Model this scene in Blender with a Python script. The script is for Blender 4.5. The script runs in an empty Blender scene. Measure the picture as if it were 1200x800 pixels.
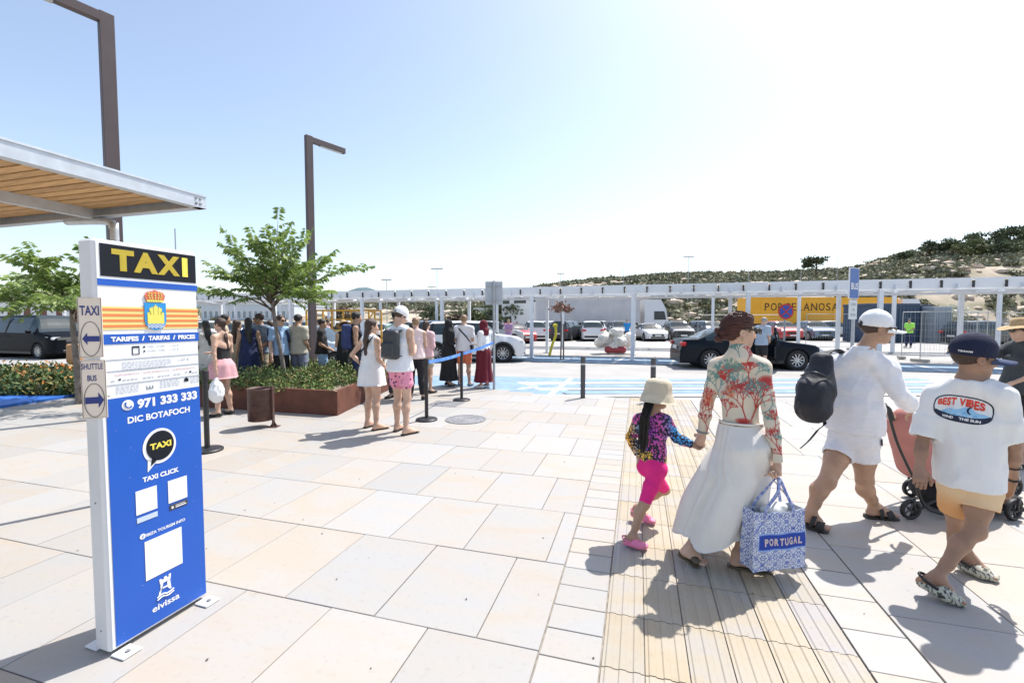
import bpy, bmesh, math, random
import numpy as np
from mathutils import Vector, Matrix
from mathutils.bvhtree import BVHTree
random.seed(7); np.random.seed(7)
scene = bpy.context.scene
col = scene.collection
R_ = math.radians
# ------------------------------------------------------------------ camera
FPX, CAMH = 518.0, 1.62
PITCH = math.atan(24 / FPX)
cam = bpy.data.cameras.new('camera')
cam.sensor_width = 36.0
cam.lens = 36.0 * FPX / 1200.0
cam.clip_start = 0.05; cam.clip_end = 4000
co = bpy.data.objects.new('camera', cam); col.objects.link(co)
co.location = (0, 0, CAMH); co.rotation_euler = (math.pi / 2 - PITCH, 0, 0)
scene.camera = co
# ------------------------------------------------------------------ sky, sun, exposure
SUN_EL = R_(59); SUN_DIR = Vector((0.74, 0.67, 0)).normalized()
sun_v = Vector((SUN_DIR.x * math.cos(SUN_EL), SUN_DIR.y * math.cos(SUN_EL), math.sin(SUN_EL)))
world = bpy.data.worlds.new('World'); scene.world = world; world.use_nodes = True
wn = world.node_tree.nodes; wl = world.node_tree.links
sky = wn.new('ShaderNodeTexSky'); sky.sky_type = 'NISHITA'; sky.sun_disc = False
sky.sun_elevation = SUN_EL; sky.sun_rotation = math.atan2(SUN_DIR.x, SUN_DIR.y)
sky.altitude = 0; sky.air_density = 1.0; sky.dust_density = 1.3; sky.ozone_density = 0.5
hs_ = wn.new('ShaderNodeHueSaturation'); hs_.inputs['Saturation'].default_value = .86; wl.new(sky.outputs[0], hs_.inputs['Color']); wl.new(hs_.outputs[0], wn['Background'].inputs[0]); wn['Background'].inputs[1].default_value = 0.15
sl = bpy.data.lights.new('sun', 'SUN'); sl.energy = 4.2; sl.angle = R_(0.5); sl.color = (1, 0.965, 0.92)
so = bpy.data.objects.new('sun', sl); col.objects.link(so)
so.rotation_euler = (-sun_v).to_track_quat('-Z', 'Y').to_euler(); so.location = sun_v * 50
scene.view_settings.view_transform = 'Standard'; scene.view_settings.look = 'None'
scene.view_settings.gamma = 1; scene.view_settings.exposure = 0.66
scene.view_settings.use_curve_mapping = False
# ------------------------------------------------------------------ placing helpers
def ray(x, y):
    X = (x - 600) / FPX; Y = -(y - 400) / FPX; c, s = math.cos(PITCH), math.sin(PITCH)
    return Vector((X, c + Y * s, -s + Y * c))
def G(x, y, z=0.0):
    d = ray(x, y); t = (z - CAMH) / d.z
    return Vector((d.x * t, d.y * t, z))
def D(x, y, Y):
    d = ray(x, y); t = Y / d.y
    return Vector((d.x * t, Y, CAMH + d.z * t))
GA = math.atan(148 / FPX * math.cos(PITCH)); GS, GC = math.sin(GA), math.cos(GA)
def UV(u, v, z=0.0): return Vector((u * GS + v * GC, u * GC - v * GS, z))
# ------------------------------------------------------------------ objects
def link(o, parent=None):
    col.objects.link(o)
    if parent is not None: o.parent = parent
    return o
def tag(o, label=None, cat=None, group=None, kind=None):
    if label: o['label'] = label
    if cat: o['category'] = cat
    if group: o['group'] = group
    if kind: o['kind'] = kind
    return o
def thing(name, label, cat, loc=(0, 0, 0), rz=0.0, group=None):
    o = bpy.data.objects.new(name, None); link(o); o.empty_display_size = 0.2
    o.location = loc; o.rotation_euler = (0, 0, rz)
    return tag(o, label, cat, group)
def mesh_obj(name, me, m=None, parent=None, loc=None):
    if m is not None:
        me.materials.clear()
        for q in (m if isinstance(m, (list, tuple)) else [m]): me.materials.append(q)
    o = bpy.data.objects.new(name, me); link(o, parent)
    if loc is not None: o.location = loc
    return o
def kids(o): return [c for c in bpy.data.objects if c.parent is o]
def copy_tree(o, parent=None, table=None):
    if table is None:
        table = {}
        for c in bpy.data.objects:
            if c.parent: table.setdefault(c.parent.name, []).append(c)
    c = o.copy(); col.objects.link(c)
    if parent is not None: c.parent = parent
    for ch in table.get(o.name, []): copy_tree(ch, c, table)
    return c
class MB:
    """collects simple shapes and links them as one mesh object"""
    def __init__(s): s.v = []; s.f = []; s.mi = []; s.sm = []; s.cur = 0; s.smooth = False
    def add(s, vs, fs):
        n = len(s.v); s.v += [tuple(p) for p in vs]
        for f in fs: s.f.append(tuple(i + n for i in f)); s.mi.append(s.cur); s.sm.append(s.smooth)
    def box(s, c, d, M=None, b=0.0):
        cx, cy, cz = c; x, y, z = d[0] / 2, d[1] / 2, d[2] / 2
        if b <= 0:
            vs = [(cx + i * x, cy + j * y, cz + k * z) for i in (-1, 1) for j in (-1, 1) for k in (-1, 1)]
            fs = [(0, 1, 3, 2), (4, 6, 7, 5), (0, 4, 5, 1), (2, 3, 7, 6), (0, 2, 6, 4), (1, 5, 7, 3)]
        else:
            b = min(b, x * .9, y * .9, z * .9)
            vs = []
            for i in (-1, 1):
                for j in (-1, 1):
                    for k in (-1, 1):
                        vs += [(cx + i * x, cy + j * (y - b), cz + k * (z - b)), (cx + i * (x - b), cy + j * y, cz + k * (z - b)), (cx + i * (x - b), cy + j * (y - b), cz + k * z)]
            I = lambda i, j, k, a: (((i > 0) * 4 + (j > 0) * 2 + (k > 0)) * 3 + a)
            fs = []
            for q in (-1, 1):
                fs.append([I(q, -1, -1, 0), I(q, 1, -1, 0), I(q, 1, 1, 0), I(q, -1, 1, 0)][::q])
                fs.append([I(-1, q, -1, 1), I(-1, q, 1, 1), I(1, q, 1, 1), I(1, q, -1, 1)][::q])
                fs.append([I(-1, -1, q, 2), I(1, -1, q, 2), I(1, 1, q, 2), I(-1, 1, q, 2)][::q])
            for p in (-1, 1):
                for q in (-1, 1):
                    fs.append((I(-1, p, q, 1), I(1, p, q, 1), I(1, p, q, 2), I(-1, p, q, 2)))
                    fs.append((I(p, -1, q, 0), I(p, 1, q, 0), I(p, 1, q, 2), I(p, -1, q, 2)))
                    fs.append((I(p, q, -1, 0), I(p, q, 1, 0), I(p, q, 1, 1), I(p, q, -1, 1)))
            for p in (-1, 1):
                for q in (-1, 1):
                    for r in (-1, 1): fs.append((I(p, q, r, 0), I(p, q, r, 1), I(p, q, r, 2)))
        if M is not None: vs = [M @ Vector(p) for p in vs]
        s.add(vs, fs)
    def bar(s, a, b, w, h=None, up=(0, 0, 1), bev=0.0):
        a = Vector(a); b = Vector(b); h = h or w; y = (b - a); L = y.length; y.normalize()
        up = Vector(up)
        if abs(y.dot(up)) > .98: up = Vector((1, 0, 0))
        x = y.cross(up).normalized(); z = x.cross(y)
        M = Matrix((x, y, z)).transposed().to_4x4(); M.translation = (a + b) / 2
        s.box((0, 0, 0), (w, L, h), M, bev)
    def tube(s, pts, r, n=10, flat=1.0, wdir=None, cap=True):
        pts = [Vector(p) for p in pts]; m = len(pts)
        rr = r if isinstance(r, (list, tuple)) else [r] * m
        vs = []; fs = []; prev = None
        for i, p in enumerate(pts):
            t = (pts[min(i + 1, m - 1)] - pts[max(i - 1, 0)])
            if t.length < 1e-9: t = Vector((0, 0, 1))
            t.normalize()
            if wdir is not None: x = Vector(wdir); x = x - t * x.dot(t)
            elif prev is None: x = t.orthogonal()
            else: x = prev - t * prev.dot(t)
            if x.length < 1e-6: x = t.orthogonal()
            x.normalize(); prev = x; y = t.cross(x)
            for k in range(n):
                a = 2 * math.pi * k / n
                vs.append(p + x * math.cos(a) * rr[i] + y * math.sin(a) * rr[i] * flat)
        for i in range(m - 1):
            for k in range(n):
                k2 = (k + 1) % n; fs.append((i * n + k, i * n + k2, (i + 1) * n + k2, (i + 1) * n + k))
        if cap: fs.append(tuple(range(n))[::-1]); fs.append(tuple((m - 1) * n + k for k in range(n)))
        s.add(vs, fs)
    def lathe(s, prof, n=24, c=(0, 0, 0), M=None, capb=True, capt=True):
        vs = []; fs = []; m = len(prof)
        for r, z in prof:
            for k in range(n):
                a = 2 * math.pi * k / n; vs.append(Vector((c[0] + r * math.cos(a), c[1] + r * math.sin(a), c[2] + z)))
        for i in range(m - 1):
            for k in range(n):
                k2 = (k + 1) % n; fs.append((i * n + k, i * n + k2, (i + 1) * n + k2, (i + 1) * n + k))
        if capb: fs.append(tuple(range(n))[::-1])
        if capt: fs.append(tuple((m - 1) * n + k for k in range(n)))
        if M is not None: vs = [M @ p for p in vs]
        s.add(vs, fs)
    def poly(s, pts, h=0.0, n=(0, 0, 1)):
        m = len(pts); vs = [Vector(p) for p in pts]
        if h == 0: s.add(vs, [tuple(range(m))]); return
        nv = Vector(n) * h; vs = vs + [p + nv for p in vs]
        s.add(vs, [tuple(range(m))[::-1], tuple(range(m, 2 * m))] + [(i, (i + 1) % m, (i + 1) % m + m, i + m) for i in range(m)])
    def build(s, name, m=None, parent=None, kind=None, me_only=False):
        me = bpy.data.meshes.new(name); me.from_pydata(s.v, [], s.f)
        if any(s.mi): me.polygons.foreach_set('material_index', s.mi)
        me.polygons.foreach_set('use_smooth', s.sm); me.update()
        if me_only: 
            for q in (m if isinstance(m, (list, tuple)) else [m]): me.materials.append(q)
            return me
        o = mesh_obj(name, me, None, parent)
        for q in (m if isinstance(m, (list, tuple)) else [m]):
            if q: me.materials.append(q)
        if kind: o['kind'] = kind
        return o
def np_mesh(name, V, Fq, smooth=True):
    me = bpy.data.meshes.new(name); V = np.asarray(V, dtype=np.float32); Fq = np.asarray(Fq, dtype=np.int32)
    nf, k = Fq.shape
    me.vertices.add(len(V)); me.vertices.foreach_set('co', V.ravel())
    me.loops.add(nf * k); me.loops.foreach_set('vertex_index', Fq.ravel())
    me.polygons.add(nf); me.polygons.foreach_set('loop_start', np.arange(0, nf * k, k, dtype=np.int32))
    me.polygons.foreach_set('use_smooth', np.full(nf, smooth, dtype=bool))
    me.update(calc_edges=True); return me
def set_col(me, C, name='Col'):
    a = me.color_attributes.new(name, 'FLOAT_COLOR', 'POINT'); C = np.asarray(C, dtype=np.float32)
    if C.shape[1] == 3: C = np.concatenate([C, np.ones((len(C), 1), np.float32)], 1)
    a.data.foreach_set('color', C.ravel())
# ------------------------------------------------------------------ materials
MATS = {}
def lin(c):
    if isinstance(c, str):
        c = [int(c[i:i + 2], 16) / 255 for i in (0, 2, 4)]
        return tuple(x / 12.92 if x < .04045 else ((x + .055) / 1.055) ** 2.4 for x in c)
    return tuple(c)
def mat(name, c, rough=0.7, metal=0.0, var=0.0, vscale=8.0, bump=0.0, bscale=60.0, c2=None, spec=None, trans=0.0, coat=0.0, vc=False, stretch=None, obj_rand=0.0, alpha=None, sub=0.0):
    if name in MATS: return MATS[name]
    m = bpy.data.materials.new(name); m.use_nodes = True; MATS[name] = m
    N = m.node_tree.nodes; L = m.node_tree.links; P = N['Principled BSDF']
    c = lin(c); P.inputs['Base Color'].default_value = (*c, 1); P.inputs['Roughness'].default_value = rough
    P.inputs['Metallic'].default_value = metal
    if spec is not None: P.inputs['Specular IOR Level'].default_value = spec
    if trans: P.inputs['Transmission Weight'].default_value = trans
    if coat: P.inputs['Coat Weight'].default_value = coat
    if alpha is not None: P.inputs['Alpha'].default_value = alpha
    if sub:
        P.inputs['Subsurface Weight'].default_value = sub; P.inputs['Subsurface Radius'].default_value = (.01, .004, .002); P.inputs['Subsurface Scale'].default_value = 1.0
    tc = N.new('ShaderNodeTexCoord'); src = tc.outputs['Object']
    if stretch:
        mp = N.new('ShaderNodeMapping'); mp.inputs['Scale'].default_value = stretch; L.new(src, mp.inputs[0]); src = mp.outputs[0]
    if vc:
        at = N.new('ShaderNodeVertexColor'); at.layer_name = 'Col'; L.new(at.outputs[0], P.inputs['Base Color'])
    if var > 0 or c2 is not None:
        n = N.new('ShaderNodeTexNoise'); n.inputs['Scale'].default_value = vscale; n.inputs['Detail'].default_value = 5
        L.new(src, n.inputs['Vector']); rp = N.new('ShaderNodeValToRGB'); L.new(n.outputs[0], rp.inputs[0])
        a = tuple(max(0, x * (1 - var)) for x in c); b = lin(c2) if c2 is not None else tuple(min(1, x * (1 + var)) for x in c)
        rp.color_ramp.elements[0].position = .32; rp.color_ramp.elements[1].position = .68
        rp.color_ramp.elements[0].color = (*a, 1); rp.color_ramp.elements[1].color = (*b, 1)
        out = rp.outputs[0]
        if vc:
            mx = N.new('ShaderNodeMix'); mx.data_type = 'RGBA'; mx.blend_type = 'MULTIPLY'; mx.inputs[0].default_value = 1
            L.new(at.outputs[0], mx.inputs[6]); L.new(out, mx.inputs[7]); out = mx.outputs[2]
        if obj_rand:
            oi = N.new('ShaderNodeObjectInfo'); hs = N.new('ShaderNodeHueSaturation'); mr = N.new('ShaderNodeMapRange')
            mr.inputs[3].default_value = 1 - obj_rand; mr.inputs[4].default_value = 1 + obj_rand
            L.new(oi.outputs['Random'], mr.inputs[0]); L.new(mr.outputs[0], hs.inputs['Value']); L.new(out, hs.inputs['Color']); out = hs.outputs[0]
        L.new(out, P.inputs['Base Color'])
    if bump > 0:
        n2 = N.new('ShaderNodeTexNoise'); n2.inputs['Scale'].default_value = bscale; n2.inputs['Detail'].default_value = 4
        L.new(src, n2.inputs['Vector']); bp = N.new('ShaderNodeBump'); bp.inputs['Strength'].default_value = bump; bp.inputs['Distance'].default_value = .01
        L.new(n2.outputs[0], bp.inputs['Height']); L.new(bp.outputs[0], P.inputs['Normal'])
    return m
# ------------------------------------------------------------------ flat lettering
TXT = {}
def text_polys(s, bold=0.0):
    key = (s, bold)
    if key in TXT: return TXT[key]
    cu = bpy.data.curves.new('lettering', 'FONT'); cu.body = s; cu.size = 1.0; cu.offset = bold; cu.resolution_u = 3
    o = bpy.data.objects.new('lettering', cu); col.objects.link(o)
    dg = bpy.context.evaluated_depsgraph_get(); me = o.evaluated_get(dg).to_mesh()
    V = [(v.co.x, v.co.y) for v in me.vertices]; Fc = [tuple(p.vertices) for p in me.polygons]
    o.to_mesh_clear(); bpy.data.objects.remove(o); bpy.data.curves.remove(cu)
    xs = [v[0] for v in V]; ys = [v[1] for v in V]; x0, x1, y0, y1 = min(xs), max(xs), min(ys), max(ys)
    V = [((x - x0) / (x1 - x0), (y - y0) / (y1 - y0)) for x, y in V]
    TXT[key] = (V, Fc); return TXT[key]
def text_on(mb, s, x0, x1, z0, z1, y=0.0, bold=0.02, f=None):
    V, Fc = text_polys(s, bold)
    f = f or (lambda a, b: (a, y, b))
    mb.add([f(x0 + a * (x1 - x0), z0 + b * (z1 - z0)) for a, b in V], Fc)
# ------------------------------------------------------------------ numpy noise
def _h(ix, iy, iz, seed):
    n = (ix * 374761393 + iy * 668265263 + iz * 1274126177 + seed * 974634777) & 0xffffffff
    n = ((n ^ (n >> 13)) * 1274126177) & 0xffffffff
    return ((n ^ (n >> 16)) & 0xffff) / 32767.5 - 1.0
def vnoise(P, scale=(1, 1, 1), seed=0):
    Q = P * np.array(scale, dtype=np.float64); I = np.floor(Q).astype(np.int64); f = Q - I; f = f * f * (3 - 2 * f); r = 0
    for a in (0, 1):
        for b in (0, 1):
            for c in (0, 1):
                w = (f[:, 0] if a else 1 - f[:, 0]) * (f[:, 1] if b else 1 - f[:, 1]) * (f[:, 2] if c else 1 - f[:, 2])
                r = r + w * _h(I[:, 0] + a, I[:, 1] + b, I[:, 2] + c, seed)
    return r
# ------------------------------------------------------------------ smooth solid modelling (signed distances -> surface nets)
def A3(v): return np.array(v, dtype=np.float32)
class Solid:
    def __init__(s): s.p = []
    def cone(s, a, b, ra, rb, k=.02, w=None, fa=1., fb=None, tg='x', op='+', inf=True):
        s.p.append(('c', A3(a), A3(b), ra, rb, k, None if w is None else A3(w), fa, fa if fb is None else fb, tg, op)); return s
    def ell(s, c, r, R=None, k=.02, tg='x', op='+'):
        s.p.append(('e', A3(c), A3(r), np.eye(3, dtype=np.float32) if R is None else np.array(R, dtype=np.float32), 0, k, None, 1, 1, tg, op)); return s
    def fcone(s, a, b, ra, rb, k=.004, w=None, fa=1., fb=None, tg='x', op='+'):
        s.p.append(('f', A3(a), A3(b), ra, rb, k, None if w is None else A3(w), fa, fa if fb is None else fb, tg, op)); return s
    def box(s, c, r, R=None, rnd=.01, k=.01, tg='x', op='+'):
        s.p.append(('b', A3(c), A3(r), np.eye(3, dtype=np.float32) if R is None else np.array(R, dtype=np.float32), rnd, k, None, 1, 1, tg, op)); return s
    def cut(s, c, n, rad=.5):
        n = Vector(n).normalized(); s.p.append(('h', A3(c), A3(n), rad, 0, 0, None, 1, 1, 'x', '-')); return s
    def take(s, other, tags, inf=0.0, k=None):
        for q in other.p:
            t = q[9]
            if t in tags:
                i = tags[t] if isinstance(tags, dict) else inf
                q = list(q)
                if q[0] in 'cf': q[3] = q[3] + i; q[4] = q[4] + i
                elif q[0] == 'e': q[2] = q[2] + i
                if k is not None: q[5] = k
                s.p.append(tuple(q))
        return s
    def grow(s, i, k=None):
        out = []
        for q in s.p:
            q = list(q)
            if q[0] in 'cf': q[3] += i; q[4] += i
            elif q[0] == 'e': q[2] = q[2] + i
            if k is not None: q[5] = k
            out.append(tuple(q))
        s.p = out; return s
    def bounds(s):
        lo = np.full(3, 1e9); hi = -lo
        for q in s.p:
            if q[10] == '-': continue
            if q[0] in 'cf': r = max(q[3], q[4]) * max(1, q[7], q[8]); pts = (q[1], q[2])
            else: r = float(np.max(q[2])) * (1.0 if q[0] == 'e' else 1.75) + (q[4] if q[0] == 'b' else 0); pts = (q[1],)
            for p in pts: lo = np.minimum(lo, p - r); hi = np.maximum(hi, p + r)
        return lo, hi
    def mesh(s, name, h, disp=None, root=(0, 0, 0), colf=None, relax=0):
        h = h * ((1.16 if h < .006 else 1.35) if name == 'body' else 1.28)
        lo, hi = s.bounds(); lo = lo - 3 * h; hi = hi + 3 * h
        n = np.ceil((hi - lo) / h).astype(int) + 1
        Dg = np.full(n, .2, dtype=np.float32)
        ax = [(lo[i] + h * np.arange(n[i])).astype(np.float32) for i in range(3)]
        for q in s.p:
            ty, op = q[0], q[10]
            if ty in 'cf': r = max(q[3], q[4]) * max(1, q[7], q[8]); bl = np.minimum(q[1], q[2]) - r; bh = np.maximum(q[1], q[2]) + r
            elif ty == 'h': bl = q[1] - q[3]; bh = q[1] + q[3]
            else: r = float(np.max(q[2])) * (1 if ty == 'e' else 1.75) + (q[4] if ty == 'b' else 0); bl = q[1] - r; bh = q[1] + r
            k = q[5]; mg = k + 2.5 * h if ty != 'h' else 0
            i0 = np.clip(np.floor((bl - mg - lo) / h).astype(int), 0, n - 1); i1 = np.clip(np.ceil((bh + mg - lo) / h).astype(int) + 1, 1, n)
            if np.any(i1 <= i0): continue
            X = ax[0][i0[0]:i1[0], None, None]; Y = ax[1][None, i0[1]:i1[1], None]; Z = ax[2][None, None, i0[2]:i1[2]]
            sl_ = (slice(i0[0], i1[0]), slice(i0[1], i1[1]), slice(i0[2], i1[2]))
            if ty in 'cf':
                a, b = q[1], q[2]; ab = b - a; LL = max(float(ab @ ab), 1e-10)
                px, py, pz = X - a[0], Y - a[1], Z - a[2]
                t0 = (px * ab[0] + py * ab[1] + pz * ab[2]) / LL; t = np.clip(t0, 0, 1)
                vx, vy, vz = px - t * ab[0], py - t * ab[1], pz - t * ab[2]
                rr = q[3] + (q[4] - q[3]) * t
                if ty == 'f':
                    vx, vy, vz = px - t0 * ab[0], py - t0 * ab[1], pz - t0 * ab[2]
                if q[6] is None: d = np.sqrt(vx * vx + vy * vy + vz * vz) - rr
                else:
                    w = q[6] - ab * (float(q[6] @ ab) / LL); w = w / max(np.linalg.norm(w), 1e-6)
                    vw = vx * w[0] + vy * w[1] + vz * w[2]; o2 = np.maximum(vx * vx + vy * vy + vz * vz - vw * vw, 0)
                    ry = rr * (q[7] + (q[8] - q[7]) * t); vw2 = vw * vw
                    k0 = np.sqrt(vw2 / (rr * rr) + o2 / (ry * ry)); k1 = np.sqrt(vw2 / rr ** 4 + o2 / ry ** 4) + 1e-6
                    d = k0 * (k0 - 1) / k1; d = np.where(k0 < .3, -np.minimum(rr, ry) * .7, d)
                if ty == 'f':
                    L_ = math.sqrt(LL); d = np.maximum(d, np.maximum(-t0 * L_, (t0 - 1) * L_))
            elif ty == 'e':
                R = q[3]; r = q[2]; px, py, pz = X - q[1][0], Y - q[1][1], Z - q[1][2]
                e = [(px * R[i][0] + py * R[i][1] + pz * R[i][2]) for i in range(3)]
                k0 = np.sqrt(sum((e[i] / r[i]) ** 2 for i in range(3))); k1 = np.sqrt(sum((e[i] / (r[i] * r[i])) ** 2 for i in range(3))) + 1e-6
                d = k0 * (k0 - 1) / k1; d = np.where(k0 < .3, -float(np.min(r)) * .7, d)
            elif ty == 'b':
                R = q[3]; px, py, pz = X - q[1][0], Y - q[1][1], Z - q[1][2]
                e = [np.abs(px * R[i][0] + py * R[i][1] + pz * R[i][2]) - (q[2][i] - q[4]) for i in range(3)]
                d = np.sqrt(sum(np.maximum(v, 0) ** 2 for v in e)) + np.minimum(np.maximum(np.maximum(e[0], e[1]), e[2]), 0) - q[4]
            else:
                d = -((X - q[1][0]) * q[2][0] + (Y - q[1][1]) * q[2][1] + (Z - q[1][2]) * q[2][2])
            cur = Dg[sl_]
            if op == '+':
                if k > 0: hh = np.maximum(k - np.abs(cur - d), 0) / k; Dg[sl_] = np.minimum(cur, d) - hh * hh * k * .25
                else: Dg[sl_] = np.minimum(cur, d)
            else: Dg[sl_] = np.maximum(cur, -d)
        Dg[0] = Dg[-1] = .1; Dg[:, 0] = Dg[:, -1] = .1; Dg[:, :, 0] = Dg[:, :, -1] = .1
        S = Dg < 0
        c = np.zeros(tuple(n - 1), dtype=np.uint8)
        for a in (0, 1):
            for b in (0, 1):
                for e in (0, 1): c += S[a:n[0] - 1 + a, b:n[1] - 1 + b, e:n[2] - 1 + e]
        act = np.argwhere((c > 0) & (c < 8)); idx = np.full(tuple(n - 1), -1, dtype=np.int32)
        idx[act[:, 0], act[:, 1], act[:, 2]] = np.arange(len(act))
        acc = np.zeros((len(act), 3)); cnt = np.zeros(len(act))
        cr = [(a, b, e) for a in (0, 1) for b in (0, 1) for e in (0, 1)]
        for p in cr:
            for ax_ in range(3):
                if p[ax_]: continue
                q2 = list(p); q2[ax_] = 1
                d0 = Dg[act[:, 0] + p[0], act[:, 1] + p[1], act[:, 2] + p[2]]; d1 = Dg[act[:, 0] + q2[0], act[:, 1] + q2[1], act[:, 2] + q2[2]]
                m = (d0 < 0) != (d1 < 0); t = np.where(m, d0 / np.where(m, d0 - d1, 1), 0)
                pt = np.tile(np.array(p, float), (len(act), 1)); pt[:, ax_] += t
                acc[m] += pt[m]; cnt[m] += 1
        V = (act + acc / cnt[:, None]) * h + lo
        quads = []
        for a in range(3):
            b, e = (a + 1) % 3, (a + 2) % 3
            sl0 = [slice(1, n[i] - 1) for i in range(3)]; sl0[a] = slice(0, n[a] - 1)
            sl1 = list(sl0); sl1[a] = slice(1, n[a])
            s0 = S[tuple(sl0)]; s1 = S[tuple(sl1)]
            for sign in (0, 1):
                m = (s0 & ~s1) if sign else (~s0 & s1)
                g = np.argwhere(m)
                if len(g) == 0: continue
                off = np.ones(3, int); off[a] = 0; g = g + off
                def at_(db, de):
                    gg = g.copy(); gg[:, b] += db; gg[:, e] += de; return idx[gg[:, 0], gg[:, 1], gg[:, 2]]
                qd = np.stack([at_(-1, -1), at_(0, -1), at_(0, 0), at_(-1, 0)], 1)
                quads.append(qd if sign else qd[:, ::-1])
        Q = np.concatenate(quads)
        for _ in range(relax):
            acc = np.zeros_like(V); cn = np.zeros(len(V))
            for i in range(4):
                np.add.at(acc, Q[:, i], V[Q[:, (i + 1) % 4]]); np.add.at(acc, Q[:, (i + 1) % 4], V[Q[:, i]])
                np.add.at(cn, Q[:, i], 1); np.add.at(cn, Q[:, (i + 1) % 4], 1)
            V = V * .5 + .5 * acc / cn[:, None]
        if disp is not None:
            Nn = normals(V, Q); V = V + Nn * disp(V, Nn)[:, None]
        C = colf(V) if colf else None
        me = np_mesh(name, V - np.array(root), Q)
        if C is not None: set_col(me, C)
        return me
def normals(V, Q):
    n = np.cross(V[Q[:, 2]] - V[Q[:, 0]], V[Q[:, 3]] - V[Q[:, 1]]); N = np.zeros_like(V)
    for i in range(4): np.add.at(N, Q[:, i], n)
    return N / (np.linalg.norm(N, axis=1, keepdims=True) + 1e-12)
def folds(amp=.006, s=(18, 18, 6), seed=1, s2=None):
    def f(V, N):
        w = vnoise(V, (5, 5, 5), seed + 9)[:, None] * .06
        a = vnoise(V + w, s, seed); r = (1 - np.abs(a) * 2) * .6 + .4 * vnoise(V, tuple(x * 2.3 for x in s), seed + 3)
        return amp * r
    return f
def smooth_curve(pts, n=6):
    P = [Vector(p) for p in pts]; out = []
    for i in range(len(P) - 1):
        p0, p1, p2, p3 = P[max(i - 1, 0)], P[i], P[i + 1], P[min(i + 2, len(P) - 1)]
        for j in range(n):
            t = j / n
            out.append(.5 * ((2 * p1) + (p2 - p0) * t + (2 * p0 - 5 * p1 + 4 * p2 - p3) * t * t + (-p0 + 3 * p1 - 3 * p2 + p3) * t ** 3))
    out.append(P[-1]); return out
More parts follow.
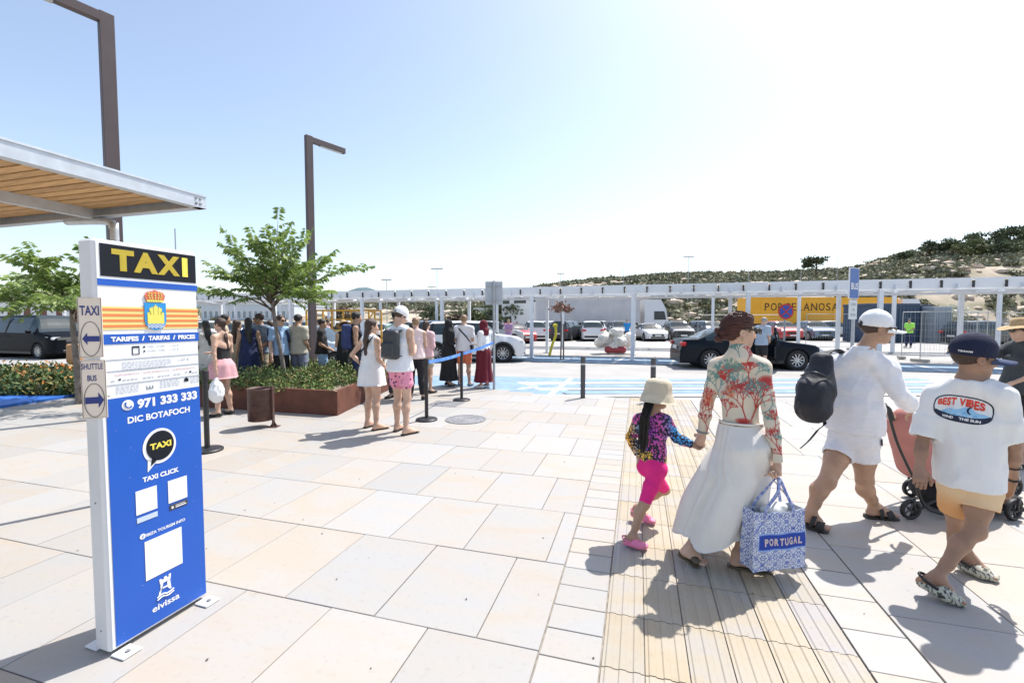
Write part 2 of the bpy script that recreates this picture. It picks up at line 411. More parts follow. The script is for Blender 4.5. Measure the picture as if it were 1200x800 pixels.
# ================================================================== SETTING
def slab_mat(name, c1, c2, c3):
    m = bpy.data.materials.new(name); m.use_nodes = True; N = m.node_tree.nodes; L = m.node_tree.links; P = N['Principled BSDF']
    P.inputs['Roughness'].default_value = .62; P.inputs['Specular IOR Level'].default_value = .35
    tc = N.new('ShaderNodeTexCoord'); oi = N.new('ShaderNodeObjectInfo')
    ad = N.new('ShaderNodeVectorMath'); ad.operation = 'MULTIPLY_ADD'; ad.inputs[1].default_value = (1, 1, 1)
    cx = N.new('ShaderNodeCombineXYZ'); mu = N.new('ShaderNodeMath'); mu.operation = 'MULTIPLY'; mu.inputs[1].default_value = 37
    L.new(oi.outputs['Random'], mu.inputs[0]); L.new(mu.outputs[0], cx.inputs[0]); L.new(mu.outputs[0], cx.inputs[1])
    L.new(tc.outputs['Object'], ad.inputs[0]); L.new(cx.outputs[0], ad.inputs[2])
    mp = N.new('ShaderNodeMapping'); mp.inputs['Scale'].default_value = (1.1, 2.6, 1); L.new(ad.outputs[0], mp.inputs[0])
    n = N.new('ShaderNodeTexNoise'); n.inputs['Scale'].default_value = 1.6; n.inputs['Detail'].default_value = 6; n.inputs['Distortion'].default_value = .6
    L.new(mp.outputs[0], n.inputs['Vector'])
    r = N.new('ShaderNodeValToRGB'); e = r.color_ramp.elements; e[0].position = .3; e[1].position = .72
    e[0].color = (*lin(c1), 1); e[1].color = (*lin(c3), 1); k = e.new(.52); k.color = (*lin(c2), 1); L.new(n.outputs[0], r.inputs[0])
    # per-slab shift between grey and pink-orange
    w = N.new('ShaderNodeMath'); w.operation = 'MULTIPLY_ADD'; w.inputs[1].default_value = .34; w.inputs[2].default_value = -.17
    fr = N.new('ShaderNodeMath'); fr.operation = 'FRACT'; f2 = N.new('ShaderNodeMath'); f2.operation = 'MULTIPLY'; f2.inputs[1].default_value = 7.31
    L.new(oi.outputs['Random'], f2.inputs[0]); L.new(f2.outputs[0], fr.inputs[0]); L.new(fr.outputs[0], w.inputs[0])
    sm = N.new('ShaderNodeMath'); sm.operation = 'ADD'; L.new(n.outputs[0], sm.inputs[0]); L.new(w.outputs[0], sm.inputs[1]); L.new(sm.outputs[0], r.inputs[0])
    hs = N.new('ShaderNodeHueSaturation'); mr = N.new('ShaderNodeMapRange'); mr.inputs[3].default_value = .94; mr.inputs[4].default_value = 1.05
    L.new(oi.outputs['Random'], mr.inputs[0]); L.new(mr.outputs[0], hs.inputs['Value']); L.new(r.outputs[0], hs.inputs['Color'])
    # fine speckle and a few stains
    n3 = N.new('ShaderNodeTexNoise'); n3.inputs['Scale'].default_value = 26; n3.inputs['Detail'].default_value = 8; L.new(ad.outputs[0], n3.inputs['Vector'])
    r3 = N.new('ShaderNodeValToRGB'); r3.color_ramp.elements[0].position = .22; r3.color_ramp.elements[1].position = .42
    r3.color_ramp.elements[0].color = (.86, .85, .84, 1); r3.color_ramp.elements[1].color = (1, 1, 1, 1); L.new(n3.outputs[0], r3.inputs[0])
    mx = N.new('ShaderNodeMix'); mx.data_type = 'RGBA'; mx.blend_type = 'MULTIPLY'; mx.inputs[0].default_value = .8
    L.new(hs.outputs[0], mx.inputs[6]); L.new(r3.outputs[0], mx.inputs[7])
    n4 = N.new('ShaderNodeTexNoise'); n4.inputs['Scale'].default_value = 2.1; n4.inputs['Detail'].default_value = 9; n4.inputs['Roughness'].default_value = .75
    L.new(ad.outputs[0], n4.inputs['Vector']); r4 = N.new('ShaderNodeValToRGB'); r4.color_ramp.elements[0].position = .25; r4.color_ramp.elements[1].position = .36
    r4.color_ramp.elements[0].color = (.6, .57, .54, 1); r4.color_ramp.elements[1].color = (1, 1, 1, 1); L.new(n4.outputs[0], r4.inputs[0])
    mx2 = N.new('ShaderNodeMix'); mx2.data_type = 'RGBA'; mx2.blend_type = 'MULTIPLY'; mx2.inputs[0].default_value = .75
    L.new(mx.outputs[2], mx2.inputs[6]); L.new(r4.outputs[0], mx2.inputs[7]); L.new(mx2.outputs[2], P.inputs['Base Color'])
    bp = N.new('ShaderNodeBump'); bp.inputs['Strength'].default_value = .25; bp.inputs['Distance'].default_value = .004; L.new(n3.outputs[0], bp.inputs['Height']); L.new(bp.outputs[0], P.inputs['Normal'])
    return m
M_slab = slab_mat('pale_sandstone', (.390, .342, .288), (.378, .355, .325), (.362, .354, .342))
M_tact = slab_mat('yellow_sandstone', (.375, .31, .215), (.375, .33, .26), (.355, .33, .315))
M_bed = mat('paving_joint_sand', (.27, .24, .20), .95, var=.3, vscale=20)
M_ground = mat('sandy_ground', (.42, .36, .29), .95, var=.25, vscale=.6, bump=.4, bscale=3)
M_road = mat('pale_concrete_road', (.36, .345, .325), .85, var=.10, vscale=.8, bump=.2, bscale=40)
M_blue = mat('blue_road_paint', (.20, .30, .40), .75, var=.16, vscale=3)
M_bluest = mat('strong_blue_paint', (.03, .14, .5), .55, var=.1, vscale=3)
M_white = mat('white_paint', (.8, .8, .8), .5)
M_wroad = mat('worn_white_road_paint', (.72, .72, .70), .7, var=.08, vscale=5)

# terrain: one sheet to the horizon, rising to the scrubby hill
def ridge(az):      # rise of the ridge above eye level, as a slope, by bearing
    px = 600 + FPX * math.tan(az) if abs(az) < 1.5 else (3000 if az > 0 else -3000)
    pts = [(-3000, 14), (-200, 10), (150, 12), (330, 14), (420, 20), (560, 22), (600, 30), (640, 42), (700, 50), (760, 55), (830, 58), (900, 58), (960, 60), (1000, 63), (1030, 72), (1060, 80), (1110, 84), (1160, 88), (1200, 92), (1400, 105), (3000, 95)]
    for (a, b), (c, d) in zip(pts, pts[1:]):
        if px <= c: return (b + (d - b) * (px - a) / (c - a)) / FPX
    return 100 / FPX
def ground_z(x, y):
    if y < 40: return -.03
    az = math.atan2(x, y); r = y
    d0, d1 = (62, 150) if x > 0 else (62, 150)
    t = max(0, min(1, (r - d0) / (d1 - d0)))
    H = ridge(az) * 150 + CAMH
    bench = .42 * min(1, t / .18) + .58 * max(0, (t - .25) / .75) ** 1.1 if t < 1 else 1
    z = H * bench
    if r > 150: z = H * max(0.15, 1 - (r - 150) / 250)
    a = np.array([[x, y, 0.]])
    nz = vnoise(a, (.09, .09, 1), 3)[0] * 1.0 + vnoise(a, (.25, .25, 1), 4)[0] * .45 + vnoise(a, (.02, .02, 1), 6)[0] * 1.6
    return -.03 + max(0, z + nz * min(1, t * 3) * (.5 if r <= 150 else .5) )
gx = np.concatenate([np.linspace(-1500, -260, 9), np.linspace(-240, 330, 191), np.linspace(350, 1500, 9)])
gy = np.concatenate([np.linspace(-400, 30, 6), np.linspace(50, 200, 101), np.linspace(210, 420, 16), np.linspace(500, 1600, 5)])
V = []; Fq = []
for j, y in enumerate(gy):
    for i, x in enumerate(gx): V.append((x, y, ground_z(x, y)))
nx = len(gx)
for j in range(len(gy) - 1):
    for i in range(nx - 1): Fq.append((j * nx + i, j * nx + i + 1, (j + 1) * nx + i + 1, (j + 1) * nx + i))
M_hill = mat('sandy_rock_hillside', (.50, .41, .32), .95, var=.0, c2=(.20, .185, .11), vscale=.22, bump=1.0, bscale=2.0)
g_me = np_mesh('ground', V, Fq); ground = mesh_obj('ground', g_me, M_hill); tag(ground, 'sandy ground rising to a rocky scrub covered hillside', None, kind='structure')
# road and lanes
def sheet(name, pts, z, m, parent=None, kind='structure', label=None):
    b = MB(); b.poly([(p[0], p[1], z) for p in pts]); o = b.build(name, m, parent)
    if kind: o['kind'] = kind
    if label: o['label'] = label
    return o
road = sheet('road', [(-90, -8), (60, -8), (80, 60), (-90, 60)], -.022, M_road, label='pale concrete taxi road and car park surface')
def px_sheet(name, pts, z, m, parent=None, kind=None, label=None):
    return sheet(name, [G(x, y) for x, y in pts], z, m, parent, kind, label)
px_sheet('blue_lane', [(400, 458), (585, 456.5), (652, 466), (684, 443), (560, 440), (400, 440)], -.0045, M_blue, road)
px_sheet('lane_line', [(640, 463), (646, 464.5), (672, 443), (667, 443)], -.0005, M_wroad, road)
px_sheet('lane_line', [(628, 452.5), (605, 455.5), (609, 456), (632, 453)], -.0005, M_wroad, road)
b = MB()
for s_ in [((612, 450), (640, 450.5)), ((614, 447.5), (640, 447.6))]:
    pass
b.tube([G(618, 451.5, 0), G(634, 449.5, 0)], .03, 4, .05); b.tube([G(620, 448.5, 0), G(628, 451.5, 0)], .03, 4, .05); b.tube([G(612, 449.5, 0), G(622, 453, 0)], .03, 4, .05)
b.build('disabled_bay_symbol', M_wroad, road)
for (y0, y1) in [(9.78, 10.3), (10.75, 11.25), (11.75, 12.25)]:
    sheet('crossing_stripe', [(.75 + (11 - y0) * .4, y0), (11.5, y0 + .25), (11.5, y1 + .25), (.75 + (11 - y1) * .4, y1)], -.0022, M_blue, road, None)
for (y0, y1) in [(9.4, 9.7), (10.38, 10.68), (11.33, 11.67)]:
    sheet('crossing_stripe', [(.4 + (11 - y0) * .4, y0), (11.5, y0 + .25), (11.5, y1 + .25), (.4 + (11 - y1) * .4, y1)], -.0022, M_wroad, road, None)
# floor under the pergola: blue-grey band with white lines, then bay lines of the car park
for (v0, v1) in [(-12, 1.5), (2.2, 14)]:
    sheet('pergola_band', [UV(17.3, v0), UV(17.3, v1), UV(20.2, v1), UV(20.2, v0)], -.0045, M_blue, road, None)
for k in range(12):
    v = -11.5 + 2.1 * k; sheet('bay_line', [UV(17.4, v), UV(17.4, v + .12), UV(20.0, v + .5), UV(20.0, v + .38)], -.0005, M_wroad, road, None)
for k in range(16):
    x = -16 + 2.75 * k; sheet('bay_line', [(x, 32.2), (x + .12, 32.2), (x + .12, 37), (x, 37)], -.0155, M_wroad, road, None)
# paving ------------------------------------------------------------
bed = thing('plaza_paving', 'pale sandstone slab paving of the plaza', None, (0, 0, 0), -GA); bed['kind'] = 'structure'
def loc_uv(u, v): return (v, u)
plaza_edge = lambda v: 9.55 + (.0 if v > -2 else min(.5, (-2 - v) * .3)) + (max(0, v - 0) * .12)
bb = MB()
vs = [-13, -6, -3.3, -2, 0, 4, 9]
top = [(v, plaza_edge(v), -.013) for v in vs]
bb.poly([(v, -4, -.013) for v in (-13, 9)] + top[::-1]); ob = bb.build('paving_bed', M_bed, bed)
KERB = mat('pale_kerb_stone', (.5, .47, .42), .8, var=.1)
slab_cache = {}
def slab(parent, v0, v1, u0, u1, m, name='paving_slab', dz=0.0, gap=.003):
    w, d = round(v1 - v0, 3), round(u1 - u0, 3); key = (w, d, m.name)
    if key not in slab_cache:
        mb = MB(); mb.box((0, 0, -.02), (w - 2 * gap, d - 2 * gap, .04), b=.002); slab_cache[key] = mb.build(name, m, me_only=True)
    o = bpy.data.objects.new(name, slab_cache[key]); col.objects.link(o); o.parent = parent
    o.location = ((v0 + v1) / 2, (u0 + u1) / 2, dz + random.uniform(-.0012, .0012)); o.rotation_euler = (random.uniform(-.0012, .0012), random.uniform(-.0012, .0012), 0)
    return o
rnd = random.Random(3)
u = .46
row = 0
while u < 10.3:
    d = .8
    v = -.45
    first = .33 if row % 2 == 0 else .6
    # alternate joint pattern measured on the near rows
    w = {2: .33, 3: .13 + .0}.get(row, .33 if row % 2 == 0 else .6)
    seq = []
    while v > -12.6:
        seq.append(w); v0 = v - w
        uu0, uu1 = u, u + d
        lim = plaza_edge((v + v0) / 2)
        if uu0 < lim - .1: slab(bed, v0, v, uu0, min(uu1, lim), M_slab)
        v = v0; w = rnd.choice([.6, .6, .6, .6, .4, .8]) if abs(v) > 3 else .6
    u += d; row += 1
# border bricks left of the tactile strip
walk = thing('walkway_paving', 'border bricks and sandstone slabs right of the ribbed strip', None, (0, 0, 0), -GA); walk['kind'] = 'structure'
u = .44
while u < plaza_edge(-.3) - .2:
    slab(bed, -.447, -.153, u, u + .2, M_slab, 'border_brick'); u += .2
u = .56
while u < plaza_edge(1.2) - .1:
    d = .3; slab(walk, 1.053, 1.345, u, min(u + d, plaza_edge(1.2)), M_slab, 'border_brick'); u += d
u = .45; row = 0
while u < 10.4:
    d = .8; v = 1.35; w = [.6, .95, .75, .6][row % 4]
    while v < 8.8:
        lim = plaza_edge(v + w / 2)
        if u < lim - .1: slab(walk, v, v + w, u, min(u + d, lim), M_slab)
        v += w; w = rnd.choice([.6, .9, .9, 1.2])
    u += d; row += 1
# tactile ribbed strip
tact = thing('tactile_paving', 'ribbed yellow guiding strip down the plaza', None, (0, 0, 0), -GA); tact['kind'] = 'structure'
def ribbed(dx, dy):
    mb = MB(); n = 6; w = dx - .006; h = dy - .006
    prof = []; n = 3
    for i in range(n):
        c = -w / 2 + w * (i + .5) / n; q = w / n
        prof += [(c - q * .5, -.0045), (c - q * .30, -.0045), (c - q * .2, 0), (c + q * .2, 0), (c + q * .30, -.0045)]
    prof.append((w / 2, -.0045)); m = len(prof)
    vs = [(x, -h / 2, z) for x, z in prof] + [(x, h / 2, z) for x, z in prof] + [(x, -h / 2, -.04) for x, z in prof] + [(x, h / 2, -.04) for x, z in prof]
    fs = [(i, i + 1, m + i + 1, m + i) for i in range(m - 1)] + [(2 * m + i, 2 * m + i + 1, i + 1, i) for i in range(m - 1)] + [(m + i, m + i + 1, 3 * m + i + 1, 3 * m + i) for i in range(m - 1)]
    mb.add(vs, fs); return mb.build('ribbed_tile', M_tact, me_only=True)
rt = ribbed(.2, .4)
k = 0; u = .05
while u < plaza_edge(.4) - .3:
    for j in range(6):
        o = bpy.data.objects.new('ribbed_tile', rt); col.objects.link(o); o.parent = tact
        o.location = (-.15 + .2 * j + .1, u + .2, random.uniform(-.001, .001))
    u += .4
# left blue band on the ground and manhole covers
bbm = MB(); pa, pb, pc, pd = G(-160, 503), G(100, 463), G(100, 455), G(-160, 485)
bbm.poly([(p.x, p.y, .002) for p in (pa, pb, pc, pd)], .05)
o = bbm.build('path', M_bluest); tag(o, 'raised blue painted strip along the flower hedge', None, kind='structure')
M_iron = mat('grey_cast_iron', (.24, .24, .25), .6, .4, var=.25, vscale=25, bump=.8, bscale=90)
mh = thing('manhole_cover', 'round grey manhole cover in the paving before the barriers', 'manhole cover', G(546, 491.5, 0))
b = MB(); b.lathe([(.33, -.01), (.33, .006), (.29, .008), (.0001, .008)], 40); b.build('cover_plate', M_iron, mh)
b = MB(); b.lathe([(.29, .0), (.335, .0), (.335, .011), (.30, .011), (.30, .0)], 40, capb=False, capt=False)
b.lathe([(.10, .008), (.105, .012), (.13, .012), (.135, .008)], 30, capb=False, capt=False); b.lathe([(.20, .008), (.205, .012), (.23, .012), (.235, .008)], 36, capb=False, capt=False)
b.build('rim', M_iron, mh)
mh2 = thing('drain_cover', 'flat square grey drain cover beside the second barrier post', 'drain cover', G(523, 473, 0), -GA)
b = MB(); b.box((0, 0, .002), (.62, .55, .008), b=.003); b.build('cover_plate', M_iron, mh2)
b = MB()
for i in range(5): b.box((-.22 + .11 * i, 0, .0075), (.03, .42, .006))
b.build('grip_bars', M_iron, mh2)
# ------------------------------------------------------------------ scrub on the hill
def leaf_cloud(n, rad, flat, size, rng):
    """n small leaf faces through a lumpy volume"""
    lump = rng.normal(size=(7, 3)); lump /= np.linalg.norm(lump, axis=1, keepdims=True); lump *= rng.uniform(.25, .6, (7, 1)); lump[:, 2] = np.abs(lump[:, 2]) * .8
    c = lump[rng.integers(0, 7, n)] + rng.normal(size=(n, 3)) * .24
    c *= np.array([rad, rad, rad * flat]); c[:, 2] = np.maximum(c[:, 2] + rad * .3, .02)
    a = rng.normal(size=(n, 3)); a /= np.linalg.norm(a, axis=1, keepdims=True); b_ = np.cross(a, rng.normal(size=(n, 3))); b_ /= np.linalg.norm(b_, axis=1, keepdims=True)
    s = size * rng.uniform(.6, 1.3, (n, 1))
    q = np.stack([c - a * s, c - b_ * s * .6, c + a * s, c + b_ * s * .6], 1)
    return q.reshape(-1, 3)
def cloud_obj(name, V, m, parent=None):
    V = np.asarray(V); F4 = np.arange(len(V)).reshape(-1, 4); me = np_mesh(name, V, F4, False); return mesh_obj(name, me, m, parent)
M_scrub_hazy = [mat('scrub_green', (.235, .235, .15), .8, var=.45, vscale=.6), mat('scrub_dark', (.175, .18, .12), .8, var=.4, vscale=.6), mat('scrub_yellow_green', (.29, .28, .175), .8, var=.35, vscale=.6)]  # distance haze is put into these colours: greens lightened and greyed
rng = np.random.default_rng(5)
protos = [leaf_cloud(36, 1.0, .6, .31, rng) for _ in range(8)]
lots = [[], [], []]
for _ in range(11500):
    az = math.atan(rng.uniform(-.75, 1.25)); y = rng.uniform(63, 153)
    x = y * math.tan(az)
    dn = vnoise(np.array([[x, y, 0.]]), (.07, .07, 1), 21)[0] + .6 * vnoise(np.array([[x, y, 0.]]), (.2, .2, 1), 22)[0]
    dens = .18 + (.45 if y > 100 else 0)
    if dn < .22 - dens: continue
    r = rng.uniform(.5, 1.5) * (1.15 if y > 110 else .9)
    z = ground_z(x, y); a = rng.uniform(0, 6.28); c, s = math.cos(a), math.sin(a)
    P = protos[rng.integers(0, 8)] @ np.array([[c, s, 0], [-s, c, 0], [0, 0, 1]]) * r + np.array([x, y, z - .1])
    lots[rng.choice(3, p=[.45, .3, .25])].append(P)
for i, nm in enumerate(['green', 'dark green', 'yellow green']):
    o = cloud_obj('scrub', np.concatenate(lots[i]), M_scrub_hazy[i]); tag(o, f'low {nm} scrub bushes dotted over the hillside', 'scrub', kind='stuff')
# rocks
b = MB(); ico = bmesh.new(); bmesh.ops.create_icosphere(ico, subdivisions=1, radius=1); iv = [v.co.copy() for v in ico.verts]; jf = [tuple(v.index for v in f.verts) for f in ico.faces]; ico.free()
for _ in range(1300):
    az = math.atan(rng.uniform(-.6, 1.3)); y = rng.uniform(63, 150); x = y * math.tan(az); r = rng.uniform(.3, 1.3)
    z = ground_z(x, y); b.add([(x + v.x * r * (1.3 + .4 * math.sin(9 * v.y + x)), y + v.y * r, z + v.z * r * .55) for v in iv], jf)
o = b.build('rocks', mat('pale_hill_rock', (.55, .45, .36), .95, var=.25, vscale=.9, bump=.8, bscale=4)); tag(o, 'pale boulders scattered over the hillside', 'rocks', kind='stuff')
# far blue hills left
def far_hill(pts, Y, name, label):
    b = MB(); n = len(pts); vs = []
    for i, (px, py) in enumerate(pts):
        p = D(px, py, Y); vs += [(p.x, Y, p.z), (p.x, Y - 120, 0 - 5), (p.x, Y + 150, -5)]
    fs = []
    for i in range(n - 1): a = 3 * i; c = 3 * (i + 1); fs += [(a + 1, c + 1, c, a), (a, c, c + 2, a + 2)]
    b.smooth = True; b.add(vs, fs); o = b.build(name, mat('distant_wooded_hill', (.10, .15, .17), .95, var=.2, vscale=.02)); tag(o, label, None, kind='structure')
far_hill([(395, 352), (402, 344), (410, 340), (420, 337), (430, 336.5), (438, 339), (447, 343), (456, 352)], 1100, 'hill', 'small dark blue hill behind the pergola roof')
far_hill([(-60, 352), (0, 348), (20, 345), (45, 346), (90, 349), (150, 347), (215, 346), (236, 343), (248, 345), (262, 352), (300, 358)], 1300, 'hill', 'low far hill at the left horizon')
# ------------------------------------------------------------------ trees on the hill
M_pine = mat('pine_foliage', (.10, .125, .065), .8, var=.45, vscale=.35); M_bark = mat('grey_brown_bark', (.16, .12, .09), .9, var=.3, vscale=12, bump=.8, bscale=30)
M_pine2 = mat('pine_foliage_bright', (.15, .17, .075), .8, var=.45, vscale=.35)
def hill_tree(px, pyb, Y, h, r, label, m=None, n=1500, trunk=.35, name='pine_tree'):
    p = D(px, pyb, Y); z = p.z
    t = thing(name, label, 'tree', (p.x, Y, z - .8), random.uniform(0, 6), {'pine_tree': 'pine trees on the hill', 'dry_tree': 'brown trees beyond the pergola', 'bushy_tree': 'bushy trees beyond the pergola'}.get(name))
    b = MB(); b.smooth = True
    b.tube([(0, 0, -1), (.1, 0, h * .3), (.2, .1, h * .65)], [trunk, trunk * .7, trunk * .35], 7)
    for k in range(5):
        a = k * 1.3; b.tube([(.1, 0, h * .35), (math.cos(a) * r * .5, math.sin(a) * r * .5, h * .62)], [trunk * .4, trunk * .12], 5)
    b.build('trunk', M_bark, t)
    rg = np.random.default_rng(int(px)); cl = []
    for k in range(9):
        a = rg.uniform(0, 6.28); rr = rg.uniform(.1, .62) * r
        cc = np.array([math.cos(a) * rr, math.sin(a) * rr, h * rg.uniform(.34, .80)])
        cl.append(leaf_cloud(n // 9, r * rg.uniform(.4, .6), .6, .2 * r / 4 + .1, rg) + cc)
    cloud_obj('crown', np.concatenate(cl), m or M_pine, t)
hill_tree(956, 319, 118, 5.2, 3.9, 'lone spreading pine on the ridge above the yellow truck', trunk=.3)
hill_tree(1088, 302, 128, 6.0, 3.6, 'rounded pine left of the tall pine on the hilltop')
hill_tree(1117, 304, 126, 7.2, 4.8, 'tall dome shaped pine standing clear on the hilltop')
hill_tree(1150, 302, 130, 8.0, 5.2, 'pine at the left end of the hilltop wood', M_pine)
hill_tree(1178, 300, 128, 8.6, 6.0, 'broad pine at the right end of the hilltop wood')
hill_tree(1201, 298, 132, 9.0, 6.0, 'tall pine at the right edge of the photo')
hill_tree(1135, 306, 118, 6.0, 5.0, 'bright green pine in front of the hilltop wood', M_pine2)
hill_tree(1172, 309, 116, 6.0, 5.5, 'wide low pine before the hilltop wood near the right edge', M_pine)
hill_tree(1220, 306, 118, 7.0, 6.0, 'bushy pine partly cut by the right edge of the photo', M_pine2)
hill_tree(1058, 312, 122, 4.5, 3.5, 'low round pine on the slope left of the hilltop', M_pine)
hill_tree(822, 383, 72, 4.2, 2.0, 'thin leaved small tree beside the parked dark estate car', mat('olive_foliage', (.16, .18, .11), .8, var=.3, vscale=.5), 900, .1, 'olive_tree')
hill_tree(1110, 384, 62, 3.8, 2.6, 'white flowering oleander behind the site container', mat('oleander_foliage', (.30, .33, .20), .8, c2=(.8, .78, .7), vscale=3), 1500, .1, 'oleander_tree')
hill_tree(400, 388, 66, 4.4, 2.6, 'brown leaved tree below the pergola at left', mat('brown_foliage', (.15, .11, .07), .8, var=.4, vscale=.5), 1200, .14, 'dry_tree')
hill_tree(535, 386, 66, 4.2, 3.0, 'brownish bare tree seen under the pergola centre', mat('brown_foliage', (.15, .11, .07), .8), 1000, .14, 'dry_tree')
for px, r, lab in [(585, 3.6, 'dark bushy tree left of the white modern house'), (598, 3.0, 'bright green tree touching the white modern house'), (560, 2.6, 'low green tree behind the blue topped queue'), (505, 2.6, 'round green tree seen under the pergola')]:
    hill_tree(px, 388, 62, 4.4, r, lab, M_pine2 if px in (598, 560) else M_pine, 1300, .15, 'bushy_tree')
# dry leaves, gum spots and crumbs on the paving
rg = np.random.default_rng(12); b = MB()
for _ in range(150):
    u_, v_ = rg.uniform(1.2, 8), rg.uniform(-7, 4); p = UV(u_, v_, .0035); s = rg.uniform(.002, .008); n = 6
    b.poly([(p.x + s * math.cos(a) * rg.uniform(.5, 1.2), p.y + s * math.sin(a) * rg.uniform(.5, 1.2), p.z) for a in [k * 6.283 / n for k in range(n)]], .001)
o = b.build('litter', mat('dark_crumbs', (.12, .09, .07), .9, var=.5, vscale=3)); tag(o, 'small dark crumbs and leaf bits scattered on the paving', 'litter', kind='stuff')
# ================================================================== PEOPLE
def skin(nm, c): return mat('skin_' + nm, c, .5, var=.16, vscale=9, bump=.2, bscale=160, sub=.12, spec=.4)
SK_L = skin('fair', (.56, .36, .26)); SK_T = skin('tanned', (.43, .26, .17)); SK_B = skin('brown', (.34, .195, .125)); SK_M = skin('medium', (.44, .26, .17))
M_hairD = mat('black_hair', (.012, .010, .009), .45, var=.4, vscale=60, bump=.6, bscale=60, stretch=(6, 6, .6))
M_hairB = mat('brown_hair', (.05, .025, .015), .42, var=.5, vscale=50, bump=.6, bscale=60, stretch=(6, 6, .6))
M_hairR = mat('auburn_hair', (.04, .013, .010), .38, c2=(.12, .035, .022), vscale=45, bump=.8, bscale=70, stretch=(1.2, 5, 5))
M_hairL = mat('light_hair', (.25, .16, .09), .5, var=.4, vscale=50, bump=.6, bscale=60)
M_blk = mat('black_cloth', (.014, .014, .016), .85, var=.3, vscale=30, bump=.3, bscale=180)
M_blkp = mat('black_rubber', (.018, .018, .018), .55)
M_gls = mat('dark_lens', (.01, .01, .012), .08, spec=.8)
M_eye = mat('eye_white', (.7, .68, .66), .2); M_iris = mat('dark_iris', (.02, .012, .01), .1)
def cloth(nm, c, var=.06, rough=.88, bump=.35, **k): return mat(nm, c, rough, var=var, vscale=14, bump=bump, bscale=260, **k)
def frame(fwd, up=(0, 0, 1)):
    f = Vector(fwd).normalized(); r = f.cross(Vector(up)).normalized(); u = r.cross(f); return f, r, u
def add_head(B, c, fwd, S=1.0, up=(0, 0, 1), ear=True):
    f, r, u = frame(fwd, up); c = Vector(c); R = [r, f, u]
    B.ell(c + u * .035 * S - f * .012 * S, (.074 * S, .094 * S, .085 * S), R, .01, 'head')
    B.ell(c - u * .03 * S + f * .028 * S, (.056 * S, .062 * S, .078 * S), R, .03, 'face')
    B.cone(c - u * .09 * S + f * .066 * S - r * .012 * S, c - u * .09 * S + f * .066 * S + r * .012 * S, .017 * S, .017 * S, .03, tg='face')
    B.cone(c - u * .055 * S + f * .0 * S - r * .048 * S, c - u * .086 * S + f * .055 * S - r * .018 * S, .018 * S, .014 * S, .03, tg='face')
    B.cone(c - u * .055 * S + f * .0 * S + r * .048 * S, c - u * .086 * S + f * .055 * S + r * .018 * S, .018 * S, .014 * S, .03, tg='face')
    B.cone(c + u * .008 * S + f * .088 * S, c - u * .036 * S + f * .108 * S, .009 * S, .014 * S, .012, tg='face')
    for s_ in (-1, 1):
        B.cone(c - u * .038 * S + f * .096 * S + r * s_ * .012 * S, c - u * .036 * S + f * .098 * S + r * s_ * .013 * S, .009 * S, .009 * S, .008, tg='face')
        B.cone(c + u * .018 * S + f * .078 * S + r * s_ * .012 * S, c + u * .02 * S + f * .068 * S + r * s_ * .045 * S, .010 * S, .009 * S, .012, tg='face')
        B.ell(c - u * .022 * S + f * .062 * S + r * s_ * .036 * S, (.022 * S, .022 * S, .02 * S), R, .025, 'face')
        B.ell(c + f * .098 * S + r * s_ * .031 * S + u * .0, (.013 * S, .016 * S, .009 * S), R, .004, 'x', '-')
        if ear:
            e = c + r * s_ * .078 * S - f * .008 * S - u * .008 * S; R2 = [(r * s_ + f * -.35).normalized(), f, u]
            B.ell(e, (.009 * S, .019 * S, .031 * S), R2, .008, 'ear')
            B.ell(e + r * s_ * .008 * S + f * .004 * S, (.006 * S, .01 * S, .017 * S), R2, .003, 'x', '-')
    B.cone(c - u * .061 * S + f * .088 * S - r * .018 * S, c - u * .059 * S + f * .094 * S, .007 * S, .008 * S, .006, tg='face')
    B.cone(c - u * .061 * S + f * .088 * S + r * .018 * S, c - u * .059 * S + f * .094 * S, .007 * S, .008 * S, .006, tg='face')
    B.cone(c - u * .071 * S + f * .086 * S - r * .014 * S, c - u * .071 * S + f * .086 * S + r * .014 * S, .008 * S, .008 * S, .006, tg='face')
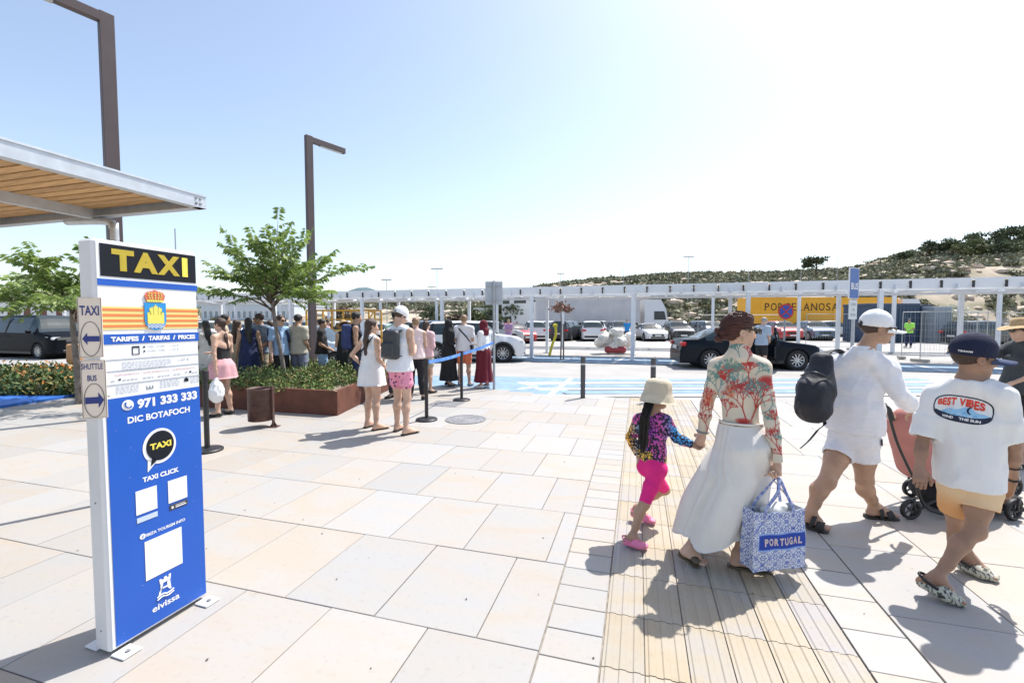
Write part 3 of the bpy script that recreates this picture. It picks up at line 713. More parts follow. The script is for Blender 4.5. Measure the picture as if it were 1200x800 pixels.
def add_hand(B, wr, kn, pn, S=1.0, curl=.4, side=1, spread=1.0, thumb=1.0, tg='hand'):
    """wr wrist, kn middle knuckle, pn direction the palm faces; side=+1 thumb along d x pn"""
    wr = Vector(wr); kn = Vector(kn); d = (kn - wr).normalized(); pn = Vector(pn); pn = (pn - d * pn.dot(d)).normalized(); x = d.cross(pn) * side
    L = (kn - wr).length
    B.cone(wr - d * .02 * S, wr + d * .02 * S, .027 * S, .030 * S, .01, w=x, fa=.72, fb=.6, tg=tg)
    B.cone(wr + d * .02 * S, kn - d * .006 * S, .032 * S, .040 * S, .012, w=x, fa=.55, fb=.36, tg=tg)
    for i, (o, l, r) in enumerate([(.030, .068, .0088), (.0105, .077, .0092), (-.0095, .071, .0088), (-.028, .055, .0078)]):
        o *= S * spread; l *= S; r *= S
        p = kn + x * o - d * (.004 + .10 * abs(o)) ; c = curl * (1 + .12 * i)
        dirn = d + x * o * (.9 if spread > 1 else .3)
        a = 0
        for seg, (fr, ang) in enumerate(((.46, c * .8), (.30, c * 1.3), (.24, c * .8))):
            a += ang; v = (dirn.normalized() * math.cos(a) + pn * math.sin(a)); q = p + v * l * fr
            B.cone(p, q, r * (1 - .06 * seg), r * (.92 - .09 * seg), .004, tg=tg); p = q
    t0 = wr + d * .022 * S + x * .022 * S + pn * .006 * S; t1 = t0 + (d * .55 + x * .75 * thumb + pn * .35).normalized() * .038 * S
    t2 = t1 + (d * .85 + x * .35 * thumb + pn * (.25 + .5 * curl)).normalized() * .032 * S; t3 = t2 + (d * .9 + pn * (.2 + .7 * curl)).normalized() * .024 * S
    B.cone(t0, t1, .0155 * S, .0125 * S, .01, tg=tg); B.cone(t1, t2, .0115 * S, .0105 * S, .004, tg=tg); B.cone(t2, t3, .0105 * S, .0085 * S, .004, tg=tg)
def V_(p): return Vector(p)
def make_body(J, S=1.0, fem=False, F=None, HF=None, hup=(0, 0, 1), fat=1.0, hands=True, thick=1.0, neck=True, feet=True):
    """J: head neck shL shR elL elR wrL wrR knuL knuR hipL hipR kneL kneR anL anR toL toR pnL pnR curlL curlR"""
    B = Solid(); J = {k: (V_(v) if not isinstance(v, (int, float)) else v) for k, v in J.items()}
    F = V_(F or (0, 1, 0)).normalized(); HF = HF or F; J['F'] = F
    hip = (J['hipL'] + J['hipR']) / 2; shm = (J['shL'] + J['shR']) / 2; W = (J['shR'] - J['shL']).normalized(); Wp = (J['hipR'] - J['hipL']).normalized()
    if neck: add_head(B, J['head'], HF, S * J.get('hs', 1.0), hup)
    f2 = fat
    waist = hip.lerp(shm, .40); chest = hip.lerp(shm, .70); wm = (W + Wp).normalized(); sw = (J['shR'] - J['shL']).length / 2
    hw = (.162 if fem else .152) * S * f2; ww = (.122 if fem else .14) * S * f2; cw = max(sw * .86, .12 * S)
    B.cone(hip + V_((0, 0, .0)), hip.lerp(waist, .55), hw, (hw + ww) / 2, .03, w=Wp, fa=.70, fb=.70, tg='torso')
    B.cone(hip.lerp(waist, .55), waist, (hw + ww) / 2, ww, .03, w=wm, fa=.70, fb=.72, tg='torso')
    B.cone(waist, chest, ww, cw * .98, .03, w=W, fa=.72, fb=.66, tg='torso')
    B.cone(chest, shm - V_((0, 0, .035 * S)), cw, cw * .84, .04, w=W, fa=.66, fb=.48, tg='torso')
    if neck:
        hc = J['head']; nb = J['neck']; fh, rh, uh = frame(HF, hup)
        B.cone(nb, hc - uh * .045 * S - fh * .018 * S, .054 * S * (.88 if fem else 1), .05 * S * (.86 if fem else 1), .025, tg='neck')
    for sd in 'LR':
        sh = J['sh' + sd]; el = J['el' + sd]; wr = J['wr' + sd]; t = .86 if fem else 1.0; t *= thick * S
        if neck: B.cone(J['neck'] - V_((0, 0, .02 * S)), sh + V_((0, 0, .004)), .052 * S, .050 * t, .06, tg='trap')
        B.cone(sh, sh.lerp(el, .5), .054 * t, .046 * t, .04, tg='arm' + sd); B.cone(sh.lerp(el, .5), el, .046 * t, .037 * t, .02, tg='arm' + sd)
        B.cone(el, el.lerp(wr, .35), .038 * t, .039 * t, .02, tg='fore' + sd); B.cone(el.lerp(wr, .35), wr, .039 * t, .026 * t, .02, tg='fore' + sd)
        if hands:
            k = J.get('knu' + sd)
            if k is None: k = wr + (wr - el).normalized() * .085 * S
            pn = J.get('pn' + sd) or (Wp * (1 if sd == 'L' else -1)); d = (k - wr).normalized(); x = d.cross(pn)
            side = J.get('side' + sd)
            if side is None: side = 1 if x.dot(F) > 0 else -1
            add_hand(B, wr, k, pn, S * J.get('handS', 1.0), J.get('curl' + sd, .35), side)
        else:
            k = wr + (wr - el).normalized() * .1 * S; B.cone(wr, k, .03 * S, .036 * S, .02, w=F, fa=.6, fb=.55, tg='hand')
            B.cone(k, k + (wr - el).normalized() * .05 * S + F * .01, .03 * S, .014 * S, .01, w=F, fa=.5, fb=.8, tg='hand'); B.cone(wr.lerp(k, .3), k + F * .035 * S, .014 * S, .010 * S, .01, tg='hand')
        h = J['hip' + sd]; kn = J['kne' + sd]; an = J['an' + sd]; to = J['to' + sd]; t = (1.03 if fem else 1.0) * thick * S
        hh = h + V_((0, 0, -.02 * S))
        B.cone(hh, hh.lerp(kn, .5), .088 * t, .074 * t, .04, tg='thi' + sd); B.cone(hh.lerp(kn, .5), kn, .074 * t, .053 * t, .03, tg='thi' + sd)
        B.ell(h - F * .055 * S + V_((0, 0, -.01)), (.078 * t, .068 * t, .085 * t), [Wp, F, (0, 0, 1)], .04, 'glute')
        sdir = (an - kn).normalized(); bk = (-F - sdir * (-F).dot(sdir)).normalized() if abs(sdir.dot(F)) < .98 else V_((0, 0, 1))
        fd = (to - an); fd.z = 0
        bk = -(fd.normalized() - sdir * fd.normalized().dot(sdir)).normalized() if fd.length > .02 and abs(fd.normalized().dot(sdir)) < .97 else bk
        cf = kn.lerp(an, .32) + bk * .016 * S
        B.cone(kn, cf, .05 * t, .056 * t, .03, tg='shin' + sd); B.cone(cf, kn.lerp(an, .72), .056 * t, .038 * t, .03, tg='shin' + sd); B.cone(kn.lerp(an, .72), an, .038 * t, .034 * t, .02, tg='shin' + sd)
        B.ell(kn + (-bk) * .014 * S, (.036 * t, .036 * t, .045 * t), None, .03, 'shin' + sd)
        if feet:
            fdn = (to - an).normalized(); heel = J.get('he' + sd)
            if heel is None:
                heel = an - fd.normalized() * .03 * S; heel.z = to.z + .012 * S if an.z - to.z < .10 * S else an.z - .045 * S
            wd = fd.cross(V_((0, 0, 1))).normalized() if fd.length > .01 else Wp
            B.cone(an, heel, .034 * S, .030 * S, .02, tg='foot' + sd); B.cone(an + (-bk) * .01, to.lerp(an, .35), .032 * S, .03 * S, .03, tg='foot' + sd)
            ball = heel.lerp(to, .72)
            B.cone(heel, ball, .028 * S, .042 * S, .02, w=wd, fa=.8, fb=.45, tg='foot' + sd)
            B.cone(ball, to, .042 * S, .032 * S, .02, w=wd, fa=.45, fb=.38, tg='foot' + sd)
            J['heel' + sd] = heel; J['ball' + sd] = ball; J['wd' + sd] = wd
            if hands:
                for i in range(5):
                    o = (i - 2) * .0155 * S; tl = [.030, .026, .022, .018, .014][i if sd == 'L' else 4 - i] * S if False else .022 * S
                    q = to + wd * o * 1.0 + fd.normalized() * (.012 * S); B.cone(q, q + fd.normalized() * tl, .010 * S, .009 * S, .005, tg='foot' + sd)
    if fem:
        for s_ in (-1, 1):
            B.ell(chest + W * s_ * .068 * S + F * .075 * S + V_((0, 0, .0)), (.058 * S, .055 * S, .058 * S), [W, F, (0, 0, 1)], .03, 'bust')
    J.update(hip=hip, shm=shm, W=W, Wp=Wp, waist=waist, chest=chest, sw=sw, S=S)
    return B, J
def sleeve(Sd, a, b, ra, rb, w=None, fa=1.0, hollow=.03, k=.03):
    """open ended tube of cloth from a to b (b is the opening)"""
    a = V_(a); b = V_(b); d = (b - a).normalized()
    Sd.fcone(a, b, ra, rb, k, w=w, fa=fa)
    return [('carve', b - d * hollow, b + d * .01, rb - .006, w, fa)]
def carve(Sd, cs):
    for _, a, b, r, w, fa in cs: Sd.fcone(a, b, r, r, 0, w=w, fa=fa, op='-')
ARM_T = [(0, .054), (.5, .046), (1, .039), (1.35, .040), (2, .028)]; LEG_T = [(0, .088), (.5, .074), (1, .054), (1.32, .058), (1.72, .040), (2, .036)]
def limb(T, J, kind, sd, end, inf, flare=0.0, t=1.0, hollow=.03, start=0.0):
    """open ended sleeve or trouser leg following one limb down to 'end' (1 = elbow or knee)"""
    a, b, c_ = (J['sh' + sd], J['el' + sd], J['wr' + sd]) if kind == 'arm' else (J['hip' + sd] - V_((0, 0, .02)), J['kne' + sd], J['an' + sd]); tab = ARM_T if kind == 'arm' else LEG_T; S = J['S'] * t
    P = lambda f: a.lerp(b, f) if f <= 1 else b.lerp(c_, f - 1)
    rad = lambda f: float(np.interp(f, [q[0] for q in tab], [q[1] for q in tab])) * S + inf + flare * f / end
    fs = [start] + [q[0] for q in tab if start < q[0] < end - .04] + [end]
    for f0, f1 in zip(fs[:-2], fs[1:-1]): T.cone(P(f0), P(f1), rad(f0), rad(f1), .02)
    d = (P(fs[-1]) - P(fs[-2])).normalized(); T.fcone(P(fs[-2]) - d * .004, P(fs[-1]), rad(fs[-2]), rad(fs[-1]), .02)
    if len(fs) == 2: T.ell(P(fs[0]), (rad(fs[0]),) * 3, None, .02)
    if hollow: T.fcone(P(end) - d * hollow, P(end) + d * .02, rad(end) - .0115, rad(end) - .0115, 0, op='-')
def hem_ring(c, W, F, rx, ry, n=40):
    return [V_(c) + W * rx * math.cos(2 * math.pi * i / n) + F * ry * math.sin(2 * math.pi * i / n) for i in range(n)]
def loft(rings, name, m, parent, root, disp=None, thick=.004, closed_top=False, colf=None, kind=None):
    n = len(rings[0]); V = np.array([[tuple(p) for p in r] for r in rings]).reshape(-1, 3); F = []
    for i in range(len(rings) - 1):
        for k in range(n): F.append((i * n + k, i * n + (k + 1) % n, (i + 1) * n + (k + 1) % n, (i + 1) * n + k))
    F = np.array(F)
    if disp is not None: V = V + normals(V, F) * disp(V)[:, None]
    N = normals(V, F)
    V2 = V - N * thick; nV = len(V); F2 = F[:, ::-1] + nV
    last = (len(rings) - 1) * n
    R1 = [(last + k, last + (k + 1) % n, last + (k + 1) % n + nV, last + k + nV)[::-1] for k in range(n)]
    R0 = [(k, (k + 1) % n, (k + 1) % n + nV, k + nV) for k in range(n)]
    VV = np.concatenate([V, V2]); FF = np.concatenate([F, F2, np.array(R1), np.array(R0)])
    me = np_mesh(name, VV - np.array(root), FF)
    if colf: set_col(me, colf(VV))
    return mesh_obj(name, me, m, parent)
def sole(name, J, sd, m, parent, root, S=1.0, th=.022, grow=.008, drop=0.0, upper=None):
    """flat sandal sole under a foot, following heel-ball-toe"""
    he, ba, to, wd = J['heel' + sd], J['ball' + sd], J['to' + sd], J['wd' + sd]; fd = (to - he).normalized(); up = wd.cross(fd).normalized(); up = up if up.z > 0 else -up
    pts = []
    prof = [(-.034, .012), (-.028, .024), (-.01, .032), (.03, .033), (.09, .033), (.14, .042), (.18, .045), (.215, .040), (.24, .028), (.252, .012)]
    L = (to - he).length + .055 * S; k = L / .252
    lo = (min(he.z - .028 * S * .8, 9), )
    base = he - up * (.8 * .028 * S)
    lft = [base + fd * (x * k * 1.0 - .008) + wd * (y + grow) * S for x, y in prof]; rgt = [base + fd * (x * k - .008) - wd * (y + grow) * S for x, y in prof]
    # raise the base to the ball's underside
    b = MB(); n = [tuple(p - V_(root)) for p in lft + rgt[::-1]]; b.poly(n, -th, up); return b.build(name, m, parent)
def fine_text(s, bold, cuts=.10):
    key = (s, bold, 'fine')
    if key not in TXT:
        V, Fc = text_polys(s, bold); bm = bmesh.new(); vs = [bm.verts.new((x, y, 0)) for x, y in V]
        for f in Fc:
            try: bm.faces.new([vs[i] for i in f])
            except ValueError: pass
        bmesh.ops.triangulate(bm, faces=bm.faces[:])
        for _ in range(4):
            es = [e for e in bm.edges if e.calc_length() > cuts]
            if not es: break
            bmesh.ops.subdivide_edges(bm, edges=es, cuts=1); bmesh.ops.triangulate(bm, faces=bm.faces[:])
        bm.verts.index_update(); TXT[key] = ([(v.co.x, v.co.y) for v in bm.verts], [tuple(v.index for v in f.verts) for f in bm.faces]); bm.free()
    return TXT[key]
def place_text(mb, s, x0, x1, z0, z1, surf, bold=.02, sub=True):
    V, Fc = fine_text(s, bold); mb.add([surf(x0 + a * (x1 - x0), z0 + b * (z1 - z0)) for a, b in V], Fc)
def bvh(me): return BVHTree.FromPolygons([v.co.copy() for v in me.vertices], [tuple(p.vertices) for p in me.polygons])

def strands(name, paths, r, m, parent, root):
    b = MB()
    for p in paths: b.tube([q - V_(root) for q in p], [r * .6] + [r] * (len(p) - 2) + [r * .3], 3, cap=False)
    return b.build(name, m, parent)
# ------------------------------------------------------------------ foreground family
Z = Vector((0, 0, 1))
def finish_body(B, root, parent, m, h=.0048, name='body'):
    return mesh_obj(name, B.mesh(name, h, root=root), m, parent)
def eyes(c, fwd, S, parent, root, up=(0, 0, 1)):
    f, r, u = frame(fwd, up); c = V_(c)
    for s_ in (-1, 1):
        p = c + f * .079 * S + r * s_ * .031 * S; b = MB(); b.smooth = True
        M = Matrix((r, f, u)).transposed().to_4x4(); M.translation = p - V_(root)
        b.lathe([(.0001, -.0115), (.006, -.01), (.0105, -.005), (.0115, 0), (.0105, .005), (.006, .01), (.0001, .0115)], 10, M=M @ Matrix.Rotation(-math.pi / 2, 4, 'X'))
        e = b.build('eye', M_eye, parent); b = MB(); b.lathe([(.0055, 0), (.004, .0012), (.0001, .0015)], 10, M=M @ Matrix.Translation((0, .0108, 0)) @ Matrix.Rotation(-math.pi / 2, 4, 'X')); b.build('iris', M_iris, e)
def glasses(c, fwd, S, parent, root, m=None, up=(0, 0, 1), name='sunglasses', big=1.0):
    f, r, u = frame(fwd, up); c = V_(c) - V_(root) + u * .003 * S; b = MB(); m = m or M_gls
    for s_ in (-1, 1):
        pts = []
        for k in range(12):
            a = 2 * math.pi * k / 12; pts.append(c + r * (s_ * .033 * S + math.cos(a) * .030 * S * big) + u * (math.sin(a) * .022 * S * big) + f * (.108 - .010 * abs(math.cos(a)) * (1 if s_ * math.cos(a) > 0 else 0)) * S)
        b.poly(pts, .005 * S, f)
        b.bar(c + r * s_ * .062 * S + f * .1 * S + u * .006 * S, c + r * s_ * .079 * S - f * .005 * S + u * .012 * S, .005 * S, .011 * S)
    b.bar(c - r * .01 * S + f * .112 * S + u * .006 * S, c + r * .01 * S + f * .112 * S + u * .006 * S, .005 * S)
    return b.build(name, m, parent)
def baseball_cap(c, fwd, S, m, parent, root, up=(0, 0, 1), mb_=None, tilt=0.0, h=.0045, name='cap', gap=True):
    f, r, u = frame(fwd, up); f2 = (f * math.cos(tilt) + u * math.sin(tilt)); u2 = (u * math.cos(tilt) - f * math.sin(tilt)); c = V_(c); R = [r, f2, u2]
    s = Solid(); cc = c + u2 * .042 * S - f2 * .012 * S
    s.ell(cc, (.085 * S, .104 * S, .100 * S), R, .01); s.cut(cc - u2 * .030 * S, -u2, .2)
    if gap: s.ell(cc - f2 * .112 * S - u2 * .012 * S, (.034 * S, .03 * S, .020 * S), R, 0, op='-')
    me = s.mesh(name, h, root=root, disp=folds(.0015, (30, 30, 30), 3)); cap = mesh_obj(name, me, m, parent)
    b = MB(); b.smooth = True; n = 14; vs = []
    for j in range(5):
        t = j / 4
        for i in range(n + 1):
            a = math.pi * i / n; x = -math.cos(a) * (.078 - .010 * t) * S; y = .050 * S + math.sin(a) ** .6 * (.034 + t * .115) * S
            zz = -.028 * S - abs(x) ** 2 * 4.2 / S * (.6 + .5 * t) - t * .010 * S; p = cc + r * x + f2 * y + u2 * zz - V_(root); vs.append(p)
    m_ = len(vs); fs = []
    for j in range(4):
        for i in range(n): q = (j * (n + 1) + i, j * (n + 1) + i + 1, (j + 1) * (n + 1) + i + 1, (j + 1) * (n + 1) + i); fs += [q, tuple(k + m_ for k in q[::-1])]
    vs += [p - u2 * .005 * S for p in vs]; e = [4 * (n + 1) + i for i in range(n + 1)]; fs += [(a, b2, b2 + m_, a + m_) for a, b2 in zip(e, e[1:])]
    b.add(vs, fs); b.build('visor', mb_ or m, cap)
    b = MB(); M = Matrix((r, f2, u2)).transposed().to_4x4(); M.translation = cc + u2 * .094 * S - V_(root); b.lathe([(.008 * S, -.002), (.007 * S, .004), (.0001, .006)], 10, M=M); b.build('button', m, cap)
    return cap
def hat_rings(c, prof, S, name, m, parent, root, up=(0, 0, 1), fwd=(0, 1, 0), disp=None, oval=1.18, n=48, wave=0.0, seed=0):
    f, r, u = frame(fwd, up); c = V_(c); rings = []
    for rr, z in prof:
        rings.append([c + u * (z * S + (wave * (rr / prof[-1][0]) ** 2 * math.sin(3 * 2 * math.pi * k / n + seed) if wave else 0)) + r * rr * S * math.cos(2 * math.pi * k / n) + f * rr * oval * S * math.sin(2 * math.pi * k / n) for k in range(n)])
    return loft(rings, name, m, parent, root, disp, .003 * S)
# ============================== woman with the tote bag
def P3(x, y, Y): return D(x, y, Y)
def woman():
    S = .97
    J = dict(head=P3(866, 388, 2.93), neck=P3(866, 415, 2.93), shL=P3(841, 430, 3.03), shR=P3(892, 431, 2.88),
             elL=P3(828, 474, 3.08), elR=P3(904, 494, 2.80), wrL=P3(823, 509, 3.13), wrR=P3(911, 543, 2.75), knuL=P3(819, 521, 3.17), knuR=P3(912, 556, 2.74),
             hipL=P3(856, 528, 3.0), hipR=P3(882, 529, 2.9), kneL=P3(834, 588, 2.96), kneR=P3(884, 595, 2.88),
             anL=P3(808, 643, 2.90), toL=P3(820, 662, 2.86), anR=P3(864, 661, 2.85), toR=P3(897, 671, 2.80), curlL=.75, curlR=.95, pnL=(.6, .5, .1), pnR=(-1, .1, .0), hs=.97)
    F = V_((.50, .86, 0)); HF = V_((.985, -.08, -.02)); root = (J['toR'].x - .08, J['toR'].y, 0)
    J['heR'] = V_((J['anR'].x - .02, J['anR'].y, .035)); J['toR'].z = .028; J['anR'].z = max(J['anR'].z, .085); J['toL'].z = .03; J['heL'] = J['anL'] + V_((-.035, -.01, -.015))
    B, J = make_body(J, S, True, F, HF, fat=.82, thick=.92)
    t = thing('person', 'woman in coral print top and long white skirt walking with a blue tote bag', 'person', root)
    finish_body(B, root, t, SK_L)
    # coral print top: tight, painted by real pattern of branching corals
    T = Solid()
    for sd in 'LR': limb(T, J, 'arm', sd, 1.97, .006, t=.90, hollow=0)
    T.take(B, {'torso': .007, 'bust': .007, 'trap': .006}); nb = J['neck']; hd = J['head']; T.fcone(nb - Z * .02, nb.lerp(hd, .46), .064, .055, .03)
    T.cut(J['hip'].lerp(J['waist'], .35), -Z, .2)
    segs = []; rg = random.Random(11); W = J['W']; org = J['chest']
    def branch(p, a, L, th, c, dep):
        if dep == 0 or L < .008: return
        q = (p[0] + math.cos(a) * L, p[1] + math.sin(a) * L); segs.append((p, q, th, c))
        for da in ((-.5, .35) if rg.random() < .6 else (-.35, .1, .6)): branch(q, a + da * rg.uniform(.6, 1.3), L * rg.uniform(.70, .92), th * .78, c, dep - 1)
    RED, TEAL, ORG = (.42, .035, .03), (.10, .24, .22), (.60, .23, .12)
    for (x, z, a, L, th, c, d) in [(-.13, -.14, 1.45, .075, .0050, TEAL, 6), (-.11, .05, 1.3, .045, .004, TEAL, 5), (-.16, .06, .9, .045, .004, TEAL, 5), (.045, -.16, 1.85, .075, .0062, RED, 6), (.075, -.16, 1.25, .07, .0062, RED, 6), (-.075, -.16, 1.4, .035, .0045, RED, 5), (.155, -.06, 1.9, .05, .004, TEAL, 5), 
                                   (-.02, .16, -2.7, .028, .0045, RED, 5), (-.06, .09, 1.2, .04, .0038, TEAL, 5), (.06, .10, 1.5, .035, .0045, RED, 5), (.10, .13, .9, .03, .0035, TEAL, 5), (-.10, .15, .7, .03, .0035, TEAL, 4),  (0, .10, 1.6, .03, .0035, TEAL, 5), (-.03, .17, -2.2, .030, .0045, RED, 5), (-.19, -.15, 1.6, .05, .004, RED, 5), (-.20, .02, 1.4, .04, .004, TEAL, 5), (.06, .22, 1.2, .03, .004, RED, 5), (.02, .25, 1.9, .028, .0035, TEAL, 5), (.24, -.35, 2.0, .05, .0045, RED, 5), (.22, -.1, -1.2, .05, .004, TEAL, 5), (.19, .0, -1.4, .045, .0035, TEAL, 5), (-.22, -.32, 1.4, .05, .004, RED, 5), (-.24, -.20, 1.3, .04, .004, RED, 5), (.27, -.42, 1.6, .04, .004, RED, 5), (.20, -.22, 1.3, .045, .004, RED, 5)]:
        branch((x, z), a, L, th, c, d)
    blobs = [(-.035, .165, .05, .028, RED), (.03, -.175, .05, .022, RED), (-.045, .02, .035, .05, ORG), (.165, .10, .045, .035, RED), (-.19, -.06, .03, .05, ORG), (.21, -.12, .05, .02, (.45, .30, .18))]
    def colf(V):
        q = V - np.array(org); x = q @ np.array(W); z = q[:, 2]
        base = np.array([.62, .55, .44])[None, :] + .05 * vnoise(V, (22, 22, 22), 5)[:, None] * np.array([1, .6, .3]); C = np.tile(base, (1, 1)).copy()
        m2 = vnoise(V, (9, 9, 9), 8); C = np.where((m2 > .62)[:, None], np.array([.60, .44, .32]), C)
        for bx, bz, rx, rz, cc in blobs:
            k = np.clip(1.2 - ((x - bx) / rx) ** 2 - ((z - bz) / rz) ** 2, 0, 1)[:, None] ** .5; C = C * (1 - k) + np.array(cc) * k
        for (p, q2, th, cc) in segs:
            dx, dz = q2[0] - p[0], q2[1] - p[1]; LL = dx * dx + dz * dz + 1e-9
            tt = np.clip(((x - p[0]) * dx + (z - p[1]) * dz) / LL, 0, 1); dd = np.hypot(x - p[0] - tt * dx, z - p[1] - tt * dz)
            k = np.clip((max(th, .0032) * .72 - dd) / .0022 + .5, 0, 1)[:, None]; C = C * (1 - k) + np.array(cc) * k
        return C
    M_coral = mat('coral_print_fabric', (.6, .5, .4), .75, vc=True, bump=.2, bscale=300)
    mesh_obj('top', T.mesh('top', .0034, root=root, disp=folds(.0022, (26, 26, 12), 2), colf=colf), M_coral, t)
    # hair: swept back cap and a bun
    f, r, u = frame(HF); c = J['head']; R = [r, f, u]; H = Solid()
    H.ell(c + u * .038 - f * .014, (.081, .101, .094), R, .01); H.ell(c - f * .062 - u * .01, (.062, .05, .06), R, .03)
    H.ell(c + f * .045 + u * .092, (.045, .035, .026), R, .03)
    H.ell(c + f * .115 - u * .005, (.12, .062, .098), R, 0, op='-')
    H.ell(c + r * .090 + f * .022 - u * .038, (.042, .052, .060), R, 0, op='-'); H.ell(c - r * .090 + f * .022 - u * .038, (.042, .052, .060), R, 0, op='-')
    H.cut(c - u * .06, -u, .12)
    for k in range(7):
        a = k * .9; H.ell(c - f * (.118 + .018 * math.cos(a * 2)) - u * (.028 - .028 * math.cos(a)) + r * .03 * math.sin(a), (.024, .021, .021), R, .008)
    def hd_(V, N):
        q = V - np.array(c); ang = np.arctan2(q @ np.array(r), q @ np.array(u)); return .0035 * np.sin(ang * 26 + 5 * vnoise(V, (14, 14, 14), 3)) + .003 * vnoise(V, (60, 60, 60), 4)
    mesh_obj('hair', H.mesh('hair', .0036, root=root, disp=hd_), M_hairR, t)
    rg = random.Random(3); pth = []
    for k in range(150):
        ph = rg.uniform(-1.35, 1.35); off = rg.uniform(0, .004); th0 = rg.uniform(.75, 1.25); pp = []
        for i in range(8):
            th = th0 + (2.75 - th0) * i / 7; q = V_((math.sin(ph) * (math.sin(th) ** .5), math.cos(th), math.cos(ph) * math.sin(th))); pp.append(c + u * .038 - f * .014 + r * q.x * (.083 + off) + f * q.y * (.103 + off) + u * (q.z * (.096 + off)) - u * .02 * (i / 7) ** 2)
        pth.append(pp)
    strands('hair_strands', pth, .0016, M_hairR, t, root)
    glasses(c + f * .006, HF, 1.06, t, root)
    # earring
    b = MB(); b.tube([c + r * .076 - u * .045 - f * .006 - V_(root), c + r * .08 - u * .065 - f * .006 - V_(root)], .004, 6); b.build('earring', mat('gold', (.7, .5, .2), .25, 1.0), t)
    # long pleated skirt
    rings = []; n = 168; top = J['waist'].lerp(J['hip'], .18)
    hemc = P3(838, 622, 2.97); hipc = J['hip'] + Z * .0
    keys = [(top, J['W'], F, .128, .100), (hipc + Z * .05 - F * .02, J['Wp'], F, .172, .176), (hipc.lerp(hemc, .27), V_((1, 0, 0)), V_((0, 1, 0)), .202, .198), (hipc.lerp(hemc, .62), V_((1, 0, 0)), V_((0, 1, 0)), .228, .215), (hemc, V_((1, 0, .16)), V_((0, 1, 0)), .252, .225)]
    NR = 46
    for i in range(NR + 1):
        t_ = i / NR * (len(keys) - 1); a = min(int(t_), len(keys) - 2); fr = t_ - a; k0, k1 = keys[a], keys[a + 1]
        cc = V_(k0[0]).lerp(k1[0], fr); Wv = k0[1].lerp(k1[1], fr).normalized(); Fv = k0[2].lerp(k1[2], fr); rx = k0[3] + (k1[3] - k0[3]) * fr; ry = k0[4] + (k1[4] - k0[4]) * fr
        tt = i / NR; ring = []
        for k in range(n):
            th = 2 * math.pi * k / n
            pl = (.003 + .012 * tt) * math.sin(12 * th + 3.4 * math.sin(3 * th + tt * 2) + 1.3 * tt) * (.6 + .5 * math.sin(2 * th + 3 * tt)) + (.005 + .026 * tt) * math.sin(4 * th + 1.7 + 2.2 * tt) + (.010 * tt) * math.sin(9 * th + 4 * tt) + .001 * math.sin(41 * th + 3 * math.sin(2 * th))
            wob = .018 * tt ** 3 * math.sin(4 * th + .8)
            ring.append(cc + Wv * (rx + pl) * math.cos(th) + Fv * (ry + pl) * math.sin(th) + Z * wob)
        rings.append(ring)
    M_skirt = mat('white_linen_skirt', (.74, .705, .65), .85, var=.04, vscale=8, bump=.25, bscale=320)
    loft(rings, 'skirt', M_skirt, t, root, thick=.003)
    b = MB(); b.smooth = True
    wr_ = hem_ring(top + Z * .012 - V_(root), J['W'], F, .128, .098, 40); b.tube(wr_ + [wr_[0]], .012, 8, .5, cap=False); b.build('waistband', M_skirt, t)
    # mules
    M_mule = mat('olive_leather', (.10, .075, .045), .45, var=.2, vscale=30)
    for sd in 'LR':
        sh = sole('shoe', J, sd, M_mule, t, root, S, .014, .004)
        s = Solid(); s.cone(J['ball' + sd] + Z * .0, J['to' + sd], .050, .034, .01, w=J['wd' + sd], fa=.56, fb=.5); s.cone(J['ball' + sd], J['ball' + sd].lerp(J['heel' + sd], .25), .050, .045, .01, w=J['wd' + sd], fa=.56, fb=.6)
        sh['label'] = 'olive pointed mule'
        mesh_obj('upper', s.mesh('upper', .004, root=root), M_mule, sh)
    b = MB(); b.smooth = True; q = J['wrL'].lerp(J['elL'], .12) - V_(root); dn = (J['wrL'] - J['elL']).normalized(); x = dn.orthogonal().normalized(); y = dn.cross(x)
    rg_ = [q + x * .036 * math.cos(a) + y * .036 * math.sin(a) for a in [i * math.pi / 10 for i in range(21)]]; b.tube(rg_, .009, 6, cap=False); b.build('bracelet', mat('grey_beads', (.28, .27, .26), .4, .4, var=.4, vscale=120), t)
    return t, J
W_t, WJ = woman()
# ============================== tote bag (held, so top-level)
def azulejo(U, V):
    """blue and white tile pattern on (U,V) in metres"""
    p = .085; a = (U / p) % 1 - .5; b = (V / p) % 1 - .5; x, y = np.abs(a), np.abs(b); r = np.hypot(x, y); th = np.arctan2(y, x)
    blue = np.zeros_like(r)
    blue = np.where(np.abs(x + y - .5) < .035, 1, blue); blue = np.where(np.abs(x + y - .40) < .016, .7, blue)
    rose = .22 + .07 * np.cos(8 * th); blue = np.where((r < rose) & (r > rose - .055), 1, blue); blue = np.where(r < .055, 1, blue)
    rc = np.hypot(x - .5, y - .5); blue = np.where((rc < .23 + .06 * np.cos(6 * np.arctan2(y - .5, x - .5))) & (rc > .12), .85, blue); blue = np.where(rc < .05, .9, blue)
    rd = np.hypot(x - .5, y); blue = np.where((rd < .17) & (rd > .10), .8, blue); re = np.hypot(x, y - .5); blue = np.where((re < .17) & (re > .10), .8, blue); blue = np.where((rd < .05) | (re < .05), 1, blue)
    return blue
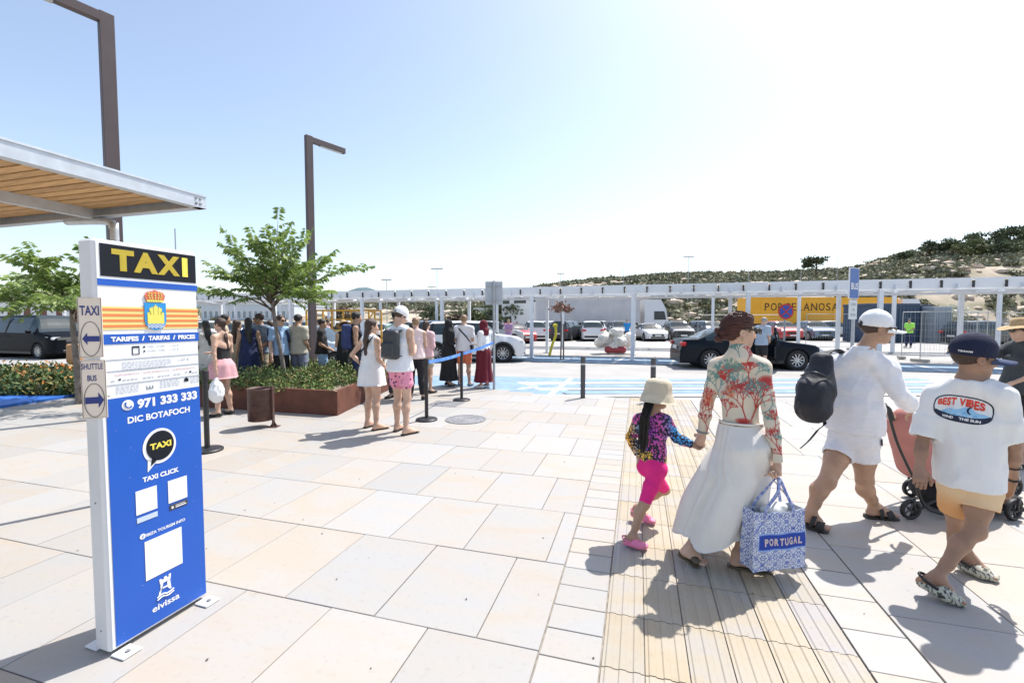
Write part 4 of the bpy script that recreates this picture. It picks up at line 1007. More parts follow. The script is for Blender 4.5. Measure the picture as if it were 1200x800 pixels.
def tote():
    A, Bp = P3(877, 597, 2.63), P3(946, 597, 2.70); wv = (Bp - A); wv.z = 0; wid = .37; wv.normalize(); back = Z.cross(wv)
    H = .37; Dp = .12; z0 = .085; c = (P3(880, 668, 2.63) + P3(946, 658, 2.70)) / 2; c.z = 0
    root = c + back * (Dp / 2)
    ang = math.atan2(wv.y, wv.x)
    t = thing('tote_bag', 'blue and white tile pattern tote bag lettered PORTUGAL in the hand of the woman', 'bag', (root.x, root.y, z0), ang)
    # thin-walled bag with gussets, fine grid for the woven pattern
    n = 88; m_ = 88; V = []; UVs = []
    path = []; hw = wid / 2
    for i in range(n): path.append((-hw + wid * i / n, -Dp / 2, i * wid / n))
    g = 36
    for i in range(g): s = i / g; path.append((hw - .012 * math.sin(math.pi * s), -Dp / 2 + Dp * s, wid + Dp * s))
    for i in range(n): path.append((hw - wid * i / n, Dp / 2, wid + Dp + wid * i / n))
    for i in range(g): s = i / g; path.append((-hw + .012 * math.sin(math.pi * s), Dp / 2 - Dp * s, 2 * wid + Dp + Dp * s))
    N = len(path)
    for j in range(m_ + 1):
        z = H * j / m_; k = j / m_
        for (x, y, u) in path:
            bulge = .012 * math.sin(math.pi * min(1, k * 1.2)) * (1 if abs(y) >= Dp / 2 - 1e-6 else 0) * (1 - (x / hw) ** 2) * (1 if y > 0 else -1)
            sh = 1 - .14 * k * (1 if True else 0)
            sag = -.012 * (1 - (x / hw) ** 2) * k ** 6
            V.append((x * (1 - .03 * k), (y + bulge) * sh + .004 * math.sin(x * 40 + z * 22), z + sag + .0)); UVs.append((u, z))
    V = np.array(V); UVs = np.array(UVs); Fq = [(j * N + i, j * N + (i + 1) % N, (j + 1) * N + (i + 1) % N, (j + 1) * N + i) for j in range(m_) for i in range(N)]
    Fq = np.array(Fq); Nn = normals(V, Fq); V2 = V - Nn * .003; nv = len(V); F2 = Fq[:, ::-1] + nv
    rim = np.array([(m_ * N + i, m_ * N + (i + 1) % N, m_ * N + (i + 1) % N + nv, m_ * N + i + nv) for i in range(N)])
    bl = azulejo(UVs[:, 0] + .02, UVs[:, 1]); wht = np.array([.68, .70, .74]); blu = np.array([.035, .09, .42]); C = wht + (blu - wht) * bl[:, None]
    isf = (UVs[:, 0] > .0) & (UVs[:, 0] < wid - .004); y = UVs[:, 1]; u = UVs[:, 0]
    band = isf & (y > .135) & (y < .225) & (u > .035) ; C = np.where((isf & (y > .127) & (y < .233) & (u > .03))[:, None], np.array([.25, .38, .72]), C); C = np.where(band[:, None], np.array([.02, .06, .36]), C)
    me = np_mesh('bag_body', np.concatenate([V, V2]), np.concatenate([Fq, F2, rim])); set_col(me, np.concatenate([C, C * 0 + wht * .9]))
    body = mesh_obj('bag_body', me, mat('woven_tile_fabric', (.7, .7, .7), .85, vc=True, bump=.3, bscale=420), t)
    b = MB(); b.poly([(x, y, .004) for x, y, _ in path[::6]][::-1], .004); b.build('bag_base', cloth('white_canvas', (.68, .7, .74)), t)
    T = bvh(me); b = MB()
    def surf(x, z):
        hit = T.ray_cast(V_((x, -1, z)), V_((0, 1, 0))); yy = hit[0].y if hit[0] else -Dp / 2; return (x, yy - .0025, z)
    x0 = -wid / 2 + .07; L = 'PORTUGAL'; w = (wid - .10) / 8
    for i, ch in enumerate(L): place_text(b, ch, x0 + i * w + .003, x0 + (i + 1) * w - .003, .158, .203, surf, bold=.045)
    b.build('lettering', mat('pale_thread', (.62, .5, .5), .8), body)
    hand = WJ['knuR'] + V_((0, 0, -.022))
    inv = Matrix.Rotation(-ang, 4, 'Z'); hl = inv @ (hand - V_((root.x, root.y, z0)))
    Mh = mat('woven_handle', (.5, .54, .66), .85, c2=(.03, .07, .36), vscale=55)
    for yy in (-1, 1):
        pts = smooth_curve([(-.10, yy * Dp * .43, H - .06), (-.095, yy * Dp * .42, H + .01), (hl.x - .035, hl.y + yy * .012 + yy * .03, hl.z - .07), (hl.x, hl.y + yy * .008, hl.z), (hl.x + .03, hl.y + yy * .03, hl.z - .08), (.09, yy * Dp * .42, H + .01), (.10, yy * Dp * .43, H - .06)], 8)
        b = MB(); b.smooth = True; b.tube(pts, .011, 8, .35, wdir=(1, 0, .3)); b.build('handle', Mh, t)
    # things inside
    s = Solid(); s.ell((-.02, 0, H - .02), (.07, .045, .035)); s.ell((.05, .01, H - .01), (.05, .04, .03)); mesh_obj('contents', s.mesh('contents', .006, disp=folds(.006, (40, 40, 40))), cloth('pale_cloth_in_bag', (.6, .6, .58)), t)
tote()
# ============================== girl
def girl():
    S = .70
    J = dict(head=P3(771, 464, 3.30), neck=P3(765, 487, 3.30), shL=P3(750, 493, 3.34), shR=P3(779, 494, 3.26), elL=P3(739, 512, 3.36), wrL=P3(748, 533, 3.34),
             elR=P3(793, 513, 3.22), wrR=P3(812, 521, 3.19), knuR=P3(820, 524, 3.17), hipL=P3(759, 545, 3.33), hipR=P3(771, 546, 3.25),
             kneR=P3(755, 590, 3.18), anR=P3(741, 633, 3.12), toR=P3(749, 647, 3.06), kneL=P3(779, 573, 3.45), anL=P3(746, 600, 3.52), toL=P3(761, 611, 3.46), curlR=.5, curlL=.4, pnR=(-.4, -.3, .6), hs=1.12)
    J['toR'] = P3(754, 645, 3.07); J['toR'].z = .03; J['anR'].z = .075; J['heR'] = P3(733, 641, 3.12); J['heR'].z = .035; J['toL'] = P3(764, 609, 3.46); J['toL'].z = .03; J['anL'].z = .11; J['heL'] = P3(742, 604, 3.52); J['heL'].z = .06
    F = V_((.62, .78, 0)); HF = V_((.93, .30, -.12)); root = (J['toR'].x, J['toR'].y + .1, 0)
    B, J = make_body(J, S, False, F, HF, fat=.88, thick=.92)
    t = thing('person', 'young girl in a cream bucket hat and pink cycling shorts', 'person', root); finish_body(B, root, t, SK_T, .0042)
    T = Solid(); nb = J['neck']
    for sd in 'LR': limb(T, J, 'arm', sd, 1.96, .009, t=.92, hollow=.015)
    T.take(B, {'torso': .010, 'trap': .008})
    T.cone(nb - Z * .015, nb + Z * .02, .046, .044, .02); T.cut(nb.lerp(J['head'], .4), J['head'] - nb, .06); T.cut(J['hip'] + Z * .015, -Z, .14)
    org = J['chest']; Wn = np.array(J['W'])
    def leo(V):
        q = V - np.array(org); z = q[:, 2]; x = q @ Wn
        g0 = V / .019; I = np.floor(g0).astype(np.int64); k1 = np.full(len(V), 9.); k2 = k1.copy()
        for a in (-1, 0, 1):
            for b in (-1, 0, 1):
                for c_ in (-1, 0, 1):
                    jx, jy, jz = I[:, 0] + a, I[:, 1] + b, I[:, 2] + c_; P_ = np.stack([jx + .5 + .42 * _h(jx, jy, jz, 1), jy + .5 + .42 * _h(jx, jy, jz, 2), jz + .5 + .42 * _h(jx, jy, jz, 3)], 1)
                    dd = np.linalg.norm(P_ - g0, axis=1) * .019; k2 = np.minimum(k2, np.maximum(k1, dd)); k1 = np.minimum(k1, dd)
        spot = ((k2 - k1) < .0048) & (vnoise(V, (60, 60, 60), 17) > -.45); ring = k1
        g = np.clip((x + .16) / .32, 0, 1); hue = np.stack([np.interp(g, [0, .25, .45, .7, 1], [.85, .12, .45, .75, .05]), np.interp(g, [0, .25, .45, .7, 1], [.42, .35, .08, .10, .35]), np.interp(g, [0, .25, .45, .7, 1], [.03, .6, .6, .45, .75])], 1)
        gz = np.clip((z + .12) / .25, 0, 1)[:, None]; hue = np.where((vnoise(V, (16, 16, 16), 4) > .25)[:, None], np.array([.75, .12, .42]), hue); hue = np.where((z < -.11)[:, None] & (vnoise(V, (12, 12, 12), 14) > 0)[:, None], np.array([.85, .55, .05]), hue)
        return np.where(spot[:, None], np.array([.015, .012, .03]), hue)
    mesh_obj('jacket', T.mesh('jacket', .0038, root=root, disp=folds(.0022, (30, 30, 18), 7), colf=leo), mat('leopard_print_fabric', (.5, .2, .5), .7, vc=True, bump=.15, bscale=300), t)
    T = Solid()
    for sd in 'LR': limb(T, J, 'leg', sd, .98, .004, hollow=0)
    T.take(B, {'torso': .004, 'glute': .004}); T.cut(J['hip'].lerp(J['waist'], .75), Z, .8)
    mesh_obj('shorts', T.mesh('shorts', .0042, root=root, disp=folds(.0018, (22, 22, 30), 5)), cloth('hot_pink_jersey', (.78, .02, .22), .06), t)
    # long dark ponytail
    f, r, u = frame(HF); c = J['head']; H = Solid(); R = [r, f, u]
    H.ell(c + u * .03 - f * .012, (.066 * 1.0, .080, .074), R, .01); H.ell(c + f * .1 - u * .01, (.09, .058, .08), R, 0, op='-')
    pb = c - f * .062 - u * .01
    H.cone(pb, P3(756, 488, 3.20), .034, .033, .02, w=(1, .4, 0), fa=.8); H.cone(P3(756, 488, 3.20), P3(754, 512, 3.20), .033, .034, .01, w=(1, .4, 0), fa=.6); H.cone(P3(754, 512, 3.20), P3(753, 529, 3.22), .034, .016, .01, w=(1, .4, 0), fa=.6)
    mesh_obj('hair', H.mesh('hair', .004, root=root, disp=lambda V, N: .0035 * np.sin(V @ np.array([260, 120, 0.]) + 4 * vnoise(V, (8, 8, 4), 2))), M_hairD, t)
    rg = random.Random(5); pth = []
    for k in range(60):
        o = V_((rg.uniform(-.034, .034), rg.uniform(-.02, .02), 0)); pth.append([pb + o * .9 + V_((0, -.03, 0)), P3(756, 488, 3.165) + o, P3(754, 510, 3.165) + o * 1.05 + V_((.004 * math.sin(k), 0, 0)), P3(753, 527, 3.19) + o * .8 + V_((rg.uniform(-.01, .01), 0, rg.uniform(-.05, .01)))])
    strands('hair_strands', pth, .0022, M_hairD, t, root)
    M_hat = cloth('cream_cotton', (.60, .52, .38), .08, bump=.5)
    hat_rings(c + u * .008 - f * .004, [(.012, .112), (.045, .108), (.068, .098), (.077, .080), (.082, .045), (.085, .016), (.088, .010), (.097, -.012), (.107, -.036), (.113, -.050)], 1.10, 'bucket_hat', M_hat, t, root, up=(-.10, .0, 1), fwd=HF, oval=1.14, disp=lambda V: .0035 * vnoise(V, (35, 35, 35), 3) + .002 * vnoise(V, (90, 90, 90), 5))
    M_croc = mat('pink_foam_clog', (.78, .20, .36), .5, var=.05)
    for sd in 'LR': clog(J, sd, M_croc, t, root, S * 1.12, M_croc)
    eyes(c, HF, .75, t, root)
def clog(J, sd, m, parent, root, S, ms):
    he, ba, to, wd = J['heel' + sd], J['ball' + sd], J['to' + sd], J['wd' + sd]; fd = (to - he).normalized(); up = wd.cross(fd); up = up if up.z > 0 else -up
    C = Solid(); q = .9 * S + .05
    C.cone(he - up * .008 * q, ba - up * .004 * q, .041 * q, .054 * q, .01, w=wd, fa=.62, fb=.62); C.cone(ba - up * .004 * q, to - up * .004 * q + fd * .018 * q, .054 * q, .040 * q, .02, w=wd, fa=.62, fb=.62)
    C.cone(ba.lerp(he, .25) + up * .012 * q, ba + up * .010 * q, .045 * q, .050 * q, .02, w=wd, fa=.85, fb=.65)
    C.ell(he + up * .052 * q + fd * .012 * q, (.036 * q, .062 * q, .045 * q), [wd, fd, up], 0, op='-'); C.cut(he - up * .030 * q, -up, .3)
    for i in range(3):
        for j in (-1, 0, 1): p = ba.lerp(to, .1 + .28 * i) + wd * j * .018 * q; C.fcone(p + up * .015 * q, p + up * .06 * q, .0048 * q, .0048 * q, 0, op='-')
    o = mesh_obj('clog', C.mesh('clog', .0034, root=root), m, parent)
    pts = [he.lerp(ba, .55) + wd * .040 * q + up * .018 * q, he + wd * .040 * q + up * .034 * q, he - fd * .034 * q + up * .042 * q, he - wd * .040 * q + up * .034 * q, he.lerp(ba, .55) - wd * .040 * q + up * .018 * q]
    b = MB(); b.smooth = True; b.tube([p - V_(root) for p in smooth_curve(pts, 6)], .009 * q, 8, .45, wdir=up); b.build('heel_strap', ms, o)
    return o
girl()
# ============================== man in white with a backpack
def man():
    S = 1.0
    J = dict(head=P3(1027, 385, 3.38), neck=P3(1012, 412, 3.42), shL=P3(978, 430, 3.58), shR=P3(1037, 432, 3.38), elR=P3(1055, 463, 3.30), wrR=P3(1073, 482, 3.40), knuR=P3(1078, 490, 3.48), elL=P3(1003, 470, 3.75), wrL=P3(1038, 484, 3.80), knuL=P3(1045, 486, 3.76),
             hipL=P3(990, 510, 3.58), hipR=P3(1012, 511, 3.46), kneL=P3(969, 564, 3.42), anL=P3(949, 600, 3.40), toL=P3(966, 614, 3.34),
             kneR=P3(1013, 563, 3.50), anR=P3(1024, 600, 3.58), toR=P3(1045, 604, 3.56), curlR=.9, curlL=.9, pnR=(0, 0, -1), pnL=(0, 0, -1))
    for sd in 'LR': J['to' + sd].z = .035; J['an' + sd].z = .095
    J['heR'] = V_((J['anR'].x - .03, J['anR'].y, .045)); J['anL'].z = .125; J['heL'] = V_((J['anL'].x - .035, J['anL'].y, .075))
    F = V_((.72, .70, 0)); HF = V_((.96, -.22, -.08)); root = ((J['anL'].x + J['anR'].x) / 2, 3.48, 0)
    B, J = make_body(J, S, False, F, HF, fat=1.08, thick=1.08)
    t = thing('person', 'man in white shirt, shorts and white cap pushing the stroller', 'person', root); finish_body(B, root, t, SK_T)
    T = Solid(); nb = J['neck']; limb(T, J, 'arm', 'R', 1.72, .020, -.004, t=1.05); limb(T, J, 'arm', 'L', 1.6, .020, -.004, t=1.05)
    T.take(B, {'torso': .022, 'trap': .014}); T.cone(J['waist'] + Z * .02, J['hip'] + Z * .03, .165, .196, .05, w=J['Wp'], fa=.78, fb=.86)
    T.cut(J['hip'] + Z * .045 + F * .0, V_((0, 0, -1)), .35); T.cone(nb - Z * .02, nb + Z * .025 + F * .01, .074, .068, .02); T.cut(nb + Z * .032, V_((0, 0, 1)) - F * .1, .09)
    T.ell(nb + Z * .035 + F * .01, (.058, .058, .03), None, 0, op='-')
    M_lin = mat('white_linen_shirt', (.80, .80, .83), .85, var=.035, vscale=20, bump=.5, bscale=180, stretch=(1, 1, 3))
    mesh_obj('shirt', T.mesh('shirt', .0052, root=root, disp=folds(.010, (13, 13, 7), 31)), M_lin, t)
    # collar
    b = MB(); b.smooth = True; rr = hem_ring(nb + Z * .028 - V_(root), J['W'], F, .066, .064, 28); b.tube(rr + [rr[0]], .020, 8, .4, wdir=Z, cap=False); b.build('collar', M_lin, t)
    T = Solid(); h = J['hip']
    for sd in 'LR': limb(T, J, 'leg', sd, .44 if sd == 'L' else .48, .012, .018)
    T.take(B, {'torso': .002, 'glute': .006}); T.cut(h + Z * .05, Z, .8)
    mesh_obj('shorts', T.mesh('shorts', .0052, root=root, disp=folds(.006, (16, 16, 10), 33)), M_lin, t)
    q = J['hipR'].lerp(J['kneR'], .12) - V_(root); b = MB(); b.smooth = True; b.tube([q + J['Wp'] * .125 + Z * .03 + F * -.02, q + J['Wp'] * .128 - Z * .02 - F * .02], .012, 6, .4); b.build('pocket_tag', M_blk, t)
    f, r, u = frame(HF); c = J['head']; H = Solid(); R = [r, f, u]
    H.ell(c + u * .03 - f * .014, (.079, .098, .088), R, .01); H.ell(c + f * .10 - u * .0, (.11, .07, .12), R, 0, op='-'); H.cut(c - u * .05, -u, .12)
    for s_ in (-1, 1): H.ell(c + r * s_ * .08 - u * .03 + f * .015, (.03, .035, .05), R, 0, op='-')
    mesh_obj('hair', H.mesh('hair', .004, root=root, disp=folds(.002, (90, 90, 90), 3)), M_hairB, t)
    baseball_cap(c, HF, 1.04, cloth('white_cotton_cap', (.82, .82, .82), .03), t, root, up=(-.10, 0, 1), tilt=-.05)
    s_ = Solid(); cc = c + u * .022 - f * .118; s_.ell(cc, (.036, .012, .020), R, .01); mesh_obj('cap_strap_opening', s_.mesh('cap_strap_opening', .004, root=root), M_hairD, t)
    glasses(c, HF, 1.0, t, root, mat('brown_tinted_lens', (.06, .03, .02), .1), name='glasses')
    eyes(c, HF, 1, t, root)
    M_sl = mat('black_sandal_leather', (.02, .018, .016), .6)
    for sd in 'LR':
        so_ = sole('sandal', J, sd, M_sl, t, root, S * 1.08, .028, .006); wd = J['wd' + sd]; he, to = J['heel' + sd], J['to' + sd]; fd = (to - he).normalized(); up = wd.cross(fd); up = up if up.z > 0 else -up
        for fr, w_, hgt in ((.38, .026, .050), (.72, .030, .026), (.88, .022, .022)):
            p = he.lerp(to, fr); pts = [p + wd * .052 - up * .028, p + wd * .050 + up * hgt * .3, p + wd * .028 + up * hgt, p + up * (hgt + .010), p - wd * .028 + up * hgt, p - wd * .050 + up * hgt * .3, p - wd * .052 - up * .028]
            b = MB(); b.smooth = True; b.tube([q - V_(root) for q in smooth_curve(pts, 4)], w_ * .6, 8, .22, wdir=fd); b.build('strap', M_sl, so_)
    return t, J
M_t, MJ = man()
def backpack_man():
    root = P3(955, 470, 3.40); F = MJ['F']; W = MJ['W']
    t = thing('backpack', 'black backpack slung on the shoulder of the man in white', 'backpack', root)
    c = P3(957, 453, 3.36); up = (P3(966, 408, 3.45) - P3(949, 500, 3.34)).normalized(); bk = V_((-.80, -.60, 0)); sd = bk.cross(up).normalized(); bk = up.cross(sd); R = [sd, bk, up]
    M_bp = cloth('black_ripstop', (.010, .012, .020), .3, .6)
    s = Solid(); s.cone(c - up * .17, c - up * .02, .124, .120, .05, w=sd, fa=.86); s.cone(c - up * .02, c + up * .23, .118, .072, .05, w=sd, fa=.78, fb=.6); s.box(c - up * .09 + bk * .075, (.095, .048, .115), R, .045, .03)
    mesh_obj('pack', s.mesh('pack', .0055, root=root, disp=folds(.007, (14, 14, 11), 41)), M_bp, t)
    b = MB(); b.smooth = True; b.tube([p - root for p in smooth_curve([c + bk * .060 + up * .06 + sd * .10, c + bk * .108 + up * .09, c + bk * .060 + up * .06 - sd * .10], 8)], .005, 6); b.build('zip', mat('dark_grey_zip', (.05, .05, .055), .4, .5), t)
    b = MB(); b.tube([p - root for p in smooth_curve([c + up * .20 + sd * .03, c + up * .27, c + up * .20 - sd * .03], 6)], .010, 8, .5); b.build('grab_handle', M_bp, t)
    sh = P3(986, 421, 3.55)
    pts = [c + up * .19 - bk * .05, P3(970, 414, 3.47), P3(979, 410, 3.50), sh + V_((.02, 0, .038)), P3(998, 430, 3.70), P3(985, 470, 3.74), c - up * .16 - bk * .02]
    b = MB(); b.smooth = True; b.tube([p - root for p in smooth_curve(pts, 8)], .022, 8, .3, wdir=(.8, -.3, .2)); b.build('shoulder_strap', M_bp, t)
    pts = [c - up * .20 + sd * .06 + bk * .02, P3(966, 494, 3.34), P3(958, 504, 3.32), P3(948, 516, 3.30), P3(938, 525, 3.28)]
    b = MB(); b.smooth = True; b.tube([p - root for p in smooth_curve(pts, 6)], .014, 6, .2, wdir=(.5, -.5, .6)); b.build('loose_strap', M_bp, t)
    pts = [P3(936, 470, 3.26), P3(934, 478, 3.24), P3(933, 484, 3.24)]
    b = MB(); b.tube([p - root for p in pts], .008, 6); b.build('zip_pull', M_bp, t)
backpack_man()
# ============================== boy
def boy():
    S = .90
    J = dict(head=P3(1141, 419, 2.64), neck=P3(1136, 446, 2.65), shL=P3(1098, 462, 2.76), shR=P3(1173, 463, 2.54), elL=P3(1080, 520, 2.74), wrL=P3(1078, 548, 2.68), elR=P3(1188, 523, 2.54), wrR=P3(1187, 562, 2.60), knuR=P3(1182, 577, 2.64), knuL=P3(1078, 562, 2.64),
             hipL=P3(1121, 566, 2.69), hipR=P3(1150, 567, 2.60), kneR=P3(1143, 622, 2.56), anR=P3(1097, 682, 2.52), toR=P3(1118, 705, 2.46), kneL=P3(1121, 625, 2.80), anL=P3(1136, 664, 2.78), toL=P3(1158, 678, 2.70), curlL=.45, curlR=.5, pnL=(.6, .8, 0), pnR=(-.9, .3, 0), hs=1.08)
    J['toR'] = P3(1121, 706, 2.46); J['toR'].z = .03; J['anR'].z = .125; J['heR'] = P3(1080, 690, 2.54); J['heR'].z = .085; J['toL'] = P3(1160, 678, 2.70); J['toL'].z = .03; J['anL'].z = .09; J['heL'] = P3(1126, 672, 2.80); J['heL'].z = .045
    F = V_((.70, .71, 0)); HF = V_((.95, -.26, -.08)); root = ((J['anL'].x + J['anR'].x) / 2, 2.62, 0)
    B, J = make_body(J, S, False, F, HF, fat=.90, thick=.90)
    t = thing('person', 'boy in navy cap, printed white T-shirt and orange shorts walking in the foreground', 'person', root); finish_body(B, root, t, SK_B, .0045)
    T = Solid(); W = J['W']
    for sd in 'LR': limb(T, J, 'arm', sd, .86, .012, .022)
    T.take(B, {'torso': .016, 'trap': .012}); T.cone(J['chest'], J['hip'] - Z * .02, .142, .154, .05, w=(W + J['Wp']).normalized(), fa=.72, fb=1.0)
    nb = J['neck']; T.cone(nb - Z * .03, nb + Z * .004, .066, .062, .03); T.cut(nb + Z * .014, Z - F * .15, .075); T.ell(nb + Z * .02, (.052, .052, .02), None, 0, op='-')
    T.cut(J['hip'] - Z * .006, -Z, .4)
    M_tee = mat('white_jersey', (.80, .79, .77), .85, var=.03, vscale=10, bump=.3, bscale=300)
    me = T.mesh('t_shirt', .0048, root=root, disp=folds(.011, (12, 12, 5), 52)); tee = mesh_obj('t_shirt', me, M_tee, t)
    BT = bvh(me); bc = P3(1128, 479, 2.62)     # badge centre, projected onto the back from behind
    dirn = V_((.66, .75, -.02)).normalized(); side = dirn.cross(Z).normalized(); upv = side.cross(dirn)
    def surf(lift):
        def f(a, b_):
            o = bc + side * a + upv * b_ - dirn * .6 - V_(root); h = BT.ray_cast(o, dirn)
            p = h[0] if h[0] else o + dirn * .6; return p + (h[1] if h[0] and h[1].dot(dirn) < 0 else -dirn) * lift
        return f
    def patch(fn, m, lift, name, par):
        """fn(u,v)->(a,b), u,v in 0..1 on a fine grid"""
        nu, nv = 64, 26; s_ = surf(lift); V = [s_(*fn(i / nu, j / nv)) for j in range(nv + 1) for i in range(nu + 1)]; Fq = [(j * (nu + 1) + i, j * (nu + 1) + i + 1, (j + 1) * (nu + 1) + i + 1, (j + 1) * (nu + 1) + i) for j in range(nv) for i in range(nu)]
        b = MB(); b.smooth = True; b.add(V, Fq); return b.build(name, m, par)
    ax, az = .163, .078; rot = -.09
    def rt(a, b_):
        a *= .78; return (a * math.cos(rot) - b_ * math.sin(rot), a * math.sin(rot) + b_ * math.cos(rot))
    def sup(k, sx, sz, cz=0.0, n=2.8):
        def fn(u, v):
            x = -1 + 2 * u; y = (1 - abs(x) ** n) ** (1 / n) if abs(x) < 1 else 0; return rt(x * sx, cz + (-1 + 2 * v) * y * sz)
        return fn
    navy = mat('navy_print', (.015, .02, .05), .7); redp = mat('red_print', (.72, .06, .03), .7); skyp = mat('sky_blue_print', (.32, .58, .78), .7); whp = mat('white_print', (.8, .8, .78), .7)
    pr = patch(sup(1, ax, az), navy, .0012, 'printed_badge', tee)
    patch(sup(1, ax * .955, az * .90), whp, .0018, 'badge_field', pr)
    def wave(u, v):
        x = -1 + 2 * u; topz = -.010 + .018 * math.sin(3.0 * x + 1.2) + .006 * math.sin(9 * x); lim = (1 - abs(x * .98) ** 2.8) ** (1 / 2.8) * az * .86; lo = -.045; lo = max(lo, -lim); return rt(x * ax * .90, lo + (max(topz, lo + .002) - lo) * v)
    patch(wave, skyp, .0024, 'printed_wave', pr)
    def dark(u, v):
        x = -1 + 2 * u; lim = (1 - abs(x * .95) ** 2.8) ** (1 / 2.8) * az * .90; tz = -.042 + .022 * abs(x) ** 3; return rt(x * ax * .92, -lim + (max(tz, -lim + .001) + lim) * v)
    patch(dark, navy, .0030, 'printed_bar', pr)
    def curl(u, v):
        a = 3.6 * u; r0 = .020 - .004 * u; w_ = .011 * math.sin(math.pi * (1 - u) * .9 + .2); return rt(.045 + (r0 + (v - .5) * w_) * math.cos(a + 1.2), -.006 + (r0 + (v - .5) * w_) * math.sin(a + 1.2))
    patch(curl, navy, .0034, 'printed_curl', pr)
    for k in range(7):
        def rip(u, v, k=k): return rt(-.11 + .028 * k + .022 * u, -.038 + .010 * math.sin(k * 2.1) + .009 * math.sin(3.1 * u) + v * .0035)
        patch(rip, whp if k % 2 else mat('mid_blue_print', (.10, .30, .55), .7), .0033, 'printed_ripple', pr)
    b = MB(); s_ = surf(.0038); word = 'BEST VIBES'; n = len(word); x = -.140; wd_ = [.026, .024, .025, .028, .014, .036, .014, .030, .028, .032]
    for i, ch in enumerate(word):
        if ch != ' ':
            xm = x + wd_[i] / 2; arch = (1 - (abs(xm) / ax) ** 2.4) ** .5 * az * .80; h0 = .010 + (.006 if abs(xm) < .06 else -.004)
            place_text(b, ch, 0, 1, 0, 1, lambda p, q, x=x, w=wd_[i], h0=h0: s_(*rt(x + p * w * .95, h0 + q * ((1 - (abs(x + p * w * .95) / ax) ** 2.6) ** .5 * az * .82 - h0))), bold=.05)
        x += wd_[i]
    b.build('lettering_red', redp, pr)
    b = MB(); s_ = surf(.0040)
    for (wrd, x0, x1) in (('WIND', -.105, -.045), ('THE SUN', -.015, .100)): place_text(b, wrd, 0, 1, 0, 1, lambda p, q, x0=x0, x1=x1: s_(*rt(x0 + p * (x1 - x0), -.064 + q * .015)), bold=.05)
    b.build('lettering_white', whp, pr)
    # shorts, orange paling to cream at the legs
    T = Solid()
    for sd in 'LR': limb(T, J, 'leg', sd, .46, .010, .010)
    T.take(B, {'torso': .004, 'glute': .004})
    T.cut(J['hip'] + Z * .03, Z, .8); hz = J['hip'].z
    def oc(V): k = np.clip((hz - .06 - V[:, 2] + .03 * vnoise(V, (9, 9, 9), 2)) / .12, 0, 1)[:, None]; return np.array([.74, .38, .15]) * k + np.array([.76, .54, .32]) * (1 - k)
    mesh_obj('shorts', T.mesh('shorts', .0048, root=root, disp=folds(.005, (15, 15, 9), 55), colf=oc), mat('orange_dyed_jersey', (.8, .4, .1), .85, vc=True, bump=.3, bscale=300), t)
    f, r, u = frame(HF); c = J['head']; H = Solid(); R = [r, f, u]
    H.ell(c + u * .030 - f * .013, (.078, .098, .090), R, .01); H.ell(c + f * .105, (.12, .080, .13), R, 0, op='-'); H.cut(c - u * .055, -u, .14)
    for s2 in (-1, 1): H.ell(c + r * s2 * .088 - u * .038 + f * .022, (.033, .044, .05), R, 0, op='-')
    mesh_obj('hair', H.mesh('hair', .004, root=root, disp=folds(.002, (90, 90, 90), 3)), M_hairB, t)
    cap = baseball_cap(c, HF, 1.08, cloth('navy_cotton_cap', (.008, .012, .040), .2), t, root, up=(-.12, -.04, 1), mb_=cloth('faded_navy_visor', (.04, .06, .13), .1), tilt=-.03, gap=False)
    f2, r2, u2 = frame(HF, (-.12, -.04, 1)); cbv = bvh(cap.data); cc = c + u2 * .042
    def csurf(a, b_):
        ang = a; d = (-(f2 * math.cos(ang)) - r2 * math.sin(ang)).normalized(); o = cc + u2 * b_ + d * .4 - V_(root); h = cbv.ray_cast(o, -d); p = h[0] if h[0] else o - d * .3; return p + d * .0025
    b = MB(); place_text(b, 'MONNET', 0, 1, 0, 1, lambda p, q: csurf(-.95 + .55 * p, -.008 + .011 * q), bold=.04); b.build('cap_lettering', whp, cap)
    b = MB(); V = [csurf(.05 + .18 * i, -.018 + .016 * j) for j in (0, 1) for i in (0, 1)]; b.add(V, [(0, 1, 3, 2)]); b.build('brass_buckle', mat('gold', (.7, .5, .2), .25, 1.0), cap)
    eyes(c, HF, 1.06, t, root)
    M_mc = bpy.data.materials.new('marbled_foam'); M_mc.use_nodes = True; N = M_mc.node_tree.nodes; L = M_mc.node_tree.links; P = N['Principled BSDF']; P.inputs['Roughness'].default_value = .6
    tc = N.new('ShaderNodeTexCoord'); w = N.new('ShaderNodeTexWave'); w.inputs['Scale'].default_value = 9; w.inputs['Distortion'].default_value = 14; w.inputs['Detail'].default_value = 3; w.inputs['Detail Scale'].default_value = 2.5; rp = N.new('ShaderNodeValToRGB')
    rp.color_ramp.elements[0].position = .12; rp.color_ramp.elements[1].position = .3; rp.color_ramp.elements[0].color = (.05, .05, .045, 1); rp.color_ramp.elements[1].color = (.50, .48, .38, 1)
    L.new(tc.outputs['Object'], w.inputs['Vector']); L.new(w.outputs['Fac'], rp.inputs[0]); L.new(rp.outputs[0], P.inputs['Base Color'])
    for sd in 'LR': clog(J, sd, M_mc, t, root, S * 1.16, M_blkp)
    for q_, rr_ in ((.92, .029), (.55, .033)):
        q = J['elR'].lerp(J['wrR'], q_ + .04) - V_(root); dn = (J['wrR'] - J['elR']).normalized(); x = dn.orthogonal().normalized(); y = dn.cross(x); b = MB(); b.smooth = True
        b.tube([q + x * rr_ * math.cos(a) + y * rr_ * math.sin(a) for a in [i * math.pi / 10 for i in range(21)]], .0065 if q_ > .6 else .004, 6, cap=False); b.build('bracelet', M_blkp, t)
    return t, J
B_t, BJ = boy()
